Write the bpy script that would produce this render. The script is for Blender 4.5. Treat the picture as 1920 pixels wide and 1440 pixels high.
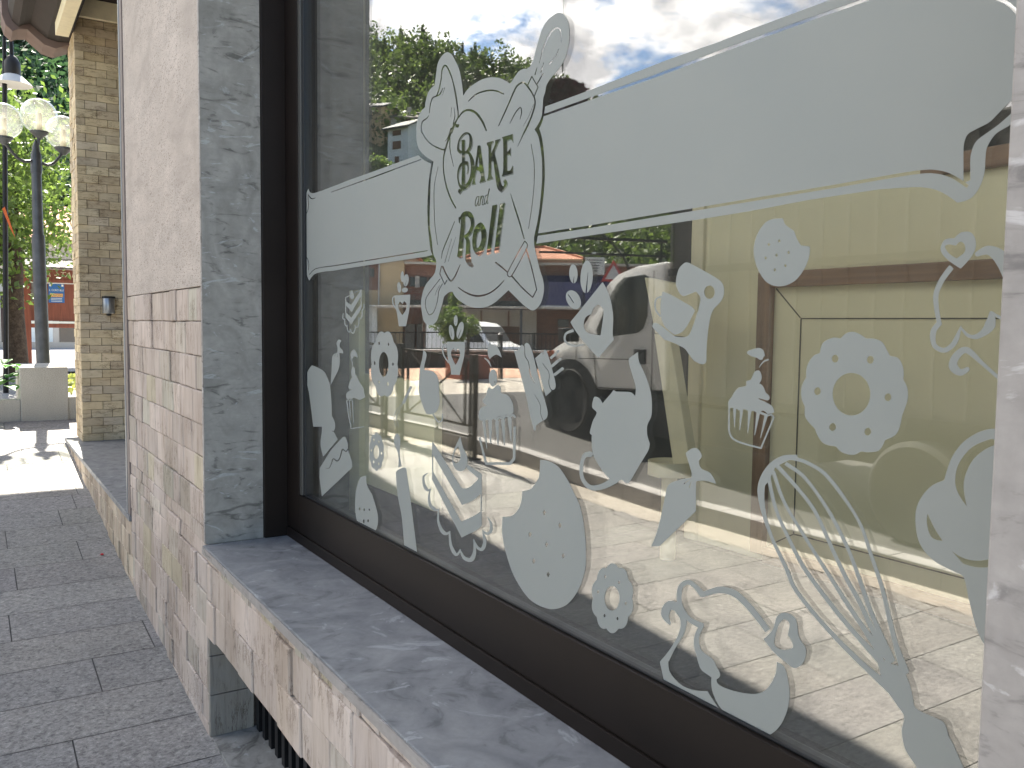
import bpy, bmesh, math, random
import numpy as np
from mathutils import Vector, Matrix
R_=math.radians
scene=bpy.context.scene
for o in list(bpy.data.objects): bpy.data.objects.remove(o)
random.seed(7); rng=np.random.default_rng(7)
# ------------------------------------------------ camera
cam=bpy.data.cameras.new('camera'); co=bpy.data.objects.new('camera',cam); scene.collection.objects.link(co)
RM=[[-0.5359885, 0.063983, -0.8417972], [-0.8441403, -0.0264666, 0.5354687], [0.0119814, 0.9976, 0.0681964]]
m=Matrix(((RM[0][0],RM[0][1],RM[0][2],0),(RM[1][0],RM[1][1],RM[1][2],0),(RM[2][0],RM[2][1],RM[2][2],0),(0,0,0,1)))
co.matrix_world=m; cam.sensor_width=36; cam.lens=30.0957; cam.clip_start=.02; cam.clip_end=3000
scene.camera=co
# ------------------------------------------------ light
SUN_EL=50; SUN_AZ=-4      # azimuth measured from +X towards +Y
se,sa=R_(SUN_EL),R_(SUN_AZ)
sd=Vector((math.cos(se)*math.cos(sa),math.cos(se)*math.sin(sa),math.sin(se)))
sun=bpy.data.lights.new('sun','SUN'); so=bpy.data.objects.new('sun',sun); scene.collection.objects.link(so)
sun.energy=5.0; sun.angle=R_(.53); sun.color=(1,.94,.83)
so.rotation_euler=sd.to_track_quat('Z','Y').to_euler()
w=bpy.data.worlds.new('World'); scene.world=w; w.use_nodes=True
nt=w.node_tree; nt.nodes.clear(); N=nt.nodes.new; L=nt.links.new
out=N('ShaderNodeOutputWorld'); bg=N('ShaderNodeBackground'); bg.inputs[1].default_value=.062
sky=N('ShaderNodeTexSky'); sky.sky_type='NISHITA'; sky.sun_disc=False; sky.sun_elevation=se; sky.sun_rotation=R_(90-SUN_AZ); sky.air_density=1.0; sky.dust_density=.6; sky.altitude=500
tc=N('ShaderNodeTexCoord'); sep=N('ShaderNodeSeparateXYZ'); L(tc.outputs['Generated'],sep.inputs[0])
za=N('ShaderNodeMath'); za.operation='MAXIMUM'; L(sep.outputs['Z'],za.inputs[0]); za.inputs[1].default_value=0
zb=N('ShaderNodeMath'); zb.operation='ADD'; L(za.outputs[0],zb.inputs[0]); zb.inputs[1].default_value=.22
dv=N('ShaderNodeVectorMath'); dv.operation='DIVIDE'; L(tc.outputs['Generated'],dv.inputs[0]); cb=N('ShaderNodeCombineXYZ'); 
for i in range(3): L(zb.outputs[0],cb.inputs[i])
L(cb.outputs[0],dv.inputs[1])
mp=N('ShaderNodeMapping'); L(dv.outputs[0],mp.inputs[0]); mp.inputs['Location'].default_value=(.35,1.9,0)
n1=N('ShaderNodeTexNoise'); n1.inputs['Scale'].default_value=3.1; n1.inputs['Detail'].default_value=12; n1.inputs['Roughness'].default_value=.6; n1.inputs['Distortion'].default_value=.25; L(mp.outputs[0],n1.inputs['Vector'])
cd=N('ShaderNodeVectorMath'); cd.operation='DOT_PRODUCT'; L(tc.outputs['Generated'],cd.inputs[0]); cd.inputs[1].default_value=(.66,.70,.27)
cm=N('ShaderNodeMapRange'); L(cd.outputs['Value'],cm.inputs[0]); cm.inputs[1].default_value=.45; cm.inputs[2].default_value=.92; cm.inputs[3].default_value=-.16; cm.inputs[4].default_value=.035
ca=N('ShaderNodeMath'); ca.operation='ADD'; L(n1.outputs[0],ca.inputs[0]); L(cm.outputs[0],ca.inputs[1])
cr=N('ShaderNodeValToRGB'); cr.color_ramp.elements[0].position=.44; cr.color_ramp.elements[1].position=.53; L(ca.outputs[0],cr.inputs[0])
n2=N('ShaderNodeTexNoise'); n2.inputs['Scale'].default_value=6; n2.inputs['Detail'].default_value=8; L(mp.outputs[0],n2.inputs['Vector'])
cc=N('ShaderNodeValToRGB'); cc.color_ramp.elements[0].position=.38; cc.color_ramp.elements[0].color=(6.6,6.45,6.5,1); cc.color_ramp.elements[1].position=.62; cc.color_ramp.elements[1].color=(17.5,16.9,16.0,1); L(n2.outputs[0],cc.inputs[0])
mx=N('ShaderNodeMix'); mx.data_type='RGBA'; L(cr.outputs[0],mx.inputs[0]); L(sky.outputs[0],mx.inputs[6]); L(cc.outputs[0],mx.inputs[7])
L(mx.outputs[2],bg.inputs[0]); L(bg.outputs[0],out.inputs[0])
vs=scene.view_settings; vs.view_transform='Standard'; vs.look='None'; vs.exposure=2.52; vs.gamma=1
scene.render.engine='CYCLES'; cy=scene.cycles
cy.max_bounces=12; cy.transparent_max_bounces=32; cy.glossy_bounces=6; cy.diffuse_bounces=5; cy.transmission_bounces=8
# ------------------------------------------------ materials
def nm(name,base=(.5,.5,.5),rough=.7,metal=0,spec=.4):
    m=bpy.data.materials.new(name); m.use_nodes=True; b=m.node_tree.nodes['Principled BSDF']
    b.inputs['Base Color'].default_value=(*base,1); b.inputs['Roughness'].default_value=rough; b.inputs['Metallic'].default_value=metal; b.inputs['Specular IOR Level'].default_value=spec
    return m,b
def tex(m,kind,scale,vec=None,detail=6,rough=.6,dist=0):
    t=m.node_tree; n=t.nodes.new('ShaderNodeTex'+kind)
    if 'Scale' in n.inputs: n.inputs['Scale'].default_value=scale
    if kind=='Noise': n.inputs['Detail'].default_value=detail; n.inputs['Roughness'].default_value=rough; n.inputs['Distortion'].default_value=dist
    if vec is not None: t.links.new(vec,n.inputs['Vector'])
    return n
def mapv(m,scale=(1,1,1),rot=(0,0,0),loc=(0,0,0)):
    t=m.node_tree; g=t.nodes.new('ShaderNodeTexCoord'); p=t.nodes.new('ShaderNodeMapping'); t.links.new(g.outputs['Object'],p.inputs[0])
    p.inputs['Scale'].default_value=scale; p.inputs['Rotation'].default_value=tuple(R_(a) for a in rot); p.inputs['Location'].default_value=loc; return p.outputs[0]
def ramp(m,src,stops):
    t=m.node_tree; r=t.nodes.new('ShaderNodeValToRGB'); e=r.color_ramp.elements
    while len(e)<len(stops): e.new(.5)
    for k,(p,c) in enumerate(stops): e[k].position=p; e[k].color=(*c,1) if len(c)==3 else c
    t.links.new(src,r.inputs[0]); return r.outputs[0]
def mix(m,f,a,b,mode='MIX'):
    t=m.node_tree; x=t.nodes.new('ShaderNodeMix'); x.data_type='RGBA'; x.blend_type=mode
    for i,v in ((0,f),(6,a),(7,b)):
        if hasattr(v,'is_output') or hasattr(v,'links'): t.links.new(v,x.inputs[i])
        elif i==0: x.inputs[0].default_value=v
        else: x.inputs[i].default_value=(*v,1)
    return x.outputs[2]
def setc(m,b,c): m.node_tree.links.new(c,b.inputs['Base Color'])
def bump(m,b,src,strength=.3,dist=.01):
    t=m.node_tree; u=t.nodes.new('ShaderNodeBump'); u.inputs['Strength'].default_value=strength; u.inputs['Distance'].default_value=dist
    t.links.new(src,u.inputs['Height']); t.links.new(u.outputs[0],b.inputs['Normal'])
def attr(m,name='tint'):
    n=m.node_tree.nodes.new('ShaderNodeAttribute'); n.attribute_name=name; return n.outputs['Color']
def simple(name,c,rough=.6,metal=0,var=.12,scale=30,spec=.4,bmp=0):
    m,b=nm(name,c,rough,metal,spec)
    if var:
        n=tex(m,'Noise',scale,mapv(m)); k=1+var
        setc(m,b,ramp(m,n.outputs[0],[(.3,tuple(x*(1-var) for x in c)),(.7,tuple(min(1,x*k) for x in c))]))
        if bmp: bump(m,b,n.outputs[0],bmp,.005)
    return m
def white1(): return (1,1,1)
# rough stone cladding tiles (split face)
def mk_tile(name,streak=(38,38,5),dark=.62):
    m,b=nm(name,rough=.85,spec=.25)
    v=mapv(m,streak); n=tex(m,'Noise',1,v,10,.7,.6); v2=mapv(m,(3,3,2.2)); n2=tex(m,'Noise',1,v2,4,.5)
    c=mix(m,1,attr(m),ramp(m,n.outputs[0],[(.32,(dark,dark*.94,dark*.9)),(.46,(.96,.95,.94)),(.75,(1.1,1.1,1.1))]),'MULTIPLY')
    c=mix(m,1,c,ramp(m,n2.outputs[0],[(.3,(.84,.82,.8)),(.65,(1.06,1.06,1.06))]),'MULTIPLY')
    k=(streak[0]*.42,streak[1]*.42,streak[2]*.6); n3=tex(m,'Noise',1,mapv(m,k,(0,4,0),(5,3,2)),9,.75,.5); n4=tex(m,'Noise',1,mapv(m,(5,5,7),(0,0,0),(9,1,4)),3,.5)
    ln=ramp(m,n3.outputs[0],[(.478,(1,1,1)),(.498,(.30,.25,.22)),(.512,(1,1,1))]); mk=ramp(m,n4.outputs[0],[(.46,(0,0,0)),(.56,(1,1,1))])
    c=mix(m,mk,c,mix(m,1,c,ln,'MULTIPLY')); setc(m,b,c)
    n6=tex(m,'Noise',1,mapv(m,(2.2,2.2,.5),(0,0,0),(3,8,1)),6,.65,.4); c=mix(m,1,c,ramp(m,n6.outputs[0],[(.32,(.80,.76,.70)),(.55,(1.02,1.02,1.02))]),'MULTIPLY'); setc(m,b,c)
    bump(m,b,n.outputs[0],.55,.006); return m
M_tile=mk_tile('split stone tile')
M_brick=mk_tile('stone strip cladding',(9,9,30),.58)
# pale slab with small worm-like pits
M_slab,b=nm('pitted travertine',rough=.8,spec=.25)
v=mapv(M_slab,(1,1,1),(0,38,0)); vv=mapv(M_slab,(55,55,150),(0,-35,0)); n=tex(M_slab,'Noise',1,vv,5,.65,1.6); n2=tex(M_slab,'Noise',2.6,mapv(M_slab),6,.6,.4)
n3=tex(M_slab,'Noise',1,mapv(M_slab,(3,3,9),(0,-40,0)),8,.65,1.0)
c=ramp(M_slab,n2.outputs[0],[(.3,(.40,.345,.30)),(.7,(.53,.465,.41))])
c=mix(M_slab,1,c,ramp(M_slab,n3.outputs[0],[(.35,(.86,.86,.86)),(.6,(1.03,1.03,1.03))]),'MULTIPLY')
pit=ramp(M_slab,n.outputs[0],[(.385,(.42,.39,.37)),(.46,(1,1,1))])
msk=ramp(M_slab,n2.outputs[0],[(.40,(.25,.25,.25)),(.55,(1,1,1))])
c2=mix(M_slab,1,c,pit,'MULTIPLY'); setc(M_slab,b,mix(M_slab,msk,c,c2)); bump(M_slab,b,n.outputs[0],.35,.004)
def marble(name,lo,hi,vein,rot,rough=.3,white=(.5,.53,.55),sc=1):
    m,b=nm(name,rough=rough,spec=.35)
    n=tex(m,'Noise',1,mapv(m,(5*sc,5*sc,16*sc),rot),10,.62,1.5); n2=tex(m,'Noise',3.2*sc,mapv(m,(1,1,1),rot),7,.55,2.2); n4=tex(m,'Noise',60,mapv(m),4)
    c=ramp(m,n2.outputs[0],[(.3,lo),(.68,hi)])
    c=mix(m,1,c,ramp(m,n.outputs[0],[(.34,vein),(.43,(.93,.93,.93)),(.6,(1,1,1))]),'MULTIPLY')
    n5=tex(m,'Noise',1,mapv(m,(3*sc,3*sc,9*sc),(rot[0]+8,rot[1]-5,rot[2]+12),(3,1,2)),9,.6,2.6)
    c=mix(m,ramp(m,n5.outputs[0],[(.60,(0,0,0)),(.66,(.5,.5,.5)),(.72,(0,0,0))]),c,white)
    c=mix(m,1,c,ramp(m,n4.outputs[0],[(.3,(.93,.93,.93)),(.7,(1.05,1.05,1.05))]),'MULTIPLY')
    setc(m,b,c); r=ramp(m,n.outputs[0],[(.3,(rough+.2,)*3),(.6,(rough,)*3)]); m.node_tree.links.new(r,b.inputs['Roughness']); bump(m,b,n4.outputs[0],.06,.002); return m
M_reveal=marble('grey veined marble',(.24,.235,.215),(.36,.35,.325),(.50,.50,.50),(40,0,0),.5,(.5,.53,.55),1.7)
M_sill=marble('blue grey sill marble',(.19,.192,.20),(.29,.29,.292),(.66,.66,.66),(0,90,38),.42,(.50,.51,.52),1.7)
M_pier=marble('pale lilac marble',(.26,.24,.225),(.35,.325,.305),(.55,.55,.56),(0,90,0),.5,(.6,.58,.58),1.3)
# pavement granite
M_pave,b=nm('granite paving',rough=.75,spec=.3)
n=tex(M_pave,'Noise',1,mapv(M_pave,(58,46,40),(0,0,28)),10,.85,.5); n2=tex(M_pave,'Noise',1.4,mapv(M_pave),5,.6); n3=tex(M_pave,'Noise',1,mapv(M_pave,(12,5,5),(0,0,20)),6,.7,.5)
c=ramp(M_pave,n.outputs[0],[(.38,(.09,.088,.088)),(.47,(.235,.228,.22)),(.57,(.34,.33,.315)),(.68,(.60,.58,.55))])
c=mix(M_pave,1,c,ramp(M_pave,n2.outputs[0],[(.3,(.78,.78,.79)),(.7,(1.12,1.1,1.08))]),'MULTIPLY')
c=mix(M_pave,1,c,ramp(M_pave,n3.outputs[0],[(.3,(.93,.925,.92)),(.6,(1.04,1.04,1.03))]),'MULTIPLY')
c=mix(M_pave,1,c,attr(M_pave),'MULTIPLY'); setc(M_pave,b,c); bump(M_pave,b,n.outputs[0],.35,.003)
def granular(name,a,c_,sc=120,rough=.9,bm=.4):
    m,b=nm(name,rough=rough,spec=.2); n=tex(m,'Noise',sc,mapv(m),6,.8); n2=tex(m,'Noise',1.2,mapv(m),6)
    c=ramp(m,n.outputs[0],[(.35,a),(.65,c_)]); c=mix(m,1,c,ramp(m,n2.outputs[0],[(.3,(.8,.8,.8)),(.7,(1.12,1.12,1.12))]),'MULTIPLY'); setc(m,b,c); bump(m,b,n.outputs[0],bm,.006); return m
M_asph=granular('worn asphalt',(.045,.044,.043),(.135,.13,.125))
M_kerb=granular('kerb granite',(.27,.26,.25),(.5,.48,.46),90)
M_strip=granular('sandy strip',(.28,.25,.21),(.48,.44,.38),40)
M_terra=granular('terracotta paving',(.40,.24,.16),(.55,.36,.26),20)
M_plant=granular('speckled granite',(.22,.21,.18),(.58,.56,.50),150,.8,.2)
M_joint=simple('joint',(.10,.095,.09),.95,0,.2)
M_mortar=simple('cladding backing',(.10,.085,.075),.95,0,.2)
M_frame=simple('bronze frame',(.011,.0075,.006),.5,.0,.25,2.5,.22)
M_frame2=simple('black gasket',(.012,.014,.017),.45,0,0)
M_bead=simple('glazing bead',(.10,.10,.095),.5,.6,0)
M_cream=simple('cream board',(.80,.72,.47),.55,0,.05,3)
M_creamw=simple('cream timber',(.82,.73,.50),.6,0,.08,14,.3,.2)
M_groove=simple('dark groove',(.05,.035,.02),.8,0,0)
def wood(name,a,b_,sc=(30,30,2)):
    m,b=nm(name,rough=.45,spec=.4); n=tex(m,'Noise',1,mapv(m,sc),8,.6,.8); setc(m,b,ramp(m,n.outputs[0],[(.3,a),(.7,b_)])); bump(m,b,n.outputs[0],.15,.002); return m
M_wood=wood('brown stained wood',(.14,.07,.035),(.30,.165,.085)); M_woodh=wood('brown stained wood rail',(.14,.07,.035),(.30,.165,.085),(2,30,30))
M_red=wood('red brown timber',(.13,.035,.022),(.24,.07,.04))
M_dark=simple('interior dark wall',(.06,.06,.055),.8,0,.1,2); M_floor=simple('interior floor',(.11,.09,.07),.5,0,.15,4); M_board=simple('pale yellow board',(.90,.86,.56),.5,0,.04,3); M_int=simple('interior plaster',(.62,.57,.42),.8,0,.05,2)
M_iron=simple('black iron',(.016,.016,.018),.45,.5,.2,20); M_post=simple('grey painted steel',(.075,.08,.09),.45,.4,.25,9)
M_brpost=simple('brown railing steel',(.055,.045,.032),.5,.4,.15,9)
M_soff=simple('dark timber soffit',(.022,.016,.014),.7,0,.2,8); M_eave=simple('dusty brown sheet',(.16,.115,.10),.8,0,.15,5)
M_bark=granular('bark',(.03,.022,.017),(.10,.075,.055),14,.95,.8)
def leafm(name,a,c_,tr=.35):
    m=bpy.data.materials.new(name); m.use_nodes=True; t=m.node_tree; t.nodes.clear(); o=t.nodes.new('ShaderNodeOutputMaterial'); d=t.nodes.new('ShaderNodeBsdfPrincipled'); tl=t.nodes.new('ShaderNodeBsdfTranslucent'); x=t.nodes.new('ShaderNodeMixShader'); x.inputs[0].default_value=tr
    at=t.nodes.new('ShaderNodeAttribute'); at.attribute_name='tint'; r=t.nodes.new('ShaderNodeValToRGB'); r.color_ramp.elements[0].color=(*a,1); r.color_ramp.elements[1].color=(*c_,1); t.links.new(at.outputs['Fac'],r.inputs[0])
    d.inputs['Roughness'].default_value=.5; t.links.new(r.outputs[0],d.inputs['Base Color']); t.links.new(r.outputs[0],tl.inputs[0]); t.links.new(d.outputs[0],x.inputs[1]); t.links.new(tl.outputs[0],x.inputs[2]); t.links.new(x.outputs[0],o.inputs[0]); return m
M_leaf=leafm('tree leaves',(.045,.085,.018),(.18,.26,.05),.45); M_leafd=leafm('forest leaves',(.035,.060,.016),(.15,.21,.05),.42); M_leafm=leafm('mountain forest leaves',(.018,.045,.020),(.055,.11,.040),.35)
M_broad=leafm('broad leaves',(.04,.14,.02),(.12,.30,.05),.35); M_flower=leafm('dark red petals',(.05,.006,.012),(.16,.02,.05),.3); M_grass=leafm('grass blades',(.10,.13,.03),(.30,.32,.08),.4)
def glassy(name,f0=.045,tint=(.992,.996,.985),rough=0,dust_haze=0):
    m=bpy.data.materials.new(name); m.use_nodes=True; t=m.node_tree; t.nodes.clear(); N=t.nodes.new; L=t.links.new
    o=N('ShaderNodeOutputMaterial'); g=N('ShaderNodeNewGeometry'); dp=N('ShaderNodeVectorMath'); dp.operation='DOT_PRODUCT'; L(g.outputs['Normal'],dp.inputs[0]); L(g.outputs['Incoming'],dp.inputs[1])
    ab=N('ShaderNodeMath'); ab.operation='ABSOLUTE'; L(dp.outputs['Value'],ab.inputs[0]); su=N('ShaderNodeMath'); su.operation='SUBTRACT'; su.inputs[0].default_value=1; L(ab.outputs[0],su.inputs[1])
    pw=N('ShaderNodeMath'); pw.operation='POWER'; L(su.outputs[0],pw.inputs[0]); pw.inputs[1].default_value=5
    ml=N('ShaderNodeMath'); ml.operation='MULTIPLY_ADD'; L(pw.outputs[0],ml.inputs[0]); ml.inputs[1].default_value=1-f0; ml.inputs[2].default_value=f0
    nz=N('ShaderNodeTexNoise'); nz.inputs['Scale'].default_value=1.6; nz.inputs['Detail'].default_value=1; oc_=N('ShaderNodeTexCoord'); L(oc_.outputs['Object'],nz.inputs['Vector']); bu=N('ShaderNodeBump'); bu.inputs['Strength'].default_value=1; bu.inputs['Distance'].default_value=.0012; L(nz.outputs[0],bu.inputs['Height'])
    tr=N('ShaderNodeBsdfTransparent'); tr.inputs[0].default_value=(*tint,1); gl=N('ShaderNodeBsdfGlossy'); gl.inputs['Roughness'].default_value=rough; gl.inputs[0].default_value=(1,1,1,1); L(bu.outputs[0],gl.inputs['Normal'])
    x=N('ShaderNodeMixShader'); L(ml.outputs[0],x.inputs[0]); L(tr.outputs[0],x.inputs[1]); L(gl.outputs[0],x.inputs[2])
    if dust_haze:  # faint dust film, also a warm haze painted over the reflections
        dn=N('ShaderNodeTexNoise'); dn.inputs['Scale'].default_value=3.5; dn.inputs['Detail'].default_value=9; dn.inputs['Roughness'].default_value=.7; dn.inputs['Distortion'].default_value=.6; L(oc_.outputs['Object'],dn.inputs['Vector'])
        mr=N('ShaderNodeMapRange'); L(dn.outputs[0],mr.inputs[0]); mr.inputs[1].default_value=.35; mr.inputs[2].default_value=.7; mr.inputs[3].default_value=dust_haze*.6; mr.inputs[4].default_value=dust_haze*1.5
        df=N('ShaderNodeBsdfDiffuse'); df.inputs[0].default_value=(.8,.78,.68,1); y=N('ShaderNodeMixShader'); L(mr.outputs[0],y.inputs[0]); L(x.outputs[0],y.inputs[1]); L(df.outputs[0],y.inputs[2]); L(y.outputs[0],o.inputs[0])
    else: L(x.outputs[0],o.inputs[0])
    return m
M_glass=glassy('window glass outer',.135,dust_haze=.012); M_glass2=glassy('window glass inner',.04); M_globe=glassy('lamp globe glass',.10,(.86,.87,.84),.10)
_t=M_globe.node_tree; _o=[q for q in _t.nodes if q.type=='OUTPUT_MATERIAL'][0]; _s=_o.inputs[0].links[0].from_socket; _d=_t.nodes.new('ShaderNodeBsdfTranslucent'); _d.inputs[0].default_value=(.8,.8,.76,1); _x=_t.nodes.new('ShaderNodeMixShader'); _x.inputs[0].default_value=.07; _t.links.new(_s,_x.inputs[1]); _t.links.new(_d.outputs[0],_x.inputs[2]); _t.links.new(_x.outputs[0],_o.inputs[0])
# frosted vinyl film
M_film=bpy.data.materials.new('frosted vinyl film'); M_film.use_nodes=True; t=M_film.node_tree; b=t.nodes['Principled BSDF']; o=t.nodes['Material Output']
b.inputs['Base Color'].default_value=(.30,.335,.33,1); b.inputs['Roughness'].default_value=.55; b.inputs['Specular IOR Level'].default_value=.35
tl=t.nodes.new('ShaderNodeBsdfTranslucent'); tl.inputs[0].default_value=(.7,.72,.72,1); x=t.nodes.new('ShaderNodeMixShader'); x.inputs[0].default_value=.2
tp=t.nodes.new('ShaderNodeBsdfTransparent'); x2=t.nodes.new('ShaderNodeMixShader'); x2.inputs[0].default_value=.10
t.links.new(b.outputs[0],x.inputs[1]); t.links.new(tl.outputs[0],x.inputs[2]); t.links.new(x.outputs[0],x2.inputs[1]); t.links.new(tp.outputs[0],x2.inputs[2]); t.links.new(x2.outputs[0],o.inputs[0])
_n=tex(M_film,'Noise',2.2,mapv(M_film),5,.6); setc(M_film,b,ramp(M_film,_n.outputs[0],[(.3,(.295,.318,.308)),(.7,(.335,.35,.332))]))
M_van=simple('white van paint',(.82,.81,.79),.28,0,.03,2,.6); M_vanside=M_van
M_box=simple('grey cargo body',(.17,.165,.155),.6,.1,.1,3); M_tyre=simple('tyre rubber',(.015,.015,.015),.85,0,.2,30); M_rim=simple('wheel rim',(.06,.06,.062),.4,.7,.1,10)
M_cglass,_b=nm('car glass',(.010,.013,.015),.08,0,.22); M_blackp=simple('black plastic',(.015,.015,.016),.55,0,0); M_orange=simple('orange lamp',(.55,.12,.03),.3,0,0); M_chrome,_b=nm('headlamp',(.35,.35,.35),.3,.4)
M_white=simple('white render',(.62,.62,.60),.8,0,.08,1.5); M_yel=simple('ochre render',(.50,.37,.22),.85,0,.1,.6); M_beige=simple('beige render',(.46,.40,.33),.85,0,.1,.7); M_navy=simple('navy awning cloth',(.007,.010,.045),.9,0,.15,2,.1)
M_slate=simple('dark slate roof',(.035,.037,.04),.7,0,.3,6); M_win=simple('window dark glass',(.02,.024,.03),.15,0,0,1,.7); M_brwin=simple('brown shutter',(.14,.07,.04),.6,0,.1)
def brickm(name,a,c_,mort,sc):
    m,b=nm(name,rough=.85); g=m.node_tree.nodes.new('ShaderNodeTexBrick'); v=mapv(m,(1,1,1),(90,0,0)); m.node_tree.links.new(v,g.inputs[0]); g.inputs['Color1'].default_value=(*a,1); g.inputs['Color2'].default_value=(*c_,1); g.inputs['Mortar'].default_value=(*mort,1); g.inputs['Scale'].default_value=sc
    n=tex(m,'Noise',.8,mapv(m)); setc(m,b,mix(m,1,g.outputs[0],ramp(m,n.outputs[0],[(.3,(.8,.8,.8)),(.7,(1.1,1.1,1.1))]),'MULTIPLY')); return m
M_rbrick=brickm('red brick wall',(.26,.11,.07),(.20,.085,.055),(.25,.19,.15),2.2)
def rooftile(name,a,c_,sx=4.5):
    m,b=nm(name,rough=.85); wv=m.node_tree.nodes.new('ShaderNodeTexWave'); wv.inputs['Scale'].default_value=sx; m.node_tree.links.new(mapv(m),wv.inputs[0]); wv.inputs['Distortion'].default_value=.6
    n=tex(m,'Noise',9,mapv(m),6,.7); c=ramp(m,n.outputs[0],[(.3,a),(.7,c_)]); c=mix(m,1,c,ramp(m,wv.outputs[0],[(.0,(.6,.6,.6)),(.4,(1,1,1))]),'MULTIPLY'); setc(m,b,c); return m
M_clay=rooftile('clay roof tiles',(.36,.13,.07),(.62,.30,.17)); M_brtile=rooftile('brown roof tiles',(.10,.08,.07),(.30,.27,.25),6)
M_blue=simple('blue poster paper',(.03,.13,.36),.5,0,.05,8); M_cletter=simple('cream lettering',(.6,.52,.38),.7,0,0); M_paper=simple('white paper',(.7,.72,.68),.6,0,.05); M_ink=simple('ink',(.05,.05,.06),.7,0,0); M_photo=simple('poster photo',(.5,.28,.12),.5,0,.6,60)
M_bulb=simple('bulb sleeve',(.85,.72,.5),.5,0,0); M_alu=simple('brushed aluminium',(.30,.31,.32),.35,.8,.08,40)
M_hill=granular('hillside scrub',(.02,.035,.012),(.06,.075,.03),.3)
M_lot=granular('ground',(.16,.15,.14),(.30,.28,.26),3); M_rtrim=simple('grey metal edging',(.33,.33,.33),.4,.3,0); M_btrim=simple('taupe edging',(.20,.165,.15),.6,0,.1)
M_brpar=simple('dark parapet stone',(.055,.046,.04),.9,0,.3,3); M_redp=simple('sign red',(.45,.03,.03),.4,0,0); M_wh2=simple('violet plastic pot',(.45,.40,.62),.4,0,0)
# ------------------------------------------------ mesh helpers
class MB:
    def __init__(s): s.v=[];s.f=[];s.t=[]
    def add(s,v,f,t=None):
        o=len(s.v); s.v+= [tuple(p) for p in v]; s.f+=[tuple(i+o for i in q) for q in f]; s.t+=[t or (1,1,1)]*len(f)
    def box(s,x0,x1,y0,y1,z0,z1,t=None):
        v=[(x,y,z) for z in (z0,z1) for y in (y0,y1) for x in (x0,x1)]
        s.add(v,[(0,2,3,1),(4,5,7,6),(0,1,5,4),(2,6,7,3),(0,4,6,2),(1,3,7,5)],t)
    def obox(s,c,ax,ay,az,t=None):
        c,ax,ay,az=map(Vector,(c,ax,ay,az)); v=[c+ax*i+ay*j+az*k for k in (-1,1) for j in (-1,1) for i in (-1,1)]
        s.add(v,[(0,2,3,1),(4,5,7,6),(0,1,5,4),(2,6,7,3),(0,4,6,2),(1,3,7,5)],t)
    def bar(s,p,q,wd,ht=None,up=(0,0,1)):
        p,q=Vector(p),Vector(q); d=(q-p); L_=d.length; d.normalize(); u=Vector(up)
        if abs(d.dot(u))>.95: u=Vector((0,1,0))
        a=d.cross(u).normalized(); u=a.cross(d).normalized(); s.obox((p+q)/2,d*L_/2,a*wd/2,u*(ht or wd)/2)
    def prism(s,poly,ax,a,b):   # poly of 2D points in the plane normal to axis ax
        def P(p,h): return (h,p[0],p[1]) if ax==0 else (p[0],h,p[1]) if ax==1 else (p[0],p[1],h)
        n=len(poly); s.add([P(p,a) for p in poly]+[P(p,b) for p in poly],[tuple(range(n)),tuple(range(2*n-1,n-1,-1))]+[(i,(i+n),((i+1)%n)+n,(i+1)%n) for i in range(n)])
    def lathe(s,c,prof,n=24,axis='z'):
        v=[];f=[]
        for r,h in prof:
            for k in range(n):
                a=2*math.pi*k/n
                p=(r*math.cos(a),r*math.sin(a),h)
                if axis=='x': p=(h,p[0],p[1])
                if axis=='y': p=(p[0],h,p[1])
                v.append((c[0]+p[0],c[1]+p[1],c[2]+p[2]))
        for i in range(len(prof)-1):
            for k in range(n): f.append((i*n+k,i*n+(k+1)%n,(i+1)*n+(k+1)%n,(i+1)*n+k))
        f.append(tuple(range(n-1,-1,-1))); f.append(tuple((len(prof)-1)*n+k for k in range(n)))
        s.add(v,f)
    def tube(s,pts,r,n=8):
        pts=[Vector(p) for p in pts]; rs=r if isinstance(r,(list,tuple)) else [r]*len(pts); v=[];f=[]; 
        for i,p in enumerate(pts):
            d=(pts[min(i+1,len(pts)-1)]-pts[max(i-1,0)]).normalized(); u=Vector((0,0,1)) if abs(d.z)<.9 else Vector((1,0,0)); a=d.cross(u).normalized(); b=d.cross(a).normalized()
            for k in range(n): th=2*math.pi*k/n; v.append(p+a*rs[i]*math.cos(th)+b*rs[i]*math.sin(th))
        for i in range(len(pts)-1):
            for k in range(n): f.append((i*n+k,i*n+(k+1)%n,(i+1)*n+(k+1)%n,(i+1)*n+k))
        f.append(tuple(range(n-1,-1,-1))); f.append(tuple((len(pts)-1)*n+k for k in range(n))); s.add(v,f)
    def build(s,name,mat,parent=None,bevel=0,smooth=False):
        me=bpy.data.meshes.new(name); me.from_pydata(s.v,[],s.f); me.update()
        if any(t!=(1,1,1) for t in s.t) or mat in (M_tile,M_brick,M_pave):
            a=me.attributes.new('tint','FLOAT_COLOR','FACE'); a.data.foreach_set('color',[c for t in s.t for c in (*t,1)])
        bm=bmesh.new(); bm.from_mesh(me); bmesh.ops.recalc_face_normals(bm,faces=bm.faces)
        if bevel: bmesh.ops.bevel(bm,geom=[e for e in bm.edges if e.calc_face_angle(0)>.5],offset=bevel,segments=2,affect='EDGES',profile=.6)
        bm.to_mesh(me); bm.free()
        if smooth:
            me.polygons.foreach_set('use_smooth',[True]*len(me.polygons)); 
        me.materials.append(mat); o=bpy.data.objects.new(name,me); scene.collection.objects.link(o)
        if smooth and smooth!='all':
            md=o.modifiers.new('n','EDGE_SPLIT'); md.split_angle=R_(35)
        if parent: o.parent=parent
        return o
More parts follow.
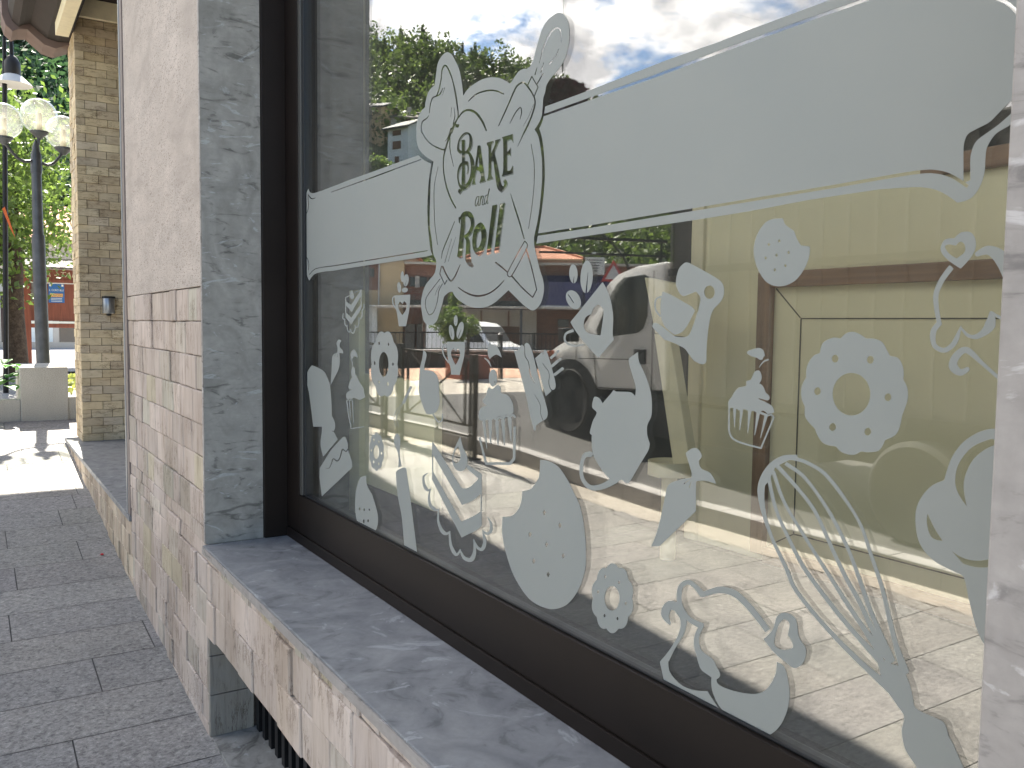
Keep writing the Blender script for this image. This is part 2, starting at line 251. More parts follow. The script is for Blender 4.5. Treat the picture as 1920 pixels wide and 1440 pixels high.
def tag(o,label=None,cat=None,group=None,kind=None):
    if label: o['label']=label
    if cat: o['category']=cat
    if group: o['group']=group
    if kind: o['kind']=kind
    return o
def empty(name,loc,label,cat,group=None,rz=0):
    o=bpy.data.objects.new(name,None); scene.collection.objects.link(o); o.location=loc; o.rotation_euler=(0,0,rz); return tag(o,label,cat,group)
def at(o,parent):    # parent keeping world coordinates (parents are unrotated)
    o.parent=parent; o.matrix_parent_inverse=Matrix.Translation(-parent.location); return o
def part(mb,name,mat,parent,bevel=0,smooth=False):
    o=mb.build(name,mat,None,bevel,smooth)
    if parent.type=='EMPTY': o.parent=parent; o.matrix_parent_inverse=Matrix.LocRotScale(parent.location,parent.rotation_euler,None).inverted()
    else:
        o.parent=parent; p=parent; mm=Matrix.Identity(4)
        if parent.parent: mm=Matrix.Identity(4)
    return o
def leaves(name,mat,pts,size,tint,parent=None,flat=.0,aspect=1.7):
    n=len(pts); pts=np.asarray(pts,float); size=np.broadcast_to(size,(n,)); 
    a=rng.normal(size=(n,3)); a[:,2]*=(1-flat); a/=np.linalg.norm(a,axis=1)[:,None]; b=rng.normal(size=(n,3)); b-=a*(a*b).sum(1)[:,None]; b/=np.linalg.norm(b,axis=1)[:,None]
    a=a*(size*aspect/2)[:,None]; b=b*(size/2)[:,None]
    V=np.stack([pts-a,pts+b*.9-a*.1,pts+a,pts-b*.9-a*.1],1).reshape(-1,3)
    me=bpy.data.meshes.new(name); me.vertices.add(4*n); me.vertices.foreach_set('co',V.ravel()); me.loops.add(4*n); me.loops.foreach_set('vertex_index',np.arange(4*n)); me.polygons.add(n); me.polygons.foreach_set('loop_start',np.arange(n)*4); me.polygons.foreach_set('loop_total',np.full(n,4))
    me.update(); at_=me.attributes.new('tint','FLOAT_COLOR','FACE'); t=np.clip(np.asarray(tint),0,1); at_.data.foreach_set('color',np.stack([t,t,t,np.ones(n)],1).ravel().astype(np.float32))
    me.materials.append(mat); o=bpy.data.objects.new(name,me); scene.collection.objects.link(o)
    if parent: o.parent=parent
    return o
def text(name,body,mat,loc,rot,size,parent,ext=.002,shear=0,sx=1):
    c=bpy.data.curves.new(name,'FONT'); c.body=body; c.size=size; c.extrude=ext; c.align_x='CENTER'; c.align_y='CENTER'; c.shear=shear
    t=bpy.data.objects.new(name,c); scene.collection.objects.link(t); bpy.context.view_layer.update()
    me=bpy.data.meshes.new_from_object(t.evaluated_get(bpy.context.evaluated_depsgraph_get())); bpy.data.objects.remove(t)
    me.materials.clear(); me.materials.append(mat); o=bpy.data.objects.new(name,me); scene.collection.objects.link(o)
    o.location=loc; o.rotation_euler=rot; o.scale=(sx,1,1)
    if parent and parent.type=='EMPTY': o.parent=parent; o.matrix_parent_inverse=Matrix.LocRotScale(parent.location,parent.rotation_euler,None).inverted()
    elif parent: o.parent=parent
    return o
# ------------------------------------------------ ground
def gz(x):
    if x<-8: return -2.2
    if x<4.9: return -1.70+.062*x
    if x<9.3: return -1.3962+.0975*(x-4.9)
    return -.9672
WN=(.943,.333); WP=(17.2,6.4)
def sst(a,b,x): t=min(1,max(0,(x-a)/(b-a))); return t*t*(3-2*t)
RID=[(-20,22),(-4,25),(3,24),(12,20),(22,16.9),(27,16.6),(30,15.9),(33,15.6),(37,13.6),(40,12),(46,8.5),(56,7),(75,6),(95,5)]
def ridge(a):
    for (a0,e0),(a1,e1) in zip(RID,RID[1:]):
        if a0<=a<=a1: return e0+(e1-e0)*(a-a0)/(a1-a0)
    return RID[0][1] if a<RID[0][0] else 5
def hgt(x,y):
    z=gz(x)
    n=(x-WP[0])*WN[0]+(y-WP[1])*WN[1]
    k=sst(.35,1.6,n)*sst(1.5,3.5,y); z+=(-2.0-z)*k
    r=math.hypot(x,y); a=math.degrees(math.atan2(y,x))
    if r>60 and -25<a<100:
        f=min(1,max(0,(r-60)/160))**1.6; z+= (220*math.tan(R_(ridge(a)))+2)*f + 2.2*math.sin(x*.11)*math.sin(y*.083)*min(1,(r-60)/60)
        if r>220: z-=(r-220)*.25
    return z
def axisr(*seg):
    o=[]
    for a,b,s in seg: o+=list(np.arange(a,b,s))
    return o+[seg[-1][1]]
def sheet(name,mat,xs,ylo,yhi,ny,dz,kind='structure',label=None):
    v=[];f=[]
    for x in xs:
        a,b=ylo(x),yhi(x)
        for j in range(ny+1): y=a+(b-a)*j/ny; v.append((x,y,hgt(x,y)+dz))
    for i in range(len(xs)-1):
        for j in range(ny): k=i*(ny+1)+j; f.append((k,k+ny+1,k+ny+2,k+1))
    me=bpy.data.meshes.new(name); me.from_pydata(v,[],f); me.materials.append(mat); me.update()
    o=bpy.data.objects.new(name,me); scene.collection.objects.link(o); o['kind']=kind; return o
xs=axisr((-60,-8,13),(-8,24,.5),(24,60,3),(60,260,7),(260,420,40)); ys=axisr((-150,-10,14),(-10,34,.5),(34,60,3),(60,260,7),(260,420,40))
v=[(x,y,hgt(x,y)-.03) for x in xs for y in ys]; ny=len(ys)
cen=lambda i,j:(xs[i],ys[j])
f1=[];f2=[]
for i in range(len(xs)-1):
    for j in range(ny-1):
        q=(i*ny+j,(i+1)*ny+j,(i+1)*ny+j+1,i*ny+j+1); (f2 if math.hypot(xs[i],ys[j])>64 else f1).append(q)
for nme,ff,mm in (('ground',f1,M_lot),('hills',f2,M_hill)):
    me=bpy.data.meshes.new(nme); me.from_pydata(v,[],ff); me.update(); bm=bmesh.new(); bm.from_mesh(me); bmesh.ops.delete(bm,geom=[q for q in bm.verts if not q.link_faces],context='VERTS'); bm.to_mesh(me); bm.free()
    me.materials.append(mm); me.polygons.foreach_set('use_smooth',[True]*len(me.polygons)); o=bpy.data.objects.new(nme,me); scene.collection.objects.link(o); o['kind']='structure'
def jy(x): # outer edge of the granite paving
    return 1.79+(6.69-x)*.17 if x<6.69 else 1.79-(x-6.69)*.34 if x<9.5 else .835
def cyl(x): return 2.14+(6.36-x)*.17 if x<6.36 else 2.14-(x-6.36)*.34 if x<9.5 else 1.07
# granite slabs, each with its own tone, real joints between
mb=MB(); PITCH=.333
x=-4.0
jx0=4.655-PITCH*40
k=0; x=jx0
while x<18:
    x1=x+PITCH-.0045; y=-1.0-random.random()*.8; lim=jy(x)-.01 if x<9.5 else 6
    if x>-9:
        while y<lim:
            L_=random.choice((.5,.62,.75,.9,1.0)); y1=min(y+L_-.005,lim)
            if y1>-1.0 and y1-y>.02:
                c=random.uniform(.96,1.04); yy=max(y,-1.0); vv=[(a,b_,hgt(a,b_)+.004+d) for a,b_,d in ((x,yy,0),(x1,yy,0),(x1,y1,0),(x,y1,0))]
                mb.add(vv,[(0,1,2,3)],(c,c*random.uniform(.985,1.01),c*random.uniform(.96,1.01)))
            y+=L_
    x+=PITCH
pv=mb.build('pavement',M_pave); pv['kind']='structure'
sheet('pavement_joints',M_joint,axisr((-8.5,18,.5)),lambda x:-1.05,lambda x:jy(x) if x<9.5 else 6,6,0)
sheet('kerb_strip',M_strip,axisr((-8,9.4,.2)),lambda x:jy(x)+.012,lambda x:cyl(x),2,.004)
mb=MB(); xs_=axisr((-8,9.4,.3))
for a,b_ in zip(xs_,xs_[1:]):
    za,zb_=hgt(a,0),hgt(b_,0); ya,yb=cyl(a),cyl(b_); b2=b_-.004
    mb.add([(a,ya,za-.1),(b2,yb,zb_-.1),(b2,yb+.14,zb_-.1),(a,ya+.14,za-.1),(a,ya,za+.13),(b2,yb,zb_+.13),(b2,yb+.14,zb_+.13),(a,ya+.14,za+.13)],[(0,1,5,4),(2,3,7,6),(4,5,6,7),(1,2,6,5),(3,0,4,7)])
o=mb.build('kerb',M_kerb,bevel=.006); o['kind']='structure'
sheet('road',M_asph,axisr((-8,9.4,.3)),lambda x:cyl(x)+.14,lambda x:14,30,.10)
sheet('road_crossing_area',M_strip,axisr((9.41,13.2,.3)),lambda x:1.0,lambda x:12,24,.006)
sheet('terracotta_pavement',M_terra,axisr((13.2,17.0,.3)),lambda x:3.0,lambda x:6+(17.2-x)*2.8,20,.010)
sheet('sunlit_square',M_kerb,axisr((18,34,1)),lambda x:-8,lambda x:2.0,10,.006)
# ------------------------------------------------ shop building
W=-.70; GL=-1.01; WX0=.371; WX1=3.123
bld=empty('shop_building',(4,-3,-1.4),'stone clad shop building with frosted bakery window, marble sill and dark eave','building')
TI=[(.50,.44,.425),(.52,.46,.445),(.48,.43,.42),(.54,.48,.46),(.50,.46,.385),(.46,.425,.40),(.51,.455,.44),(.49,.44,.42),(.47,.455,.42),(.52,.46,.445),(.50,.445,.43),(.53,.47,.45)]
def tiles(mb,xa,xb,zs,zlow,wmin=.09,wmax=.26,cols=TI,g=.0025):
    for z1,z0 in zip(zs,zs[1:]):
        x=xa
        while x<xb-.001:
            L_=random.uniform(wmin,wmax); x2=min(x+L_,xb)
            if xb-x2<.05: x2=xb
            lo=max(z0,zlow(x)) 
            if z1-lo>.01:
                c=random.choice(cols); c=(c[0],c[1]*.975,c[2]*.90); k=random.uniform(.88,1.1); d=random.uniform(-.006,.004); e=random.uniform(-.002,.002)
                q=[(x+g/2,z0+g/2+e),(x2-g/2,z0+g/2-e),(x2-g/2+e,z1-g/2),(x+g/2-e,z1-g/2+e)]; t=tuple(a*k for a in c)
                i=.004; mb.add([(a,W-.03,b_) for a,b_ in q]+[(a,W+d-.0035,b_) for a,b_ in q]+[(q[0][0]+i,W+d,q[0][1]+i),(q[1][0]-i,W+d+random.uniform(-.002,.002),q[1][1]+i),(q[2][0]-i,W+d,q[2][1]-i),(q[3][0]+i,W+d+random.uniform(-.002,.002),q[3][1]-i)],
                    [(0,1,5,4),(1,2,6,5),(2,3,7,6),(3,0,4,7),(4,5,9,8),(5,6,10,9),(6,7,11,10),(7,4,8,11),(8,9,10,11)],t)
            x=x2
zs=[.124]; 
for q in range(16): zs.append(zs[-1]-.1215-random.uniform(-.004,.004))
mb=MB(); tiles(mb,WX1+.021,4.80,[z for z in zs if z>-.75]+[-.795],lambda x:gz(x)-.1); tiles(mb,WX1+.002,4.80,[-.795]+[z for z in zs if z<-.83],lambda x:gz(x)-.1)
z2=[-.8245,-.862,-.992,-1.127]; tiles(mb,-3,WX1-.002,z2[:2],lambda x:-2,.05,.16); tiles(mb,-3,WX1-.002,z2[1:],lambda x:-2,.12,.3)
# plinth front under the entrance slab
zp=[-1.05-.12*i for i in range(5)]; tiles(mb,4.80,8.30,[-1.049]+[z for z in (-1.13,-1.25,-1.37,-1.49)],lambda x:gz(x)-.1,.06,.18,[(.50,.43,.37),(.46,.40,.35),(.54,.48,.41)])
# below the window, between the vents
tiles(mb,-3,.3,[-1.127,-1.25,-1.37,-1.49,-1.61,-1.73],lambda x:-3)
cl=part(mb,'stone_cladding',M_tile,bld)
mb=MB(); mb.box(WX1+.004,4.80,-1.3,W-.012,-1.7,4.3); mb.box(-3,WX1-.0,-1.0,W-.012,-1.125,-.826); mb.box(-3,.3,-1.0,W-.012,-2.0,-1.127); mb.box(4.80,8.3,-3,W-.012,-1.6,-1.051)
part(mb,'wall',M_mortar,bld)
# body of the building above and behind
mb=MB(); mb.box(-3,WX1,-1.35,W-.03,2.3,4.3); mb.box(-3,8.5,-1.6,W-.04,2.66,4.3); mb.box(-3,9,-6.4,-6.2,-1.6,4.3); mb.box(-3.2,-3,-6.4,-1.3,-1.6,4.3); mb.box(4.62,4.80,-6.2,-1.3,-1.6,4.3)
part(mb,'upper_wall',M_beige,bld)
# pitted slab on the upper wall, split in two by a fine joint
mb=MB(); mb.box(WX1+.021,4.795,W-.02,W,.1265,2.3)
part(mb,'stone_slab',M_slab,bld,bevel=.002)
mb=MB(); mb.box(4.797,4.862,W-.1,W+.006,-1.017,2.6); part(mb,'corner_trim',M_btrim,bld,bevel=.002)
mb=MB(); mb.box(4.864,4.885,W-.1,W+.010,-1.017,2.6); part(mb,'corner_bead',M_rtrim,bld,bevel=.002)
# left reveal, right pier, lintel
mb=MB(); mb.box(WX1,WX1+.02,-.905,W+.0015,-.794,2.3); part(mb,'left_reveal',M_reveal,bld,bevel=.001)
mb=MB(); mb.box(WX1+.001,WX1+.0195,W+.002,W+.0035,-.79,2.3); part(mb,'reveal_edge',M_pier,bld)
mb=MB(); mb.box(-1.2,WX0,-.90,W+.002,-.794,2.3); part(mb,'right_pier',M_pier,bld,bevel=.002)
mb=MB(); mb.box(WX0,WX1,-1.05,W-.002,1.95,2.3); part(mb,'lintel',M_slab,bld)
mb=MB(); mb.box(-1.3,WX1+.0,-1.0,W+.012,-.8235,-.794); part(mb,'window_sill',M_sill,bld,bevel=.004)
mb=MB(); mb.box(-1.3,WX1-.006,W+.0125,W+.0165,-.8230,-.797); part(mb,'sill_edge',M_pier,bld)
# vent under the window
mb=MB(); mb.box(.31,WX1-.01,-1.0,-.84,-1.127,-1.05)
for z1,z0 in ((-1.129,-1.20),(-1.203,-1.345),(-1.348,-1.50)): mb.box(WX1-.012,WX1+.03,-.862,W-.004,z0,z1,(.30,.28,.25))
vr=part(mb,'vent_reveal',M_tile,bld,bevel=.003)
mb=MB(); mb.box(.3,WX1,-.90,W-.01,-1.9,hgt(3.1,0)+.008); part(mb,'vent_floor',M_reveal,bld)
mb=MB(); mb.box(.3,WX1+.02,-1.02,-.98,-1.9,-1.1); part(mb,'vent_back',M_frame2,bld)
x=WX1-.03; mb=MB()
while x>.4:
    mb.box(x-.032,x,-.905,-.865,-1.75,-1.127); x-=.075
part(mb,'vent_grille',M_iron,bld)
# window frame
mb=MB(); FI=-.994
mb.box(2.985,WX1-.001,-1.06,FI,-.755,1.95); mb.box(WX1-.012,WX1+.02,-.994,-.906,-.7935,1.95)
mb.box(WX0-.1,2.985,-1.06,FI,-.755,-.619)
mb.box(WX0-.1,WX1-.001,-1.06,FI+.006,-.7935,-.7555)
mb.box(WX0-.1,2.985,-1.06,FI,1.85,1.95); mb.box(WX0-.12,WX0-.02,-1.06,FI,-.619,1.85)
fr=part(mb,'shop_window',M_frame,bld,bevel=.0025); 
def sub(mb,name,mat,par,bevel=0,smooth=False):
    o=mb.build(name,mat,None,bevel,smooth); o.parent=par; o.matrix_parent_inverse=(par.matrix_parent_inverse @ Matrix.Identity(4)).inverted() if False else Matrix.Identity(4)
    return o
bpy.context.view_layer.update()
def tosub(o,par):
    bpy.context.view_layer.update(); mw=o.matrix_world.copy(); o.parent=par; o.matrix_parent_inverse=par.matrix_world.inverted(); return o
mb=MB(); mb.box(2.955,2.983,-1.03,FI-.002,-.617,1.85); tosub(mb.build('glazing_bead',M_bead,bevel=.003),fr)
mb=MB(); mb.box(2.935,2.953,-1.03,FI-.007,-.6125,1.85); mb.box(WX0-.02,2.953,-1.03,FI-.010,-.6185,-.6130); tosub(mb.build('gasket',M_frame2,bevel=.002),fr)
mb=MB(); mb.box(WX0-.05,2.97,-1.0160,-1.0100,-.62,1.87); tosub(mb.build('glass_pane',M_glass),fr)
mb=MB(); mb.box(WX0-.05,2.97,-1.0390,-1.0340,-.62,1.87); tosub(mb.build('glass_pane',M_glass2),fr)
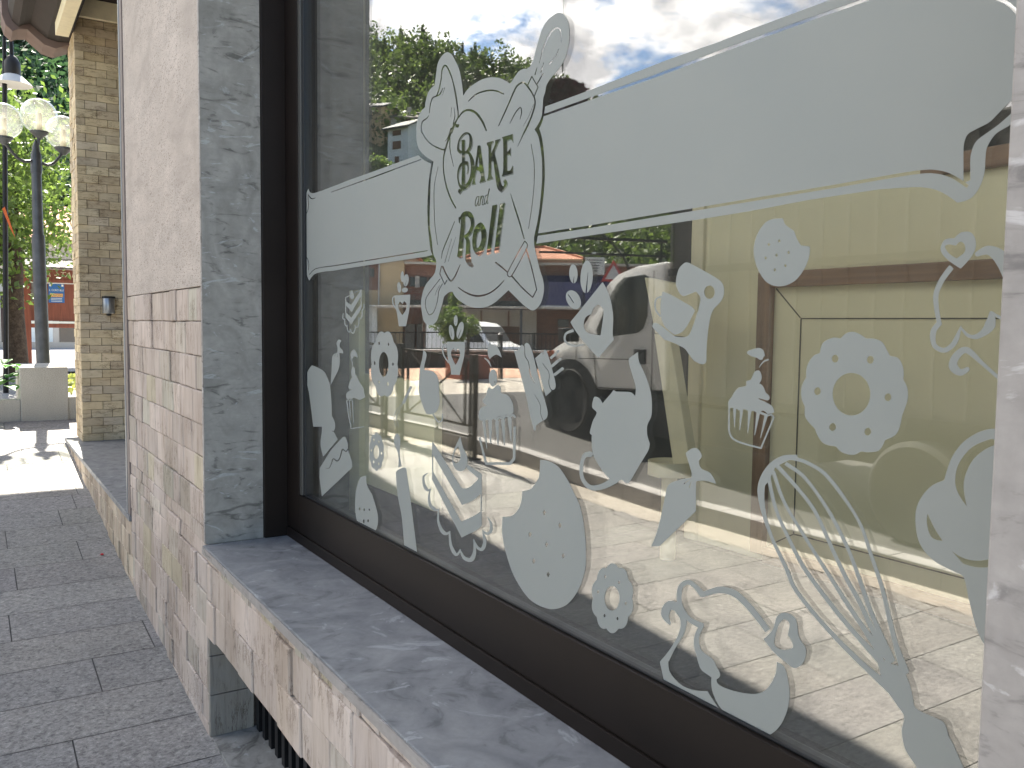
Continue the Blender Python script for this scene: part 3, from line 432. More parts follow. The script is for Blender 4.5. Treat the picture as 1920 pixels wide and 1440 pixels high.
# vinyl decals on the outer face of the glass: outlines in metres on the pane, unit 0.2 mm
DEC={"badge": "7148 3107 -7 -2 -16 -6 -21 -10 -14 -8 -14 -9 -24 -19 -20 -21 -26 -32 -16 -26 -9 -21 -7 -20 -5 -29 -2 -33 -1 -4 -1 -31 1 -29 6 -36 9 -34 8 -24 15 -33 18 -29 23 -25 23 -22 24 -19 23 -14 24 -12 61 -28 54 -22 29 -14 39 -25 18 -14 8 -9 6 -9 6 -14 6 -29 5 -14 25 -36 8 -17 4 -22 2 -40 9 -73 5 -24 8 -22 10 -15 10 -13 23 -23 25 -20 57 -35 -32 -32 -25 -28 -16 -26 -15 -33 -21 -64 -20 -79 -12 -57 -9 -71 0 -17 -1 -3 -3 -87 5 -72 15 -125 18 -108 14 -70 15 -55 35 -99 36 -90 -4 -45 -4 -30 -4 -18 -15 -43 -51 -117 -36 -78 -20 -38 -32 -53 -12 -21 -8 -21 -9 -34 -5 -33 0 -16 2 -24 4 -21 15 -42 11 -21 16 -27 14 -15 25 -21 34 -21 23 -11 15 -6 15 -4 22 -4 17 1 26 3 35 11 36 14 54 23 38 18 62 32 223 124 7 -2 241 -112 51 -19 72 -22 62 -14 32 -6 33 -5 40 -4 71 -3 57 1 48 2 64 5 29 4 77 12 66 14 69 20 63 21 41 15 32 14 46 23 29 17 19 12 24 22 19 22 10 2 19 0 33 0 33 -5 27 -7 58 -23 43 -20 34 -66 28 -48 85 -132 34 -45 16 -15 15 -10 37 -19 41 -13 26 -6 24 -4 44 -3 45 2 23 4 19 4 28 9 33 14 27 19 16 19 26 50 24 67 17 65 2 40 -7 42 -21 54 -33 58 -25 32 -44 40 -46 32 -114 58 -50 23 -23 14 -15 11 -18 22 -11 20 -11 28 -9 34 -1 43 6 20 11 16 40 35 15 15 10 14 10 24 15 57 20 89 45 138 12 66 6 62 1 53 2 5 -2 5 1 49 -2 4 -2 49 -9 118 -2 136 -2 4 0 27 -3 38 -4 26 -16 61 -43 113 -12 43 1 1 5 3 114 51 85 39 74 39 52 30 27 18 31 24 22 19 25 28 20 25 19 35 8 25 6 32 3 41 2 5 -1 97 -8 43 -11 34 -20 33 -29 32 -43 32 -31 15 -45 13 -65 13 -2 39 -4 14 -9 20 -30 47 -17 21 -16 16 -38 25 -31 14 -54 13 -59 8 -35 105 -28 98 -9 20 -11 19 -12 15 -15 12 -17 13 -29 16 -38 14 -57 12 -24 2 -25 0 -20 -2 -25 -5 -19 -7 -22 -9 -41 -23 -27 -19 -11 -8 -26 -26 -102 -119 -28 -37 -30 -52 -28 -59 -18 -52 -25 -88 -25 -110 -43 28 -30 14 -69 18 -86 16 -76 8 -72 4 -63 1 -35 -2 -48 -3 -54 -7 -65 -11 -88 -21 -69 -21 -57 -22 -52 -24 -63 -33 -76 -43 -128 75 -25 12 -18 6 -34 4 -32 0 -28 -1 -11 -1 -41 -12 -17 -1 -15 1 -18 2 -18 5 -16 10 -16 12 -27 29 -18 32 -31 68 -45 79 -49 76 -13 16 -28 24 -23 15 -32 16 -24 9 -37 10 -36 6 -51 4 -30 -1 -19 -2|7186 2977 8 2 11 0 26 -2 20 -3 25 -7 18 -7 19 -10 18 -14 19 -16 33 -34 19 -21 14 -18 16 -24 14 -25 16 -35 26 -60 -1 -2 -6 -2 -3 1 -35 65 -27 44 -21 30 -34 38 -39 36 -32 23 -24 11 -38 11 -27 5 -14 0 -6 -1 -14 -4 -11 -6 -9 -7 -10 -8 -6 -8 -4 -10 -7 -28 -12 -84 -3 -2 -4 -1 -2 0 2 82 3 20 7 22 7 10 4 5 12 10 9 6 22 12 7 2|7143 2755 7 -5 24 -25 26 -24 18 -11 37 -17 0 -2 -4 -3 -4 -1 -41 16 -17 8 -14 9 -14 17 -26 34|7265 2673 49 -23 -1 -2 -14 -10 -2 -1 -56 19 1 2 18 13|7407 2690 1 0 8 -12 49 -78 0 -1 -1 -1 -14 -6 -2 0 -2 2 -47 92 2 2|9570 3192 21 1 13 -3 12 -5 16 -11 17 -18 9 -20 10 -75 12 -37 21 -44 21 -37 14 -20 20 -22 21 -18 11 -7 16 -6 17 -1 48 4 11 -1 15 -2 22 -13 18 -19 17 -25 13 -28 9 -32 12 -62 -8 -4 -10 -2 -2 1 -18 72 -13 32 -17 26 -13 14 -23 19 -10 5 -11 2 -55 -4 -62 -2 -28 1 -23 2 -14 3 -19 8 -15 12 -40 41 -1 2 2 1 8 3 3 0 49 -32 39 -20 26 -3 14 0 3 1 0 0 -19 16 -23 25 -29 46 -34 80 -7 24 -10 59 -9 20 -12 13 -19 13 -17 7 -6 0 -5 -1 -20 -8 -8 -5 -8 -6 -23 -23 -43 -52 -34 -43 -29 -46 -21 -37 -16 -33 -56 -142 -25 -75 -35 -119 -9 -35 -4 -26 2 -18 6 -13 25 -18 54 -31 -1 5 -21 42 -7 18 -2 18 5 32 16 44 8 23 5 2 5 0 -16 -59 -2 -38 11 -34 35 -61 -1 -2 -15 -5 -2 -1 37 -32 31 9 3 0 45 -66 21 -25 13 -14 24 -15 49 -22 -3 -3 -5 0 -41 12 -27 10 -5 1 -1 -1 42 -52 9 -14 11 -25 4 -2 12 2 8 -15 7 -1 32 6 38 10 55 18 51 19 103 41 35 16 36 18 40 22 57 35 48 34 56 47 41 42 19 26 11 30 0 14 -6 18 -7 18 -12 17 -11 10 -12 5 -30 4 -55 6 -23 5 -27 14 -17 11 2 2 8 4 4 1 34 -16 20 -4 86 -7 28 -6 14 -6 18 -17 12 -27 9 -1 -2 -41 2 -4 -1 -17 -4 -13 -18 -30 -14 -3 -3 -1 -35 -37 -26 -23 -51 -41 -49 -34 -56 -34 -54 -27 -44 -20 -101 -41 -65 -24 -54 -18 -50 -14 -19 -3 -10 -4 20 -50 10 -40 5 -47 -1 -55 -6 -41 -11 -45 -31 -90 -26 -57 -27 -51 -30 -46 -36 -48 -39 -47 -34 -38 -44 -41 -50 -45 -5 -4 -27 5 -1 2 73 69 44 46 43 53 39 51 45 68 34 69 24 58 16 47 13 58 2 16 1 66 -6 43 -10 29 -37 69 -12 8 -5 6 -25 43 -39 45 -4 2 0 -81 -6 -33 -13 -36 -35 -80 -52 -107 -3 -3 -9 -1 -2 1 63 147 16 42 11 39 2 13 1 54 -6 62 1 1 8 3 6 2 -36 40 -3 1 -12 -3 -4 1 -76 83 -2 0 -1 -2 -1 -23 -74 -14 -3 1 -20 28 0 3 84 21 3 1 -10 13 -31 24 -16 18 -3 0 -5 -3 -4 0 -72 33 -41 11 -20 2 -26 2 -22 -1 -32 -3 -37 -8 -24 -7 -24 -9 -58 -24 -27 -14 -25 -14 -20 -14 -49 -39 -60 -55 -24 -24 -30 -36 -53 -67 -4 -2 -22 1 -3 1 35 57 29 42 25 29 37 37 46 43 33 25 29 20 28 15 46 23 50 20 37 11 25 7 30 5 20 3 38 2 34 -1 41 -5 28 -8 20 -8 41 -21 0 36 7 42 29 113 14 46 19 54 16 39 24 52 47 92 19 34 28 41 33 44 39 45 19 19 16 11 18 9 14 6 8 3|7529 2667 4 -3 39 -61 -1 -2 -14 -6 -3 0 -1 1 -35 65 1 2|7416 2586 6 -3 107 -80 4 4 78 90 4 4 9 2 6 0 9 -9 63 -59 4 2 21 17 15 10 13 7 27 11 18 4 24 2 24 -1 29 -3 15 -4 25 -7 23 -13 22 -17 25 -24 87 -93 122 -119 91 -93 -2 -2 -14 -5 -7 5 -96 86 -72 68 -56 56 -83 85 -30 27 -19 14 -16 7 -17 5 -35 6 -28 1 -15 -1 -11 -2 -13 -6 -13 -8 -12 -8 -33 -28 -37 -35 -50 -50 -29 -35 -13 -17 -8 -14 -6 -14 -4 -16 0 -25 8 -26 14 -28 27 -41 33 -44 45 -48 79 -75 1 -5 27 -28 80 -90 0 -3 -3 -1 -3 0 -124 113 -6 1 -80 74 -2 4 -43 48 -33 43 -17 26 -18 31 -12 30 -2 12 1 23 5 21 8 19 13 21 -8 -3 -3 2 -62 75 1 4 23 27 -116 86 1 3|7621 2585 -1 0 -3 -3 -103 -117 59 -71 58 67 57 60|9570 2919 5 -5 50 -74 3 -5 -3 -2 -5 0 -2 2 -64 78 2 1|8482 2653 63 11 85 9 85 4 35 0 39 -1 43 -6 50 -11 49 -14 42 -14 1 -1 -11 -8 -5 -1 -75 19 -39 9 -35 5 -39 4 -60 1 -56 -3 -62 -5 -50 -6 -64 -10 -49 -11 -48 -12 -26 -8 -36 -13 -32 -12 -112 -50 -9 8 -2 2 1 2 77 36 58 25 45 16 35 11 47 13|7584 2308 4 -3 45 -60 32 -36 37 -34 78 -61 0 -2 -5 1 -74 54 -45 38 -30 34 -46 62 -2 4|7838 2329 16 0 23 -5 34 -14 29 -17 23 -16 19 -16 64 -64 -2 -2 -6 -3 -3 2 -90 72 -25 17 -45 22 -22 8 -15 3 -3 -1 -3 -2 -5 -9 -6 -22 -1 -16 4 -15 19 -49 0 -3 -7 -2 -2 0 -28 51 -7 19 1 15 4 17 7 14 11 10|9386 2639 3 -2 15 -105 0 -6 -2 -1 -3 0 -24 106 1 5|9016 2277 23 1 18 -1 42 -6 31 -9 26 -13 28 -19 19 -20 17 -27 9 -27 5 -28 0 -19 -4 -12 -7 -9 -21 -18 -26 -16 -20 -6 -13 -1 -12 1 -13 3 -3 -16 -4 -95 28 -5 21 -7 22 -15 10 -10 16 -24 13 -26 7 -26 -1 -49 -2 -12 -23 -67 -12 -21 -12 -14 -22 -21 -23 -16 6 -5 7 5 8 4 10 2 12 1 12 -2 6 -5 8 -20 -2 -6 -20 -22 -14 -5 -13 1 -6 6 -24 5 -8 4 -6 9 -18 13 -26 -3 -23 0 -47 4 -19 5 -34 12 -29 14 -13 10 -39 35 -24 30 -2 -1 4 -15 11 -29 10 -13 17 -16 -48 0 -50 1 10 17 9 19 2 22 -15 43 -25 49 -52 -12 -5 -2 -24 -27 -18 -28 -2 -25 5 -15 7 -16 23 -29 -141 1 -5 1 19 39 9 29 35 130 61 221 4 2 61 10 4 0 1 -2 25 -115 29 -95 3 -8 3 -1 9 37 6 18 11 23 11 17 29 34 28 26 26 20 24 12 -38 17 -21 15 -17 21 -8 17 -3 10 0 25 5 25 12 30 8 13 12 12 12 10 17 11 19 10 21 8 19 6|9013 2257 -18 -3 -18 -7 -8 -4 -12 -8 -8 -7 -10 -15 -5 -21 0 -33 7 -40 8 -20 6 -8 8 -7 31 -17 14 -5 19 -4 11 3 4 131 3 2 46 8 36 5 1 -18 -2 -4 -5 -82 -1 -4 -1 -21 1 -1 2 0 29 13 16 8 7 7 8 16 4 8 0 19 -4 18 -10 22 -15 20 -13 12 -16 12 -26 13 -22 7 -24 4 -24 2|7982 2072 221 4 5 -1 -14 -16 -10 -15 -5 -23 -2 -39 -2 -4 -1 -43 -1 -4 -3 -130 2 -3 -1 -71 4 -33 7 -17 12 -16 12 -11 -1 -2 -222 0 -14 0 -2 1 1 64 3 25 3 -2 13 -15 20 -18 11 -8 10 -4 8 -2 22 0 22 3 7 2 0 2 4 166 -8 2 -16 1 -9 -1 -11 -3 -6 -2 -7 -6 -15 -19 -2 0 0 2 5 105 2 0 11 -18 11 -10 11 -5 9 -2 24 -4 2 1 2 108 -8 8 -7 4 -30 1 -22 -3 -12 -5 -13 -9 -10 -8 -17 -20 -1 22 2 4 2 55 2 11|9013 2254 19 1 21 -2 24 -4 20 -6 26 -14 27 -22 8 -10 12 -20 10 -30 -1 -19 -9 -19 -7 -9 -2 1 8 17 -1 25 -13 32 -8 13 -12 13 -1 7 -3 2 -8 1 -12 8 -25 14 -23 7 -31 5 -24 1 -13 -1 -23 -4 8 4 15 6|7968 2061 4 0 1 -1 -4 -83 -4 -5 -4 -4 0 22 1 4 3 55 2 11|8872 2205 -9 -20 -8 -30 -2 -11 -1 -24 2 -6 9 -21 16 -20 25 -17 32 -15 0 -1 -13 -7 -11 4 -20 10 -23 15 -15 20 -10 21 -1 6 0 25 5 25 12 30|8240 2065 116 4 -5 -14 -3 -17 1 -10 3 -6 9 -12 18 -20 52 -46 1 0 1 2 -1 40 -3 31 -3 9 -6 11 -6 7 -11 10 -21 14 6 1 138 4 6 -1 0 -16 -3 -9 -7 -8 -17 -11 -4 -3 -5 -20 -2 -41 -2 -4 -4 -204 1 -3 1 -40 6 -28 11 -17 23 -19 -2 -1 -7 -1 -139 4 0 1 23 22 14 19 3 8 4 22 -1 60 -4 58 -5 1 -21 3 -8 0 -32 -108 -26 -110 -15 -46 -14 -33 -16 -26 -20 -18 -17 -11 -15 -7 -7 -3 -12 -2 -15 1 -18 5 -34 14 -33 19 -17 14 -9 11 -4 11 0 16 5 8 7 8 8 7 15 10 8 2 5 1 11 -2 8 -4 10 -8 3 -5 0 -4 -4 -6 -15 -19 2 -9 5 -7 6 -4 10 -3 8 2 15 10 11 13 9 15 15 34 42 119 27 69 23 52 25 45 9 22 2 24 -6 12 -14 20 -37 42 -27 23 -35 24 0 2|8225 2054 13 1 5 -2 30 -23 31 -29 24 -28 16 -25 3 -7 0 -17 -6 -19 -30 -55 -22 -51 -27 -70 -43 -119 -15 -34 -9 -15 -3 -3 29 69 27 80 32 81 23 52 27 52 8 21 1 17 -3 7 -23 33 -32 35 -26 23 -36 24 1 2|8042 2020 14 1 19 0 7 -4 7 -7 -3 -104 -7 1 -1 1 2 93 -15 11 -30 1 -25 -3 7 4 9 3|9032 2183 3 -2 -2 -117 -3 -2 -5 0 -2 2 2 115 1 2|8374 2058 14 0 5 -2 15 -13 9 -11 6 -16 2 -16 2 -45 -10 7 -1 28 -2 15 -6 16 -9 12 -9 8 -22 15 0 1|7616 1903 6 0 1 -1 -41 -127 -10 -37 -7 -38 -6 -65 -2 -124 4 -71 11 -77 14 -76 20 -90 45 -172 -2 -1 -6 -1 -3 2 -39 139 -17 69 -18 88 -12 70 -5 41 -4 43 -4 68 1 85 1 4 1 25 6 46 7 32 13 43 42 121 1 3|8662 2053 2 -1 -3 -11 -53 -188 -38 -141 -9 -30 -19 -39 2 -2 5 -1 122 -1 8 -7 -2 -2 -139 2 -4 0 -1 2 12 24 11 28 101 365|8010 1930 6 -10 -3 -71 -2 -17 -5 -8 -2 -1 2 70 1 3 1 33 1 1|9011 2029 -12 -2 -19 -5 -8 -3 -6 -3 -8 -6 -13 -14 -19 -30 -9 -20 -15 -53 -4 -28 -1 -47 5 -32 4 -18 11 -25 11 -15 11 -12 25 -24 24 -12 18 -6 19 -4 2 0 1 2 3 108 2 4 1 51 1 5 3 59 -6 0 -43 -10 -11 -20 -5 -29 1 -25 5 -12 15 -17 -2 -3 -5 -1 -15 10 -12 10 -5 7 -7 14 -4 31 2 25 5 19 -3 6 0 6 2 4 9 8 11 7 17 6 49 8 3 1 -1 83|9126 2045 16 -1 12 1 12 3 2 -1 -9 -5 -20 -6 -13 -1 -4 1 2 7|9010 2026 22 -3 -1 -63 1 -13 -2 -2 -6 0 -3 3 1 68 -29 1 -25 -5 5 5 7 2 19 5|8060 1861 22 0 4 -2 -4 -162 -1 -2 -2 0 -4 -1 -1 2 3 156 -9 1 -15 1 -12 -1 -1 1 6 4 6 2|8718 1938 -2 -1 -2 -8 -14 -96 0 -8 2 -1 48 17|8826 1940 -6 -9 -7 -18 -10 -33 -3 -3 -2 1 -1 6 6 18 9 18|8721 1911 22 -66 -1 -4 -7 -3 -4 3 -16 47 2 17 2 6|8394 1842 20 -3 5 -38 1 -78 -4 -23 -6 -12 -6 -8 3 10 4 22 -1 79 -4 38 -17 5 2 7|8941 1908 4 -11 -5 -19 -2 -25 4 -31 7 -14 28 -34 0 -1 -5 -2 -16 9 -13 11 -11 21 -4 31 2 24 5 19 -3 6 0 6 2 5|9031 1895 -10 -218 -2 -2 -6 1 -1 2 5 146 2 4 1 47 2 11 -3 2 -26 -6 -2 1 3 3 4 2|7958 1727 6 -7 -1 -7 -2 -64 3 -4 19 0 201 0 8 -7 -15 -1 -222 0 -2 2 1 64 2 4 0 19 1 1|9114 1893 -2 0 -1 -1 0 -10 2 -4 5 -205 2 -3 7 4 17 14 13 14 17 24 6 11 7 22 4 37 -7 35 -11 23 -10 11 -13 9 -17 11|9732 1981 2 -1 48 -93 37 -84 11 -33 7 -33 7 -70 -2 -113 -2 -4 -3 -94 -2 -5 -6 -88 -13 -84 -13 -60 -16 -54 -51 -154 -2 -5 -3 0 -10 -1 -1 3 53 168 17 69 12 64 10 86 5 80 2 4 3 94 2 4 1 95 -5 59 -7 35 -8 30 -39 93 -44 88 1 2|9120 1887 25 -15 11 -9 10 -10 7 -12 8 -22 3 -24 -4 -37 -7 -23 -9 -15 -9 -11 13 31 4 16 2 28 -3 24 -8 22 -7 12 -11 12 -25 17 -2 13 0 2|8754 1792 3 -2 22 -44 14 -43 -2 -22 -8 -19 -10 -17 2 -1 6 -1 72 -2 8 -6 -1 -1 -95 0 -2 1 15 27 6 16 -2 21 -13 36 -25 50 -40 -9 -1 0 4 5|8377 1648 127 -3 4 -1 7 -7 -9 -1 -138 4 0 1 6 6|8852 1691 45 -41 14 -10 26 -13 34 -12 18 -5 35 -4 18 -1 23 1 24 2 14 -11 7 -9 10 -5 22 -5 7 -6 16 -2 -4 -4 -11 -4 -9 0 -7 3 -4 4 -23 5 -9 5 -6 8 -17 13 -27 -3 -22 0 -47 4 -20 5 -33 12 -29 15 -13 9 0 5 -17 15 -11 13 -5 10 -1 5|8077 1572 1 -16 8 -18 13 -14 13 -8 29 -17 37 -15 25 -6 10 0 14 3 2 0 -3 -2 -16 -6 -11 -3 -13 1 -11 3 -34 12 -39 21 -13 9 -8 8 -4 4 -7 14 -1 5 0 15 4 6|8476 1551 3 -2 20 -62 5 -1 24 0 13 -2 10 -4 11 -12 16 -29 6 -15 4 -21 -3 -10 6 -5 8 -3 10 1 3 2 1 6 -10 24 -16 47 -1 8 2 6 3 4 12 4 14 2 12 -1 9 -3 3 3 9 2 10 1 9 -29 15 -66 12 -7 5 2 2 6 -2 18 -5 29 -13 43 2 1 16 3 33 2 11 -1 7 -2 10 -8 13 -15 13 -28 6 -21 2 -13 -4 -11 -6 -5 -10 -6 -13 -4 -12 1 -8 5 -16 16 -3 1 -3 -11 -8 -7 -8 -4 -7 -2 -9 -1 -15 6 -9 -1 -3 9 -9 10 5 4 0 3 -6 20 -29 45 -5 5 -6 1 -5 -2 0 -7 27 -77 -1 -4 -4 -6 -14 -6 -16 -3 -12 1 -16 7 -14 -5 -9 0 -7 2 -22 19 -4 -10 -7 -9 -9 -3 -7 1 -8 7 -7 11 3 2 5 1 11 -11 3 0 3 5 0 8 -4 19 -16 50 -32 74 0 2 2 1|8011 1440 4 0 1 -2 -36 -76 -38 -74 -23 -41 -71 -120 -108 -198 -4 -7 -17 1 -2 0 1 3 61 123 34 67 40 72 46 78 62 95 47 78|8504 1476 -2 -1 1 -5 12 -42 4 0 2 -1 24 -31 9 -8 4 0 2 2 -2 3 1 2 8 5 1 9 -9 25 -10 20 -9 13 -7 6 -13 3|8723 1482 -13 -1 -3 -2 15 -38 8 -14 16 -21 16 -14 3 -1 6 4 3 3 0 13 -9 31 -11 20 -11 14 -9 6|8128 1352 101 0 3 -3 114 -530 0 -2 -2 -1 -91 4 -5 0 -2 2 -122 526 0 2|8114 1341 5 0 2 -2 119 -518 3 -2 5 -2 80 -3 3 -5 0 -2 -2 -1 -90 4 -6 0 -2 2 -121 525 0 3|8294 1351 91 -1 11 -1 120 -528 2 -12 -2 -2 -90 14 -6 2 -131 522 -1 5|8280 1340 4 0 2 -3 128 -515 3 -3 6 -1 75 -11 4 -3 1 -6 -2 -1 -90 14 -6 2 -130 521 -1 5|8992 1351 39 0 36 -5 13 -3 23 -11 17 -11 27 -25 3 0 8 2 10 0 19 -3 -11 -68 -17 -2 -13 -1 -3 1 -7 41 -9 -3 0 -15 6 -65 7 -44 72 -312 -3 -2 -13 -1 -9 -5 -16 -7 -20 -3 -29 0 -18 4 -13 -1 -4 2 -39 221 -2 7 -12 -1 -18 -18 -15 -19 -4 -11 -2 -18 1 -61 5 -53 9 -52 0 -20 -2 -12 -4 -7 -7 -13 -18 -18 -16 -15 -19 -14 -11 -6 -18 -7 -29 -7 -20 -4 -18 1 -18 5 -10 9 -2 10 10 12 26 12 25 62 8 43 0 21 5 39 1 44 6 39 7 17 8 10 16 17 23 18 -34 9 -34 16 -32 22 -21 20 -17 23 -11 23 -5 20 1 36 9 32 6 16 7 10 14 17 13 12 17 14 14 8 21 9 30 11 24 5|8981 1291 -11 -3 -38 -20 -20 -15 -8 -9 -7 -11 -9 -23 -1 -9 -1 -26 8 -19 16 -21 22 -21 19 -14 15 -9 23 -9 10 -2 37 -3 3 1 0 5 -7 35 -11 70 -5 100 -17 2|8980 1287 19 0 11 -2 5 -98 10 -69 7 -36 -2 -1 -8 0 -2 2 -12 70 -6 58 -2 66 -17 2 -20 1 6 4|8811 1266 -9 -20 -8 -34 -1 -35 5 -19 8 -19 19 -28 16 -14 19 -15 20 -14 30 -14 34 -11 -6 -6 -4 -1 -15 2 -22 8 -28 14 -21 14 -21 17 -20 28 -14 17 -9 31 0 36 9 32 6 16 7 10|9289 1259 252 -267 41 -46 21 -29 10 -21 12 -51 2 -16 -3 -3 -9 0 -2 1 -9 37 -9 24 -17 29 -32 36 -91 96 -180 203 0 4|8661 1185 8 0 26 -3 25 -7 13 -4 20 -9 16 -11 12 -10 20 -22 18 -27 8 -16 11 -31 7 -42 -1 -52 -3 -19 -9 -24 -16 -27 -28 -31 -21 -17 -12 -6 -19 -8 -25 -7 -14 -2 -20 1 -12 3 -28 8 -21 10 -13 10 -14 13 -19 23 -15 22 -17 32 -16 42 -6 28 0 34 3 25 8 23 17 28 22 25 19 16 19 14 18 10 15 5 15 3|9139 1222 7 -1 12 0 2 -1 -1 -4 -15 -2 -7 0 0 6|8531 1103 -13 -27 -5 -16 -3 -24 -1 -18 7 -44 11 -32 15 -30 22 -34 13 -17 21 -21 21 -14 15 -7 15 -5 28 -6 20 -1 14 2 17 4 -8 -4 -25 -7 -15 -2 -18 1 -16 3 -24 8 -21 10 -14 10 -19 19 -13 17 -22 34 -15 30 -11 32 -7 44 2 33 5 20 13 27|8672 1094 -11 -1 -8 -3 -8 -10 -8 -19 -4 -16 0 -31 5 -35 6 -15 8 -14 16 -22 12 -12 8 -7 16 -8 16 -3 7 0 6 2 5 6 5 12 5 20 2 31 -7 37 -13 38 -8 15 -10 16 -6 6 -11 7 -11 4|8672 1091 9 -2 11 -3 10 -7 8 -11 14 -25 13 -37 6 -25 1 -30 -7 -34 -5 -12 -5 -4 -2 1 6 17 3 21 1 19 -7 37 -14 37 -7 16 -11 15 -6 7 -10 6 -26 7 5 6|9250 1067 4 -2 23 -31 89 -125 76 -128 -1 -3 -3 -1 -4 0 -3 5 -74 122 -109 158 -2 4|9037 1038 4 -3 3 -16 36 -205 6 -4 5 -1 12 1 19 -4 20 -1 25 3 -16 -7 -17 -3 -28 0 -18 5 -15 -1 -3 2 -30 173 -10 50 0 5|9354 1054 19 -26 117 -181 47 -78 -1 -2 -5 -1 -6 0 -58 97 -119 186 -1 4|8898 998 -7 -21 -2 -12 -3 -65 -11 -97 -22 -58 -5 -9 -4 -1 8 26 10 20 7 32 2 38 5 39 1 43 4 34 9 22 5 7|7725 905 158 -144 118 -111 52 -54 3 0 119 62 123 56 5 2 3 0 13 -7 6 -7 -128 -57 -129 -61 -5 0 3 -15 -3 -13 -9 -12 -11 -7 -19 -7 -15 -3 -15 1 -17 5 -2 0 -135 -86 -90 -54 -65 -34 -76 -38 -50 -24 -8 -3 -5 -1 -5 2 -9 8 -63 68 -4 6 67 159 41 93 35 67 64 114 -2 4 -10 14 -4 13 1 15 6 15 11 11 15 10 20 11 7 0|7715 892 -10 -5 -18 -11 -4 -5 -5 -8 -3 -10 0 -13 3 -8 9 -12 4 -4 10 -2 -3 -7 23 -24 137 -131 90 -80 24 -20 19 -11 13 -3 11 1 12 4 7 4 7 8 4 9 0 8 -6 13 -45 48 -60 58 -136 127 -79 72|7691 790 -2 1 -2 -2 -35 -59 -59 -108 -59 -128 -48 -115 1 -2 2 -3 60 -63 4 -2 107 55 82 46 72 44 140 92 -45 38 -69 64 -108 102|9139 730 86 -86 56 -51 46 -29 18 -9 15 -4 7 0 5 2 15 7 17 11 55 45 44 43 68 74 32 -4 3 1 -1 5 18 3 4 0 46 -99 -133 -139 -6 -3 -9 -1 -7 2 -57 53 2 1 14 4 5 0 43 -39 4 -2 118 123 1 4 -40 81 -4 -1 -57 -60 -55 -53 -52 -46 -19 -14 -23 -13 -23 -6 -14 -1 -24 2 -25 8 -29 17 -27 21 -25 23 -27 29 -80 96 3 2|8811 710 4 -11 9 -8 8 -3 16 -4 19 -1 19 4 24 6 4 0 -12 -5 -32 -8 -19 -4 -19 1 -18 5 -10 9 -2 9 2 5|9657 580 167 -92 142 -82 51 -35 23 -20 13 -16 10 -18 7 -30 0 -32 -10 -35 -12 -22 -29 -35 -30 -24 -11 -7 -23 -10 -19 -2 -12 0 -17 2 -28 7 -18 7 -27 12 -16 10 -19 15 -16 17 -33 42 -31 51 -16 43 -19 78 -11 22 -23 27 -70 58 13 5 5 -1 52 -42 29 -26 13 -17 11 -22 26 -101 13 -28 23 -39 29 -38 24 -25 21 -17 12 -7 21 -10 37 -11 21 -3 15 2 18 7 17 11 19 17 16 17 14 19 10 18 10 33 2 23 -2 17 -5 19 -10 19 -13 16 -23 20 -53 35 -136 80 -163 90 -3 3 8 4|8133 501 64 -33 73 -35 41 -17 64 -22 58 -17 37 -8 27 -5 53 -7 69 -6 62 -2 45 1 53 5 68 10 55 11 47 11 71 18 65 22 88 33 7 -1 8 -6 -5 -3 -70 -30 -40 -16 -43 -15 -25 -8 -55 -15 -44 -11 -73 -15 -68 -9 -46 -3 -31 -1 -44 1 -37 3 -46 4 -48 7 -36 6 -62 13 -67 21 -34 12 -45 18 -45 22 -29 16 -76 44 4 4 7 3|9667 495 65 -49 27 -24 22 -30 13 -25 -1 -3 -6 0 -21 35 -16 19 -33 27 -62 46 3 3",
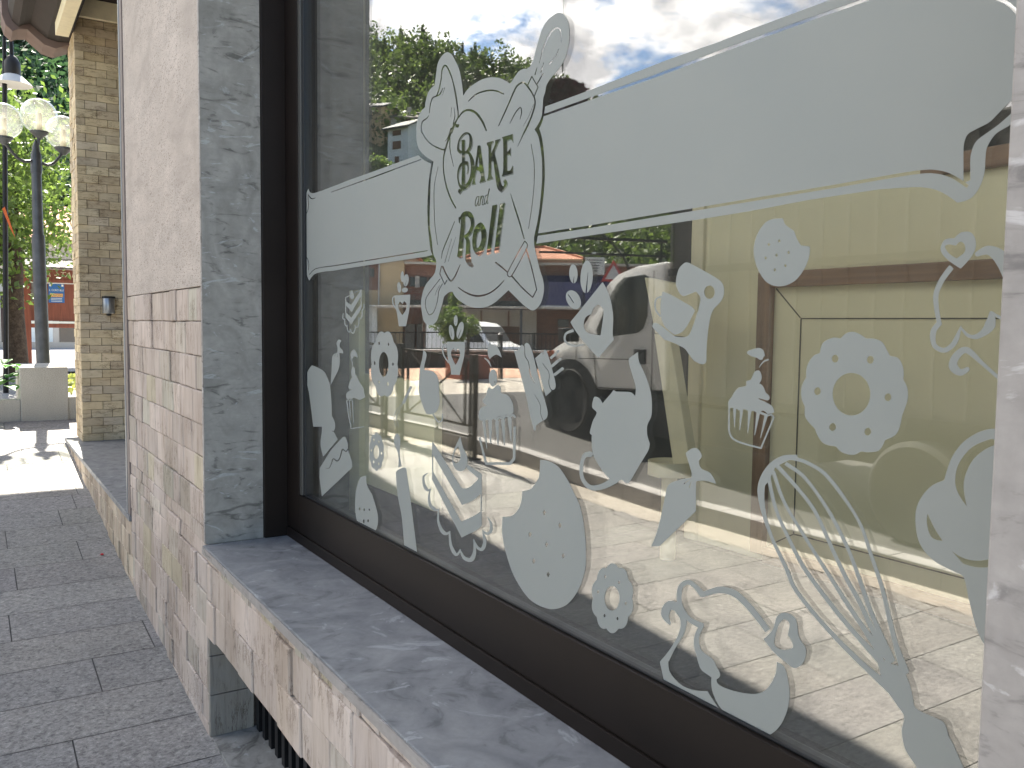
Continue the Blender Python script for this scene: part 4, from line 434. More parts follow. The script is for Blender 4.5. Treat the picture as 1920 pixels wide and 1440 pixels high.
"banner": "2618 2280 -1 -1 -25 -37 -32 -50 -33 -57 -30 -55 -27 -59 -20 -56 -14 -65 -11 -71 -7 -72 -4 -72 0 -67 2 -55 6 -39 11 -39 12 -32 17 -35 19 -31 19 -30 25 -35 29 -32 32 -33 40 -37 46 -40 16 -10 10 -5 30 -11 13 -5 13 -8 11 -9 8 -9 9 -11 9 -13 12 -23 4 -11 2 -12 2 -16 1 -44 -1 -36 0 -11 1 -9 4 -27 6 -25 5 -14 5 -14 14 -27 9 -13 9 -11 10 -11 10 -7 11 -6 16 -5 17 -4 15 -2 25 -2 32 26 25 19 24 16 25 16 17 8 18 9 21 8 24 8 21 5 36 8 55 7 94 7 140 9 545 -4 583 -23 508 -9 1479 -12 878 -11 -26 80 -850 2 -1997 22 -782 7 -325 7 -139 2 -75 1 -65 -1 -58 -3 -31 -4 -37 -9 -25 -7 -19 -7 -30 -14 -19 -10 -17 -10 -31 -22 -52 -41 -12 16 24 19 -30 8 -2 1 6 101 0 40 -3 16 -3 12 -7 24 -6 13 -5 8 -6 8 -8 8 -9 6 -93 50 -22 13 -46 33 -40 31 3 73 1 2 76 -64 37 -33 16 -14 10 -6 11 -6 8 -3 46 -14 46 -15 9 -5 6 -4 9 -9 4 -8 6 -18 4 -20 1 -13 0 -23 -9 -183 38 28 30 19 36 19 32 13 34 10 19 5 24 5 31 3 52 3 71 1 111 -1 200 -3 218 -5 753 -7 599 -7 1454 -13 820 -2 1 4 -51 186 -31 149 -19 134 -5 103 3 79 6 65 14 89 15 78 15 56 10 28 18 41 33 63 -34 33 -16 20 -13 21 -17 41 -7 -9 -23 0 -950 1 -679 -3 -590 8 -185 4 -779 4 -1316 -5 0 1 9 24 1 1 3 0 832 2 489 1 779 -3 167 -4 597 -7 677 2 954 -1 14 1 2 3 -16 65 -694 0 -1159 16 -548 -9 -293 7 -688 0 -1116 -4 -51 -13 -34 -7 -31 -5 -28 -3 -26 1 -17 5 -16 9 -16 12 -12 12|2881 1971 1 -1 1 -6 4 -15 -1 0 -71 -38 -15 -8 -23 -14 -20 -15 -17 -15 -16 -16 -22 -26 -20 -28 -13 -20 -14 -24 -25 -53 -32 -73 -1 0 -24 5 0 2 29 64 17 35 15 28 13 23 16 23 15 21 18 21 15 18 19 18 16 14 23 17 25 16 17 10|10286 2210 -5 -1 -46 -29 -48 -26 -57 -29 -65 -27 -64 -23 -80 -28 -6 -4 50 -142 17 -59 12 -62 12 -92 9 -93 1 -60 2 -4 -1 -98 -2 -4 -1 -37 -2 -5 -4 -72 -9 -60 -55 -232 -12 -41 -14 -33 -19 -28 -27 -32 173 -11 2004 -12 1410 -13 228 4 151 1 166 -3 118 -4 99 -7 77 -11 68 -17 61 -20 48 -19 71 -35 7 -2 4 1 52 41 48 43 41 46 22 34 10 35 -1 33 4 6 -5 94 4 6 -1 31 10 34 28 36 -2 1 -3 -2 -40 -20 -69 -41 -31 -25 -25 -33 -10 -34 3 -110 -24 -2 -5 3 0 36 -7 40 2 39 7 27 24 36 42 31 56 33 147 71 50 39 28 28 39 59 28 60 18 58 9 77 -5 111 -19 63 -26 48 -5 1 -2 -3 11 -32 1 -30 3 -6 -1 -137 -5 -3 -18 -1 -4 148 -8 40 -8 20 -8 10 -7 8 -25 14 -91 37 -151 79 -42 30 -22 27 -11 31 0 29 -4 5 3 71 9 61 -1 23 -7 -2 -51 -33 -27 -15 -48 -16 -40 -8 -50 -4 -74 -2 -53 1 -8 1 4 6 4 2 133 7 37 6 23 5 31 11 38 18 104 56 11 2 14 -1 1 -2 -22 -15 13 -1 2 -2 1 -27 -10 -68 2 -99 11 -35 28 -32 57 -36 134 -70 84 -35 32 -20 -21 34 -52 65 -112 96 -26 35 -22 62 -15 63 -8 76 -14 37 -15 15 -21 15 -45 23 -22 8 -7 -2 -26 -35 -27 -21 -31 -16 -37 -11 -57 -12 -57 -8 -53 -4 -103 -2 -306 -2 -289 2 -919 10 -461 -3|10214 2150 395 -1 1046 -9 1796 -10 32 0 -4 -8 -4 -2 -9 -1 -1802 2 -1070 12 -390 2 -4 1 2 3 6 9|10012 957 3431 -19 243 4 157 0 147 -2 124 -3 89 -4 37 -3 60 -8 67 -15 51 -15 139 -47 2 -2 -14 -6 -7 0 -132 44 -69 19 -51 11 -70 9 -108 5 -130 3 -147 0 -154 -1 -270 -5 -3057 20 -338 4 -5 1 -2 1 2 7",
"cake_a": "12226 516 -9 0 -8 -1 -6 -6 0 -250 2 -2 10 0 3 -1 1 -40 391 -226 11 -4 235 111 0 60 12 6 -2 244 -6 4 -9 2 -170 32 -4 20 -15 17 -39 23 -19 9 -11 4 -3 -1 -22 -14 -33 -25 -25 -32 -8 -19 0 -11 9 -14 14 -9 25 -10 13 -3 17 -2 16 1 29 8 26 13 11 9 12 20 4 1 139 -26 12 -3 1 -2 -1 -53 -200 -56 -11 -1 -372 210 2 1 27 -3 210 -29 8 2 8 7 0 2|12579 465 15 -13 3 -10 -6 -4 -17 -3 -9 2 0 6 10 20|12238 411 353 -231 5 1 23 9 190 81 17 7 4 -1 0 -106 -206 -79 -7 1 -26 13 -356 183 -1 120 1 2|12131 296 -28 0 -6 -2 -5 -24 0 -24 5 -11 10 -10 19 -12 46 -20 -10 -33 0 -27 11 -24 15 -18 15 -9 22 -6 16 -1 44 1 4 -2 -2 -63 2 -10 9 -17 16 -17 16 -13 17 -10 14 -5 14 -3 24 1 30 9 3 -1 6 -23 28 -36 35 -31 11 -6 14 -4 27 -1 22 2 19 3 28 13 24 21 4 -1 15 -13 20 -10 17 -4 22 2 21 6 21 12 26 20 11 25 4 33 26 0 14 3 31 13 21 14 6 7 6 18 -3 51 4 1 26 0 25 3 16 4 11 6 3 10 -3 25 -21 53 -26 -1 -12 -2 19 -51 3 -23 -3 -5 -4 -2 -14 -2 -51 1 -9 -2 -6 -4 5 -30 0 -31 -6 -18 -23 -15 -20 -8 -6 1 -25 10 -14 -2 -9 -4 -1 -37 -6 -23 -6 -11 -19 -18 -16 -9 -10 -3 -6 0 -17 14 -21 26 -11 5 -11 0 -9 -2 -6 -3 -21 -25 -24 -20 -17 -7 -17 -2 -8 1 -11 5 -25 21 -30 37 -6 16 4 38 -13 4 -14 -1 -36 -19 -20 -8 -8 -1 -5 1 -14 7 -21 18 -14 18 -5 17 0 45 5 21 -1 10 -8 4 -8 1 -40 -4 -31 0 -13 4 -11 8 -11 16 -8 19 0 24 13 38 -51 21 -26 18 -6 10 0 22 5 20",
"cup_a": "10771 721 -7 0 -14 -4 -10 -8 -9 -10 -13 -29 -4 -29 -22 19 -10 6 -20 7 -21 3 -23 -2 -13 -4 -9 -5 -12 -10 -13 -17 -7 -23 0 -15 6 -25 9 -16 12 -16 25 -18 19 -8 19 -4 17 0 2 2 -42 78 -1 5 4 0 4 -1 49 -77 5 -2 20 11 12 15 10 19 3 23 12 -6 9 -3 9 -1 10 3 12 6 8 7 11 16 10 31 0 24 -5 19 -15 26 -14 10|10882 578 -16 -2 -16 -7 -17 -14 -9 -9 -11 -18 -7 -19 -2 -24 4 -19 5 -9 6 -8 13 -10 11 -3 9 -1 10 1 8 3 14 6 14 10 17 21 12 28 2 25 -4 19 -7 12 -9 9 -9 5 -11 4|10680 498 -24 -1 -23 -4 -17 -5 -11 -5 -8 -6 -5 -6 0 -10 5 -6 21 -13 33 -8 24 -2 19 0 19 1 23 4 19 5 18 10 5 7 0 10 -3 4 -16 12 -18 6 -24 4 -23 3|10531 399 -15 0 -1 -12 7 -80 18 -95 16 -50 17 -39 32 -70 42 -79 7 -2 216 -2 5 5 16 52 36 100 33 72 57 32 33 22 25 21 14 19 9 29 0 24 -4 15 -5 8 -17 11 -26 8 -25 5 -6 5|11022 376 27 -9 9 -6 5 -17 -3 -32 -7 -18 -16 -20 -35 -26 -23 -13 23 64 14 76 1 1|10695 311 10 -2 12 -4 23 -14 15 -13 3 -1 36 19 20 8 17 5 13 0 13 -4 20 -14 11 -12 9 -17 0 -17 -7 -16 -24 -33 -18 -16 -37 -26 -48 -30 -13 5 -29 15 -53 33 -17 16 -8 10 -11 23 -4 17 0 23 7 16 25 18 18 8",
"cup_b": "9237 117 -8 0 -12 -4 -14 -10 -6 -9 -10 -26 0 -23 5 -20 12 -22 14 -13 13 -5 8 -1 9 1 8 3 1 2 -31 47 2 1 4 -2 29 -34 5 -4 2 0 9 12 6 15 3 31 -5 20 -12 22 -15 13 -8 4|9090 36 -14 0 -16 -5 -12 -10 -6 -8 -5 -15 -1 -29 6 -27 15 -32 19 -28 17 -17 25 -19 16 -9 8 -3 15 -3 11 -1 4 2 -81 117 5 1 4 -3 90 -109 3 1 9 9 9 21 1 30 -7 26 -15 33 -16 23 -18 20 -14 11 -14 10 -24 11|9369 -3 -13 0 -17 -6 -15 -8 -8 -8 -16 -16 -12 -17 -15 -31 -5 -22 -1 -18 2 -21 5 -12 10 -13 11 -6 10 -2 12 0 9 2 17 8 15 11 21 22 14 24 8 18 5 22 1 18 -2 22 -5 13 -12 13 -9 5|9352 -24 3 -1 3 -20 4 -47 -9 -50 -3 -1 -8 0 -4 1 -2 1 12 43 3 16 -1 56|9461 -212 -47 2 -9 -1 -358 6 -41 0 -2 -1 -1 -31 2 -4 -1 -28 3 -41 6 -43 7 -30 12 -29 40 -82 50 -108 3 -7 4 -2 201 -5 15 1 5 42 9 34 10 19 30 44 4 2 17 -7 4 1 88 58 27 20 20 19 12 16 10 16 11 29 3 31 -6 15 -7 10 -9 9 -12 7 -17 4 -7 0 -20 -2 -18 -5 -42 -14 5 47|9542 -260 8 -5 8 -10 6 -13 1 -9 -1 -13 -6 -18 -17 -33 -16 -20 -20 -17 -47 -31 -42 -24 13 30 9 35 17 100 58 23 22 5|9281 -289 17 -5 16 -7 15 -10 12 -10 7 -10 4 -11 -2 -26 -8 -18 -18 -23 -59 -56 -29 -24 -8 -3 -30 26 -40 40 -26 34 -9 19 -3 12 -1 11 2 25 7 13 12 12 13 8 13 5 6 1 7 -1 14 -7 15 -10 23 -20 3 1 12 16 14 11 9 5",
"teapot_a": "10112 -335 -27 -8 -25 -11 -15 -8 -14 -10 -6 -8 -4 -11 0 -20 9 -29 34 -58 19 -41 2 -9 0 -33 -5 -16 -4 -1 -31 2 -83 1 -70 -2 -44 -4 -22 -4 -28 -9 -29 -12 -18 -11 -21 -13 -22 -20 -19 -28 -10 -22 -6 -22 -10 -62 -8 -97 -8 -60 1 -31 5 -19 12 -24 19 -30 17 -19 22 -19 24 -15 20 -10 33 -12 51 -13 66 -13 96 -2 53 41 58 58 49 60 31 44 16 29 17 44 4 28 1 49 -2 4 0 23 -2 5 -7 111 -9 62 -16 49 -53 97 -10 22 -17 56 -10 49|9818 -1147 -5 0 -69 -47 -45 -27 -28 -11 -12 -1 -15 2 -15 4 -16 7 -18 11 -9 13 -4 14 -1 53 -5 2 -26 2 1 -59 4 -11 7 -14 14 -11 13 -8 15 -6 31 -10 9 -2 24 -3 22 2 26 10 22 11 38 23 66 45 0 2",
"cupcake_b": "8420 -197 -25 -24 -48 1 -18 -1 -15 -3 -23 -7 -22 -8 -30 -15 -14 -11 -25 -28 -31 -44 -13 -23 45 16 34 8 26 4 24 0 21 -4 31 -10 36 -17 40 -22 3 -1 1 1 23 21 9 11 5 9 7 20 3 19 1 34 -6 22 -10 25|8529 -375 -10 -2 -47 -14 -31 -12 -6 -3 -13 -9 -13 -16 -29 -39 1 -2 6 -2 3 0 41 31 46 32 28 13 36 12 0 2 -5 5|8348 -502 -17 0 -17 -4 -18 -9 -10 -7 -15 -17 -8 -14 -6 -18 -3 -21 1 -21 3 -13 5 -16 13 -22 16 -16 17 -11 18 -7 11 -1 14 0 15 3 12 4 16 11 15 16 10 14 10 32 0 27 -3 15 -6 18 -8 15 -15 18 -15 12 -13 6 -14 5|8302 -633 19 -11 -2 -3 -12 -8 -21 13 13 9|8249 -675 -16 2 -15 -2 -7 -2 -22 -8 -13 -8 -8 -12 4 -34 -4 -9 -8 -7 -21 -6 -20 -2 -52 -3 -30 -4 -17 -4 -12 -5 -20 -10 -28 -21 -25 -24 -16 -20 -13 -27 -8 -36 1 -27 3 -9 3 -5 12 -10 16 -9 52 -24 3 0 21 6 21 3 12 0 12 -2 14 -5 18 -10 14 -10 8 -7 -20 13 -15 8 -14 5 -11 3 -13 1 -21 -1 -18 -4 -14 -4 -2 0 -24 15 -20 10 -16 5 -10 2 -16 -1 -17 -5 -26 -16 -2 -2 0 -4 2 -4 8 -5 7 -2 12 0 23 14 7 3 4 0 21 -9 23 -15 0 -1 -3 0 -14 2 -2 -2 -6 -256 2 -2 10 -2 3 2 74 246 -2 3 -15 2 -2 2 10 3 19 4 6 1 10 -1 14 -7 14 -9 28 -22 0 -1 -3 0 -21 3 -3 -2 -6 -282 2 -2 10 -2 4 3 75 271 -2 3 -24 3 -2 1 14 6 20 6 14 2 7 0 12 -7 10 -7 22 -23 -3 -1 -23 2 -2 -2 1 -7 0 -31 1 -3 -1 -31 2 -4 -1 -30 2 -4 -1 -31 1 -4 0 -30 1 -4 -1 -31 2 -4 -1 -31 1 -4 0 -22 4 -2 8 -1 4 2 65 260 0 3 -2 1 -23 3 -3 2 14 8 21 8 12 4 9 1 10 -3 10 -5 17 -10 18 -14 -3 -1 -19 2 -2 -2 24 -252 2 -10 2 -1 6 -1 3 0 2 3 50 248 -1 6 -19 2 -2 1 26 10 11 3 12 1 9 -1 13 -5 28 -15 2 -2 -1 -1 -12 1 -3 -10 -45 -303 2 -2 8 -1 3 2 101 303 -3 2 -15 3 -2 1 7 6 34 -1 24 1 18 3 11 4 9 10 6 17 0 19 -4 22 -11 27 -8 12 -9 11 -10 10 -16 10 -21 10 -28 9 -54 15 -44 10 0 1 31 3 28 4 16 4 11 4 14 8 6 5 5 9 2 8 -2 6 -8 8 -55 34 -14 13 -9 19 -6 29 -4 13 -12 17 -24 27 -3 1 -29 -11 -24 -6 -13 -1 -19 2 -13 4 -12 7 -33 22 -23 13|8199 -1023 10 -3 13 -6 15 -10 18 -16 17 7 23 5 14 2 11 -2 2 -1 -24 0 -14 -3 -33 -12 -23 19 -12 8 -21 8 -19 1 -11 0 -22 -4 -21 -6 -3 1 0 2 32 8 24 3 11 1|7893 -1111 -43 5 -3 -1 -1 -1 2 -351 3 -8 5 -5 78 -65 10 -5 7 -2 104 -16 7 0 412 -57 15 0 6 2 5 4 155 290 -36 9 -3 0 -2 -1 -153 -270 -4 -5 -465 68 -22 4 -69 55 -4 238 -1 4 0 27 -1 4 1 27 -2 4 1 26",
"roll_a": "7654 -184 -7 0 -7 0 -15 -4 -17 -9 -14 -9 -15 -17 -12 -16 -31 -47 -13 -23 -21 -44 -38 -86 -100 -215 -26 -50 -43 -72 -25 -48 -17 -35 -7 -17 -4 -15 -1 -23 2 -7 4 -14 6 -10 6 -6 18 -14 31 -17 9 -2 2 0 30 41 16 28 3 12 0 12 -3 23 0 22 6 15 7 10 12 15 36 35 63 52 3 2 3 0 1 -1 -3 -3 -70 -64 -27 -27 -12 -17 -7 -13 -2 -6 0 -21 3 -24 -1 -11 -2 -12 -12 -24 -34 -48 45 -22 71 -36 3 -4 15 -54 3 -6 27 6 3 3 55 115 76 180 40 89 54 106 187 349 -1 0 -2 0 -54 -19 -2 0 -100 75 -5 2 -47 -24 -3 -67 -3 -18 -4 -14 -7 -11 -12 -11 -38 -26 -8 -8 -6 -11 -8 -22 -11 -45 -8 -38 -4 -12 -7 -13 -10 -14 -37 -36 -36 -33 -4 -2 -4 1 -2 1 0 1 57 58 14 17 12 17 7 17 22 90 6 15 6 11 11 11 37 27 9 8 6 8 6 16 3 17 6 73 1 1 5 1 0 9 -2 9 -4 5 -5 3 -13 6|7317 -248 -9 0 -13 -3 -11 -5 -8 -8 -15 -20 -29 -46 -39 -70 -2 0 -7 4 -103 57 -3 0 -29 -18 3 -3 117 -65 3 -1 7 5 3 0 -33 -67 -2 0 -5 3 -149 74 -2 0 -3 -1 -25 -19 159 -80 21 14 2 0 -25 -56 -10 -28 -4 -18 0 -17 6 -17 6 -6 5 -4 9 -4 11 -4 11 -2 10 0 8 2 13 4 8 5 12 15 11 23 5 18 3 17 -2 16 -6 25 0 21 5 21 11 21 5 6 9 8 9 7 32 17 20 14 39 30 3 0 -1 -3 -13 -13 -33 -28 -16 -10 -20 -11 -14 -9 -9 -10 -7 -10 -8 -20 -2 -12 -1 -16 10 -39 -1 -16 -4 -19 -5 -15 -8 -14 -12 -13 -19 -17 -7 -10 99 -57 7 10 99 187 102 186 -6 4 -126 69 -2 0 -1 -3 -6 -32 -2 -4 -1 0 -6 30 -6 18 -4 5|7077 -241 -3 0 -5 -2 -18 -10 17 -14 14 -10 21 10 7 4|7121 -268 -5 -1 -17 -11 -8 -5 -1 -3 93 -51 6 -3 2 0 30 17 1 2|7031 -321 -4 0 -18 -15 35 -17 22 15 0 2",
"cup_c": "6614 628 -3 0 -13 -3 -16 -7 -12 -9 -12 -13 -13 -20 -9 -21 -6 -18 -3 -18 -3 -25 0 -28 2 -22 5 -22 7 -22 12 -25 9 -15 12 -13 8 -8 6 -5 8 -5 8 -3 8 -2 1 5 -13 184 1 6 2 1 1 0 32 -195 1 -3 2 0 10 2 12 6 12 8 15 17 10 16 11 24 5 15 5 23 1 17 0 36 -6 39 -7 22 -10 24 -11 18 -14 15 -12 11 -19 9 -12 3|6846 607 -7 0 -8 -1 -13 -5 -11 -7 -12 -11 -11 -15 -8 -15 -5 -13 -5 -25 -1 -18 2 -15 4 -15 8 -18 9 -10 7 -7 12 -7 8 -2 11 -1 11 1 13 5 15 10 8 8 12 15 9 18 8 24 1 10 1 22 -4 23 -6 14 -6 11 -9 10 -7 6 -9 5 -10 2|6823 490 2 -2 14 -61 -4 -2 -10 -1 -2 1 -4 61 1 3|6373 416 -2 -1 -12 -11 -35 -38 -19 -22 -18 -26 -13 -20 -22 -45 -15 -36 -11 -32 -15 -53 -3 -18 -3 -23 -1 -44 4 -91 -1 -31 -6 -17 -15 -26 12 -10 215 -169 64 38 103 65 58 38 61 44 54 42 44 36 39 38 35 36 -188 140|6882 354 -24 0 -20 -4 -21 -5 -21 -9 -19 -9 -18 -12 -13 -11 -12 -12 -14 -16 -10 -18 -6 -21 -1 -16 4 -14 6 -10 10 -10 11 -7 11 -5 17 -4 15 -2 16 1 14 1 12 2 19 5 20 8 20 10 16 10 15 12 16 15 12 15 8 15 5 12 3 10 0 19 -3 12 -7 11 -4 5 -6 5 -11 7 -15 6 -15 3|6910 317 12 -4 0 -1 -92 -84 -2 -1 -2 0 -10 4 0 1 82 75|6435 205 7 0 10 -2 14 -6 25 -14 12 -10 8 -8 6 -10 9 -18 8 -20 30 -6 36 -11 17 -9 14 -10 11 -18 8 -22 3 -21 0 -21 -3 -10 -7 -13 -11 -11 -11 -9 -11 -7 -20 -9 -8 -2 -27 -7 -43 -6 -68 -6 -54 -3 -2 1 -1 2 -5 22 -18 80 -14 85 -1 18 1 20 3 13 2 5 7 9 10 9 17 11 14 7 12 5 14 3|6829 -28 -2 -1 -3 -2 -9 -5 -5 -5 -1 -4 2 -6 -1 -4 17 -4 46 -8 34 -7 14 -4 6 -4 6 -3 7 -7 5 -12 2 -9 0 -17 -4 -10 -7 -9 -14 -8 -16 -7 -17 -6 -29 -7 -27 -4 -16 -2 -20 -1 -19 0 -26 2 -102 14 -3 0 -1 -3 -3 -8 2 -2 75 -12 30 -4 31 -3 38 0 27 2 22 4 31 6 22 7 21 8 20 12 8 8 6 9 4 11 1 16 -4 19 -8 14 -8 11 -18 12 -24 9 -35 10",
"teapot_b": "5849 -224 -2 -1 -2 -24 -4 -27 -9 -28 -9 -15 -9 -12 -33 -40 -15 -19 -31 -44 -23 -37 -20 -38 -19 -43 -9 -24 -9 -35 -4 -27 -4 -39 -2 -49 1 -24 3 -22 5 -15 6 -12 26 -37 9 -14 7 -17 3 -25 -2 -34 -4 -22 -4 -13 -12 -26 -20 -33 0 -8 3 -20 8 -27 5 -9 17 -26 90 -114 98 -134 31 -39 16 -18 5 -3 2 -2 9 -2 9 -2 14 0 15 1 5 1 13 9 16 7 10 2 13 -1 7 -3 8 -3 21 -13 12 -9 14 -12 3 -3 112 -55 46 -21 25 -9 44 -15 21 -6 34 -9 25 -6 31 -5 22 -2 12 -1 29 1 26 4 25 6 34 15 18 11 20 15 17 16 15 22 9 21 5 19 3 22 1 32 -4 33 -7 27 -15 42 -13 26 -8 12 -9 8 -11 8 -11 6 -17 8 -19 5 -56 14 -4 -2 -11 0 -13 -5 -8 -8 -2 -7 3 -11 9 -10 11 -6 2 -3 52 -7 20 -5 5 -3 11 -9 11 -16 9 -16 7 -20 6 -23 3 -33 0 -25 -3 -17 -6 -21 -7 -16 -12 -16 -15 -14 -15 -10 -11 -5 -29 -11 -20 -5 -18 -1 -23 1 -22 3 -23 6 -41 13 -55 20 -23 11 -30 15 -64 34 31 15 48 26 27 17 28 19 28 21 37 31 18 17 20 21 16 21 14 24 9 26 7 32 4 33 1 25 1 3 1 48 -1 4 1 1 16 4 10 5 3 4 1 7 -7 25 -10 28 -27 63 -12 18 -33 41 -8 14 -3 12 5 9 3 3 11 6 36 15 9 5 6 9 2 17 -2 15 -5 22 -11 26 -4 8 -8 10 -10 6 -15 2 -11 -1 -16 -2 -23 -7 -11 -5 -10 -7 -13 -11 -20 -21 -2 0 -119 99 -20 19 -17 17 -4 2 -11 -5 -12 -5 -10 -2 -8 -1 -26 1 -116 8 -30 1 -24 -1 -14 -3 -15 -5 -22 -12 -16 -11 -5 28 -2 29 1 20 3 12 5 16 9 20 31 58 36 74 17 39 4 12 1 7 -1 9 -7 13",
"cookie_b": "7366 -1405 -23 3 -52 4 -34 1 -31 0 -29 -2 -43 -4 -41 -6 -29 -7 -22 -6 -17 -6 -22 -9 -28 -15 -44 -28 -62 -47 -37 -33 -44 -44 -101 -106 -20 -24 -16 -20 -13 -20 -25 -50 -21 -53 -19 -61 -20 -88 -12 -67 -8 -77 -4 -87 3 -62 5 -39 6 -32 9 -30 18 -49 14 -30 16 -33 18 -32 23 -37 25 -37 24 -31 29 -35 22 -24 13 -14 28 -27 29 -25 36 -27 43 -27 31 -17 44 -22 39 -17 39 -15 51 -16 31 -7 42 -8 39 -5 40 -4 40 -3 35 0 53 0 59 5 31 3 38 7 42 11 44 17 49 23 54 29 30 18 58 39 43 33 28 26 35 36 17 20 31 42 32 47 51 86 29 58 14 33 15 44 9 35 5 33 1 46 -4 61 -9 52 -4 2 -62 12 -26 6 -35 9 -33 10 -31 12 -27 15 -24 15 -27 20 -21 18 -28 28 -15 17 -13 20 -14 26 -19 45 -8 23 -8 41 -3 37 -2 6 -5 2 -55 15 -43 13 -31 11 -25 11 -14 8 -13 9 -16 13 -67 68 -21 24 -15 21 -8 18 -5 18 -6 38 -3 33|7276 -1917 27 -38 -27 -26 -3 -1 -31 37 -2 3 32 24|6996 -1996 26 -37 -26 -25 -3 -1 -29 36 -2 3 30 23|7541 -2205 29 -40 -29 -26 -3 -1 -33 38 -1 4 33 24|7228 -2246 27 -39 -27 -25 -3 -1 -31 37 -1 3 31 24|6932 -2296 26 -38 -26 -24 -3 -1 -29 36 -1 4 29 22|7462 -2478 29 -40 -29 -25 -3 -1 -32 39 -2 3 33 23|7191 -2554 27 -40 -27 -24 -3 -1 -31 38 -1 3 31 23",
"donut_b": "3666 -15 -10 1 -13 -2 -11 -3 -19 -6 -30 -14 -15 -9 -15 -11 -23 2 -30 0 -26 -5 -26 -8 -9 -5 -9 -6 -7 -7 -10 -13 -19 -34 -25 -34 -20 -1 -18 -3 -12 -4 -9 -6 -7 -6 -11 -15 -8 -15 -7 -15 -5 -20 -2 -14 0 -29 1 -19 -17 -23 -11 -20 -4 -12 -4 -24 -2 -22 1 -14 5 -30 11 -35 18 -50 8 -54 7 -28 10 -26 10 -16 9 -9 9 -7 11 -8 20 -10 29 -14 8 -22 14 -28 12 -16 6 -6 10 -7 12 -5 12 -4 39 -8 13 -2 15 0 33 1 18 -13 20 -12 11 -5 12 -3 27 -2 17 1 20 2 21 5 13 4 9 6 17 13 13 12 45 -1 36 3 19 6 9 5 13 9 20 21 19 23 9 18 7 19 33 23 26 20 16 16 11 13 5 12 3 16 1 25 -2 22 20 30 8 16 7 21 4 21 0 30 -2 18 -3 14 -5 11 -9 20 -20 30 1 31 -1 25 -5 27 -6 13 -16 27 -9 13 -17 18 -10 7 -13 7 -17 6 -17 5 -2 21 -6 24 -7 16 -7 10 -11 10 -14 8 -11 6 -18 7 -26 8 -12 1 -11 0 -11 -1 -26 -6 -23 22 -13 10 -7 4 -20 8 -17 4|3791 -175 8 -3 8 -6 5 -8 2 -12 -3 -11 -5 -6 -5 -4 -5 -2 -11 -1 -10 3 -4 2 -6 7 -2 4 -3 8 1 9 4 10 6 6 9 4|3516 -173 9 -3 4 -3 4 -5 4 -8 1 -7 0 -5 -4 -10 -6 -6 -6 -3 -4 -1 -8 0 -9 3 -8 8 -4 11 0 9 4 10 7 7 9 3|3657 -293 18 -2 20 -6 25 -11 21 -14 15 -14 15 -19 12 -22 7 -16 6 -29 1 -23 -3 -20 -3 -12 -4 -12 -9 -19 -14 -20 -16 -16 -19 -14 -20 -10 -8 -2 -14 -5 -24 -3 -23 0 -23 5 -22 7 -20 10 -19 14 -17 17 -16 22 -8 16 -7 20 -5 23 0 25 2 19 5 16 11 25 12 19 15 15 19 14 19 11 18 6 28 5|3925 -409 10 -4 6 -5 6 -8 3 -11 -1 -9 -5 -9 -7 -6 -11 -3 -10 2 -10 4 -5 5 -4 6 -3 11 1 10 2 4 5 7 10 5 7 1|3376 -412 9 -3 6 -6 5 -9 2 -9 -2 -8 -4 -8 -5 -4 -6 -2 -4 -1 -7 0 -4 2 -8 5 -3 4 -4 6 -1 10 2 11 4 6 5 4 5 2|3787 -649 8 -2 10 -7 5 -9 3 -9 -1 -11 -6 -10 -8 -4 -4 -2 -8 0 -11 4 -9 7 -5 10 -2 10 2 10 6 7 7 5 7 2|3515 -652 10 -6 6 -6 4 -10 1 -10 -3 -9 -4 -5 -4 -2 -8 -3 -8 0 -9 4 -3 2 -6 7 -4 8 -1 5 1 7 4 10 6 6 10 3",
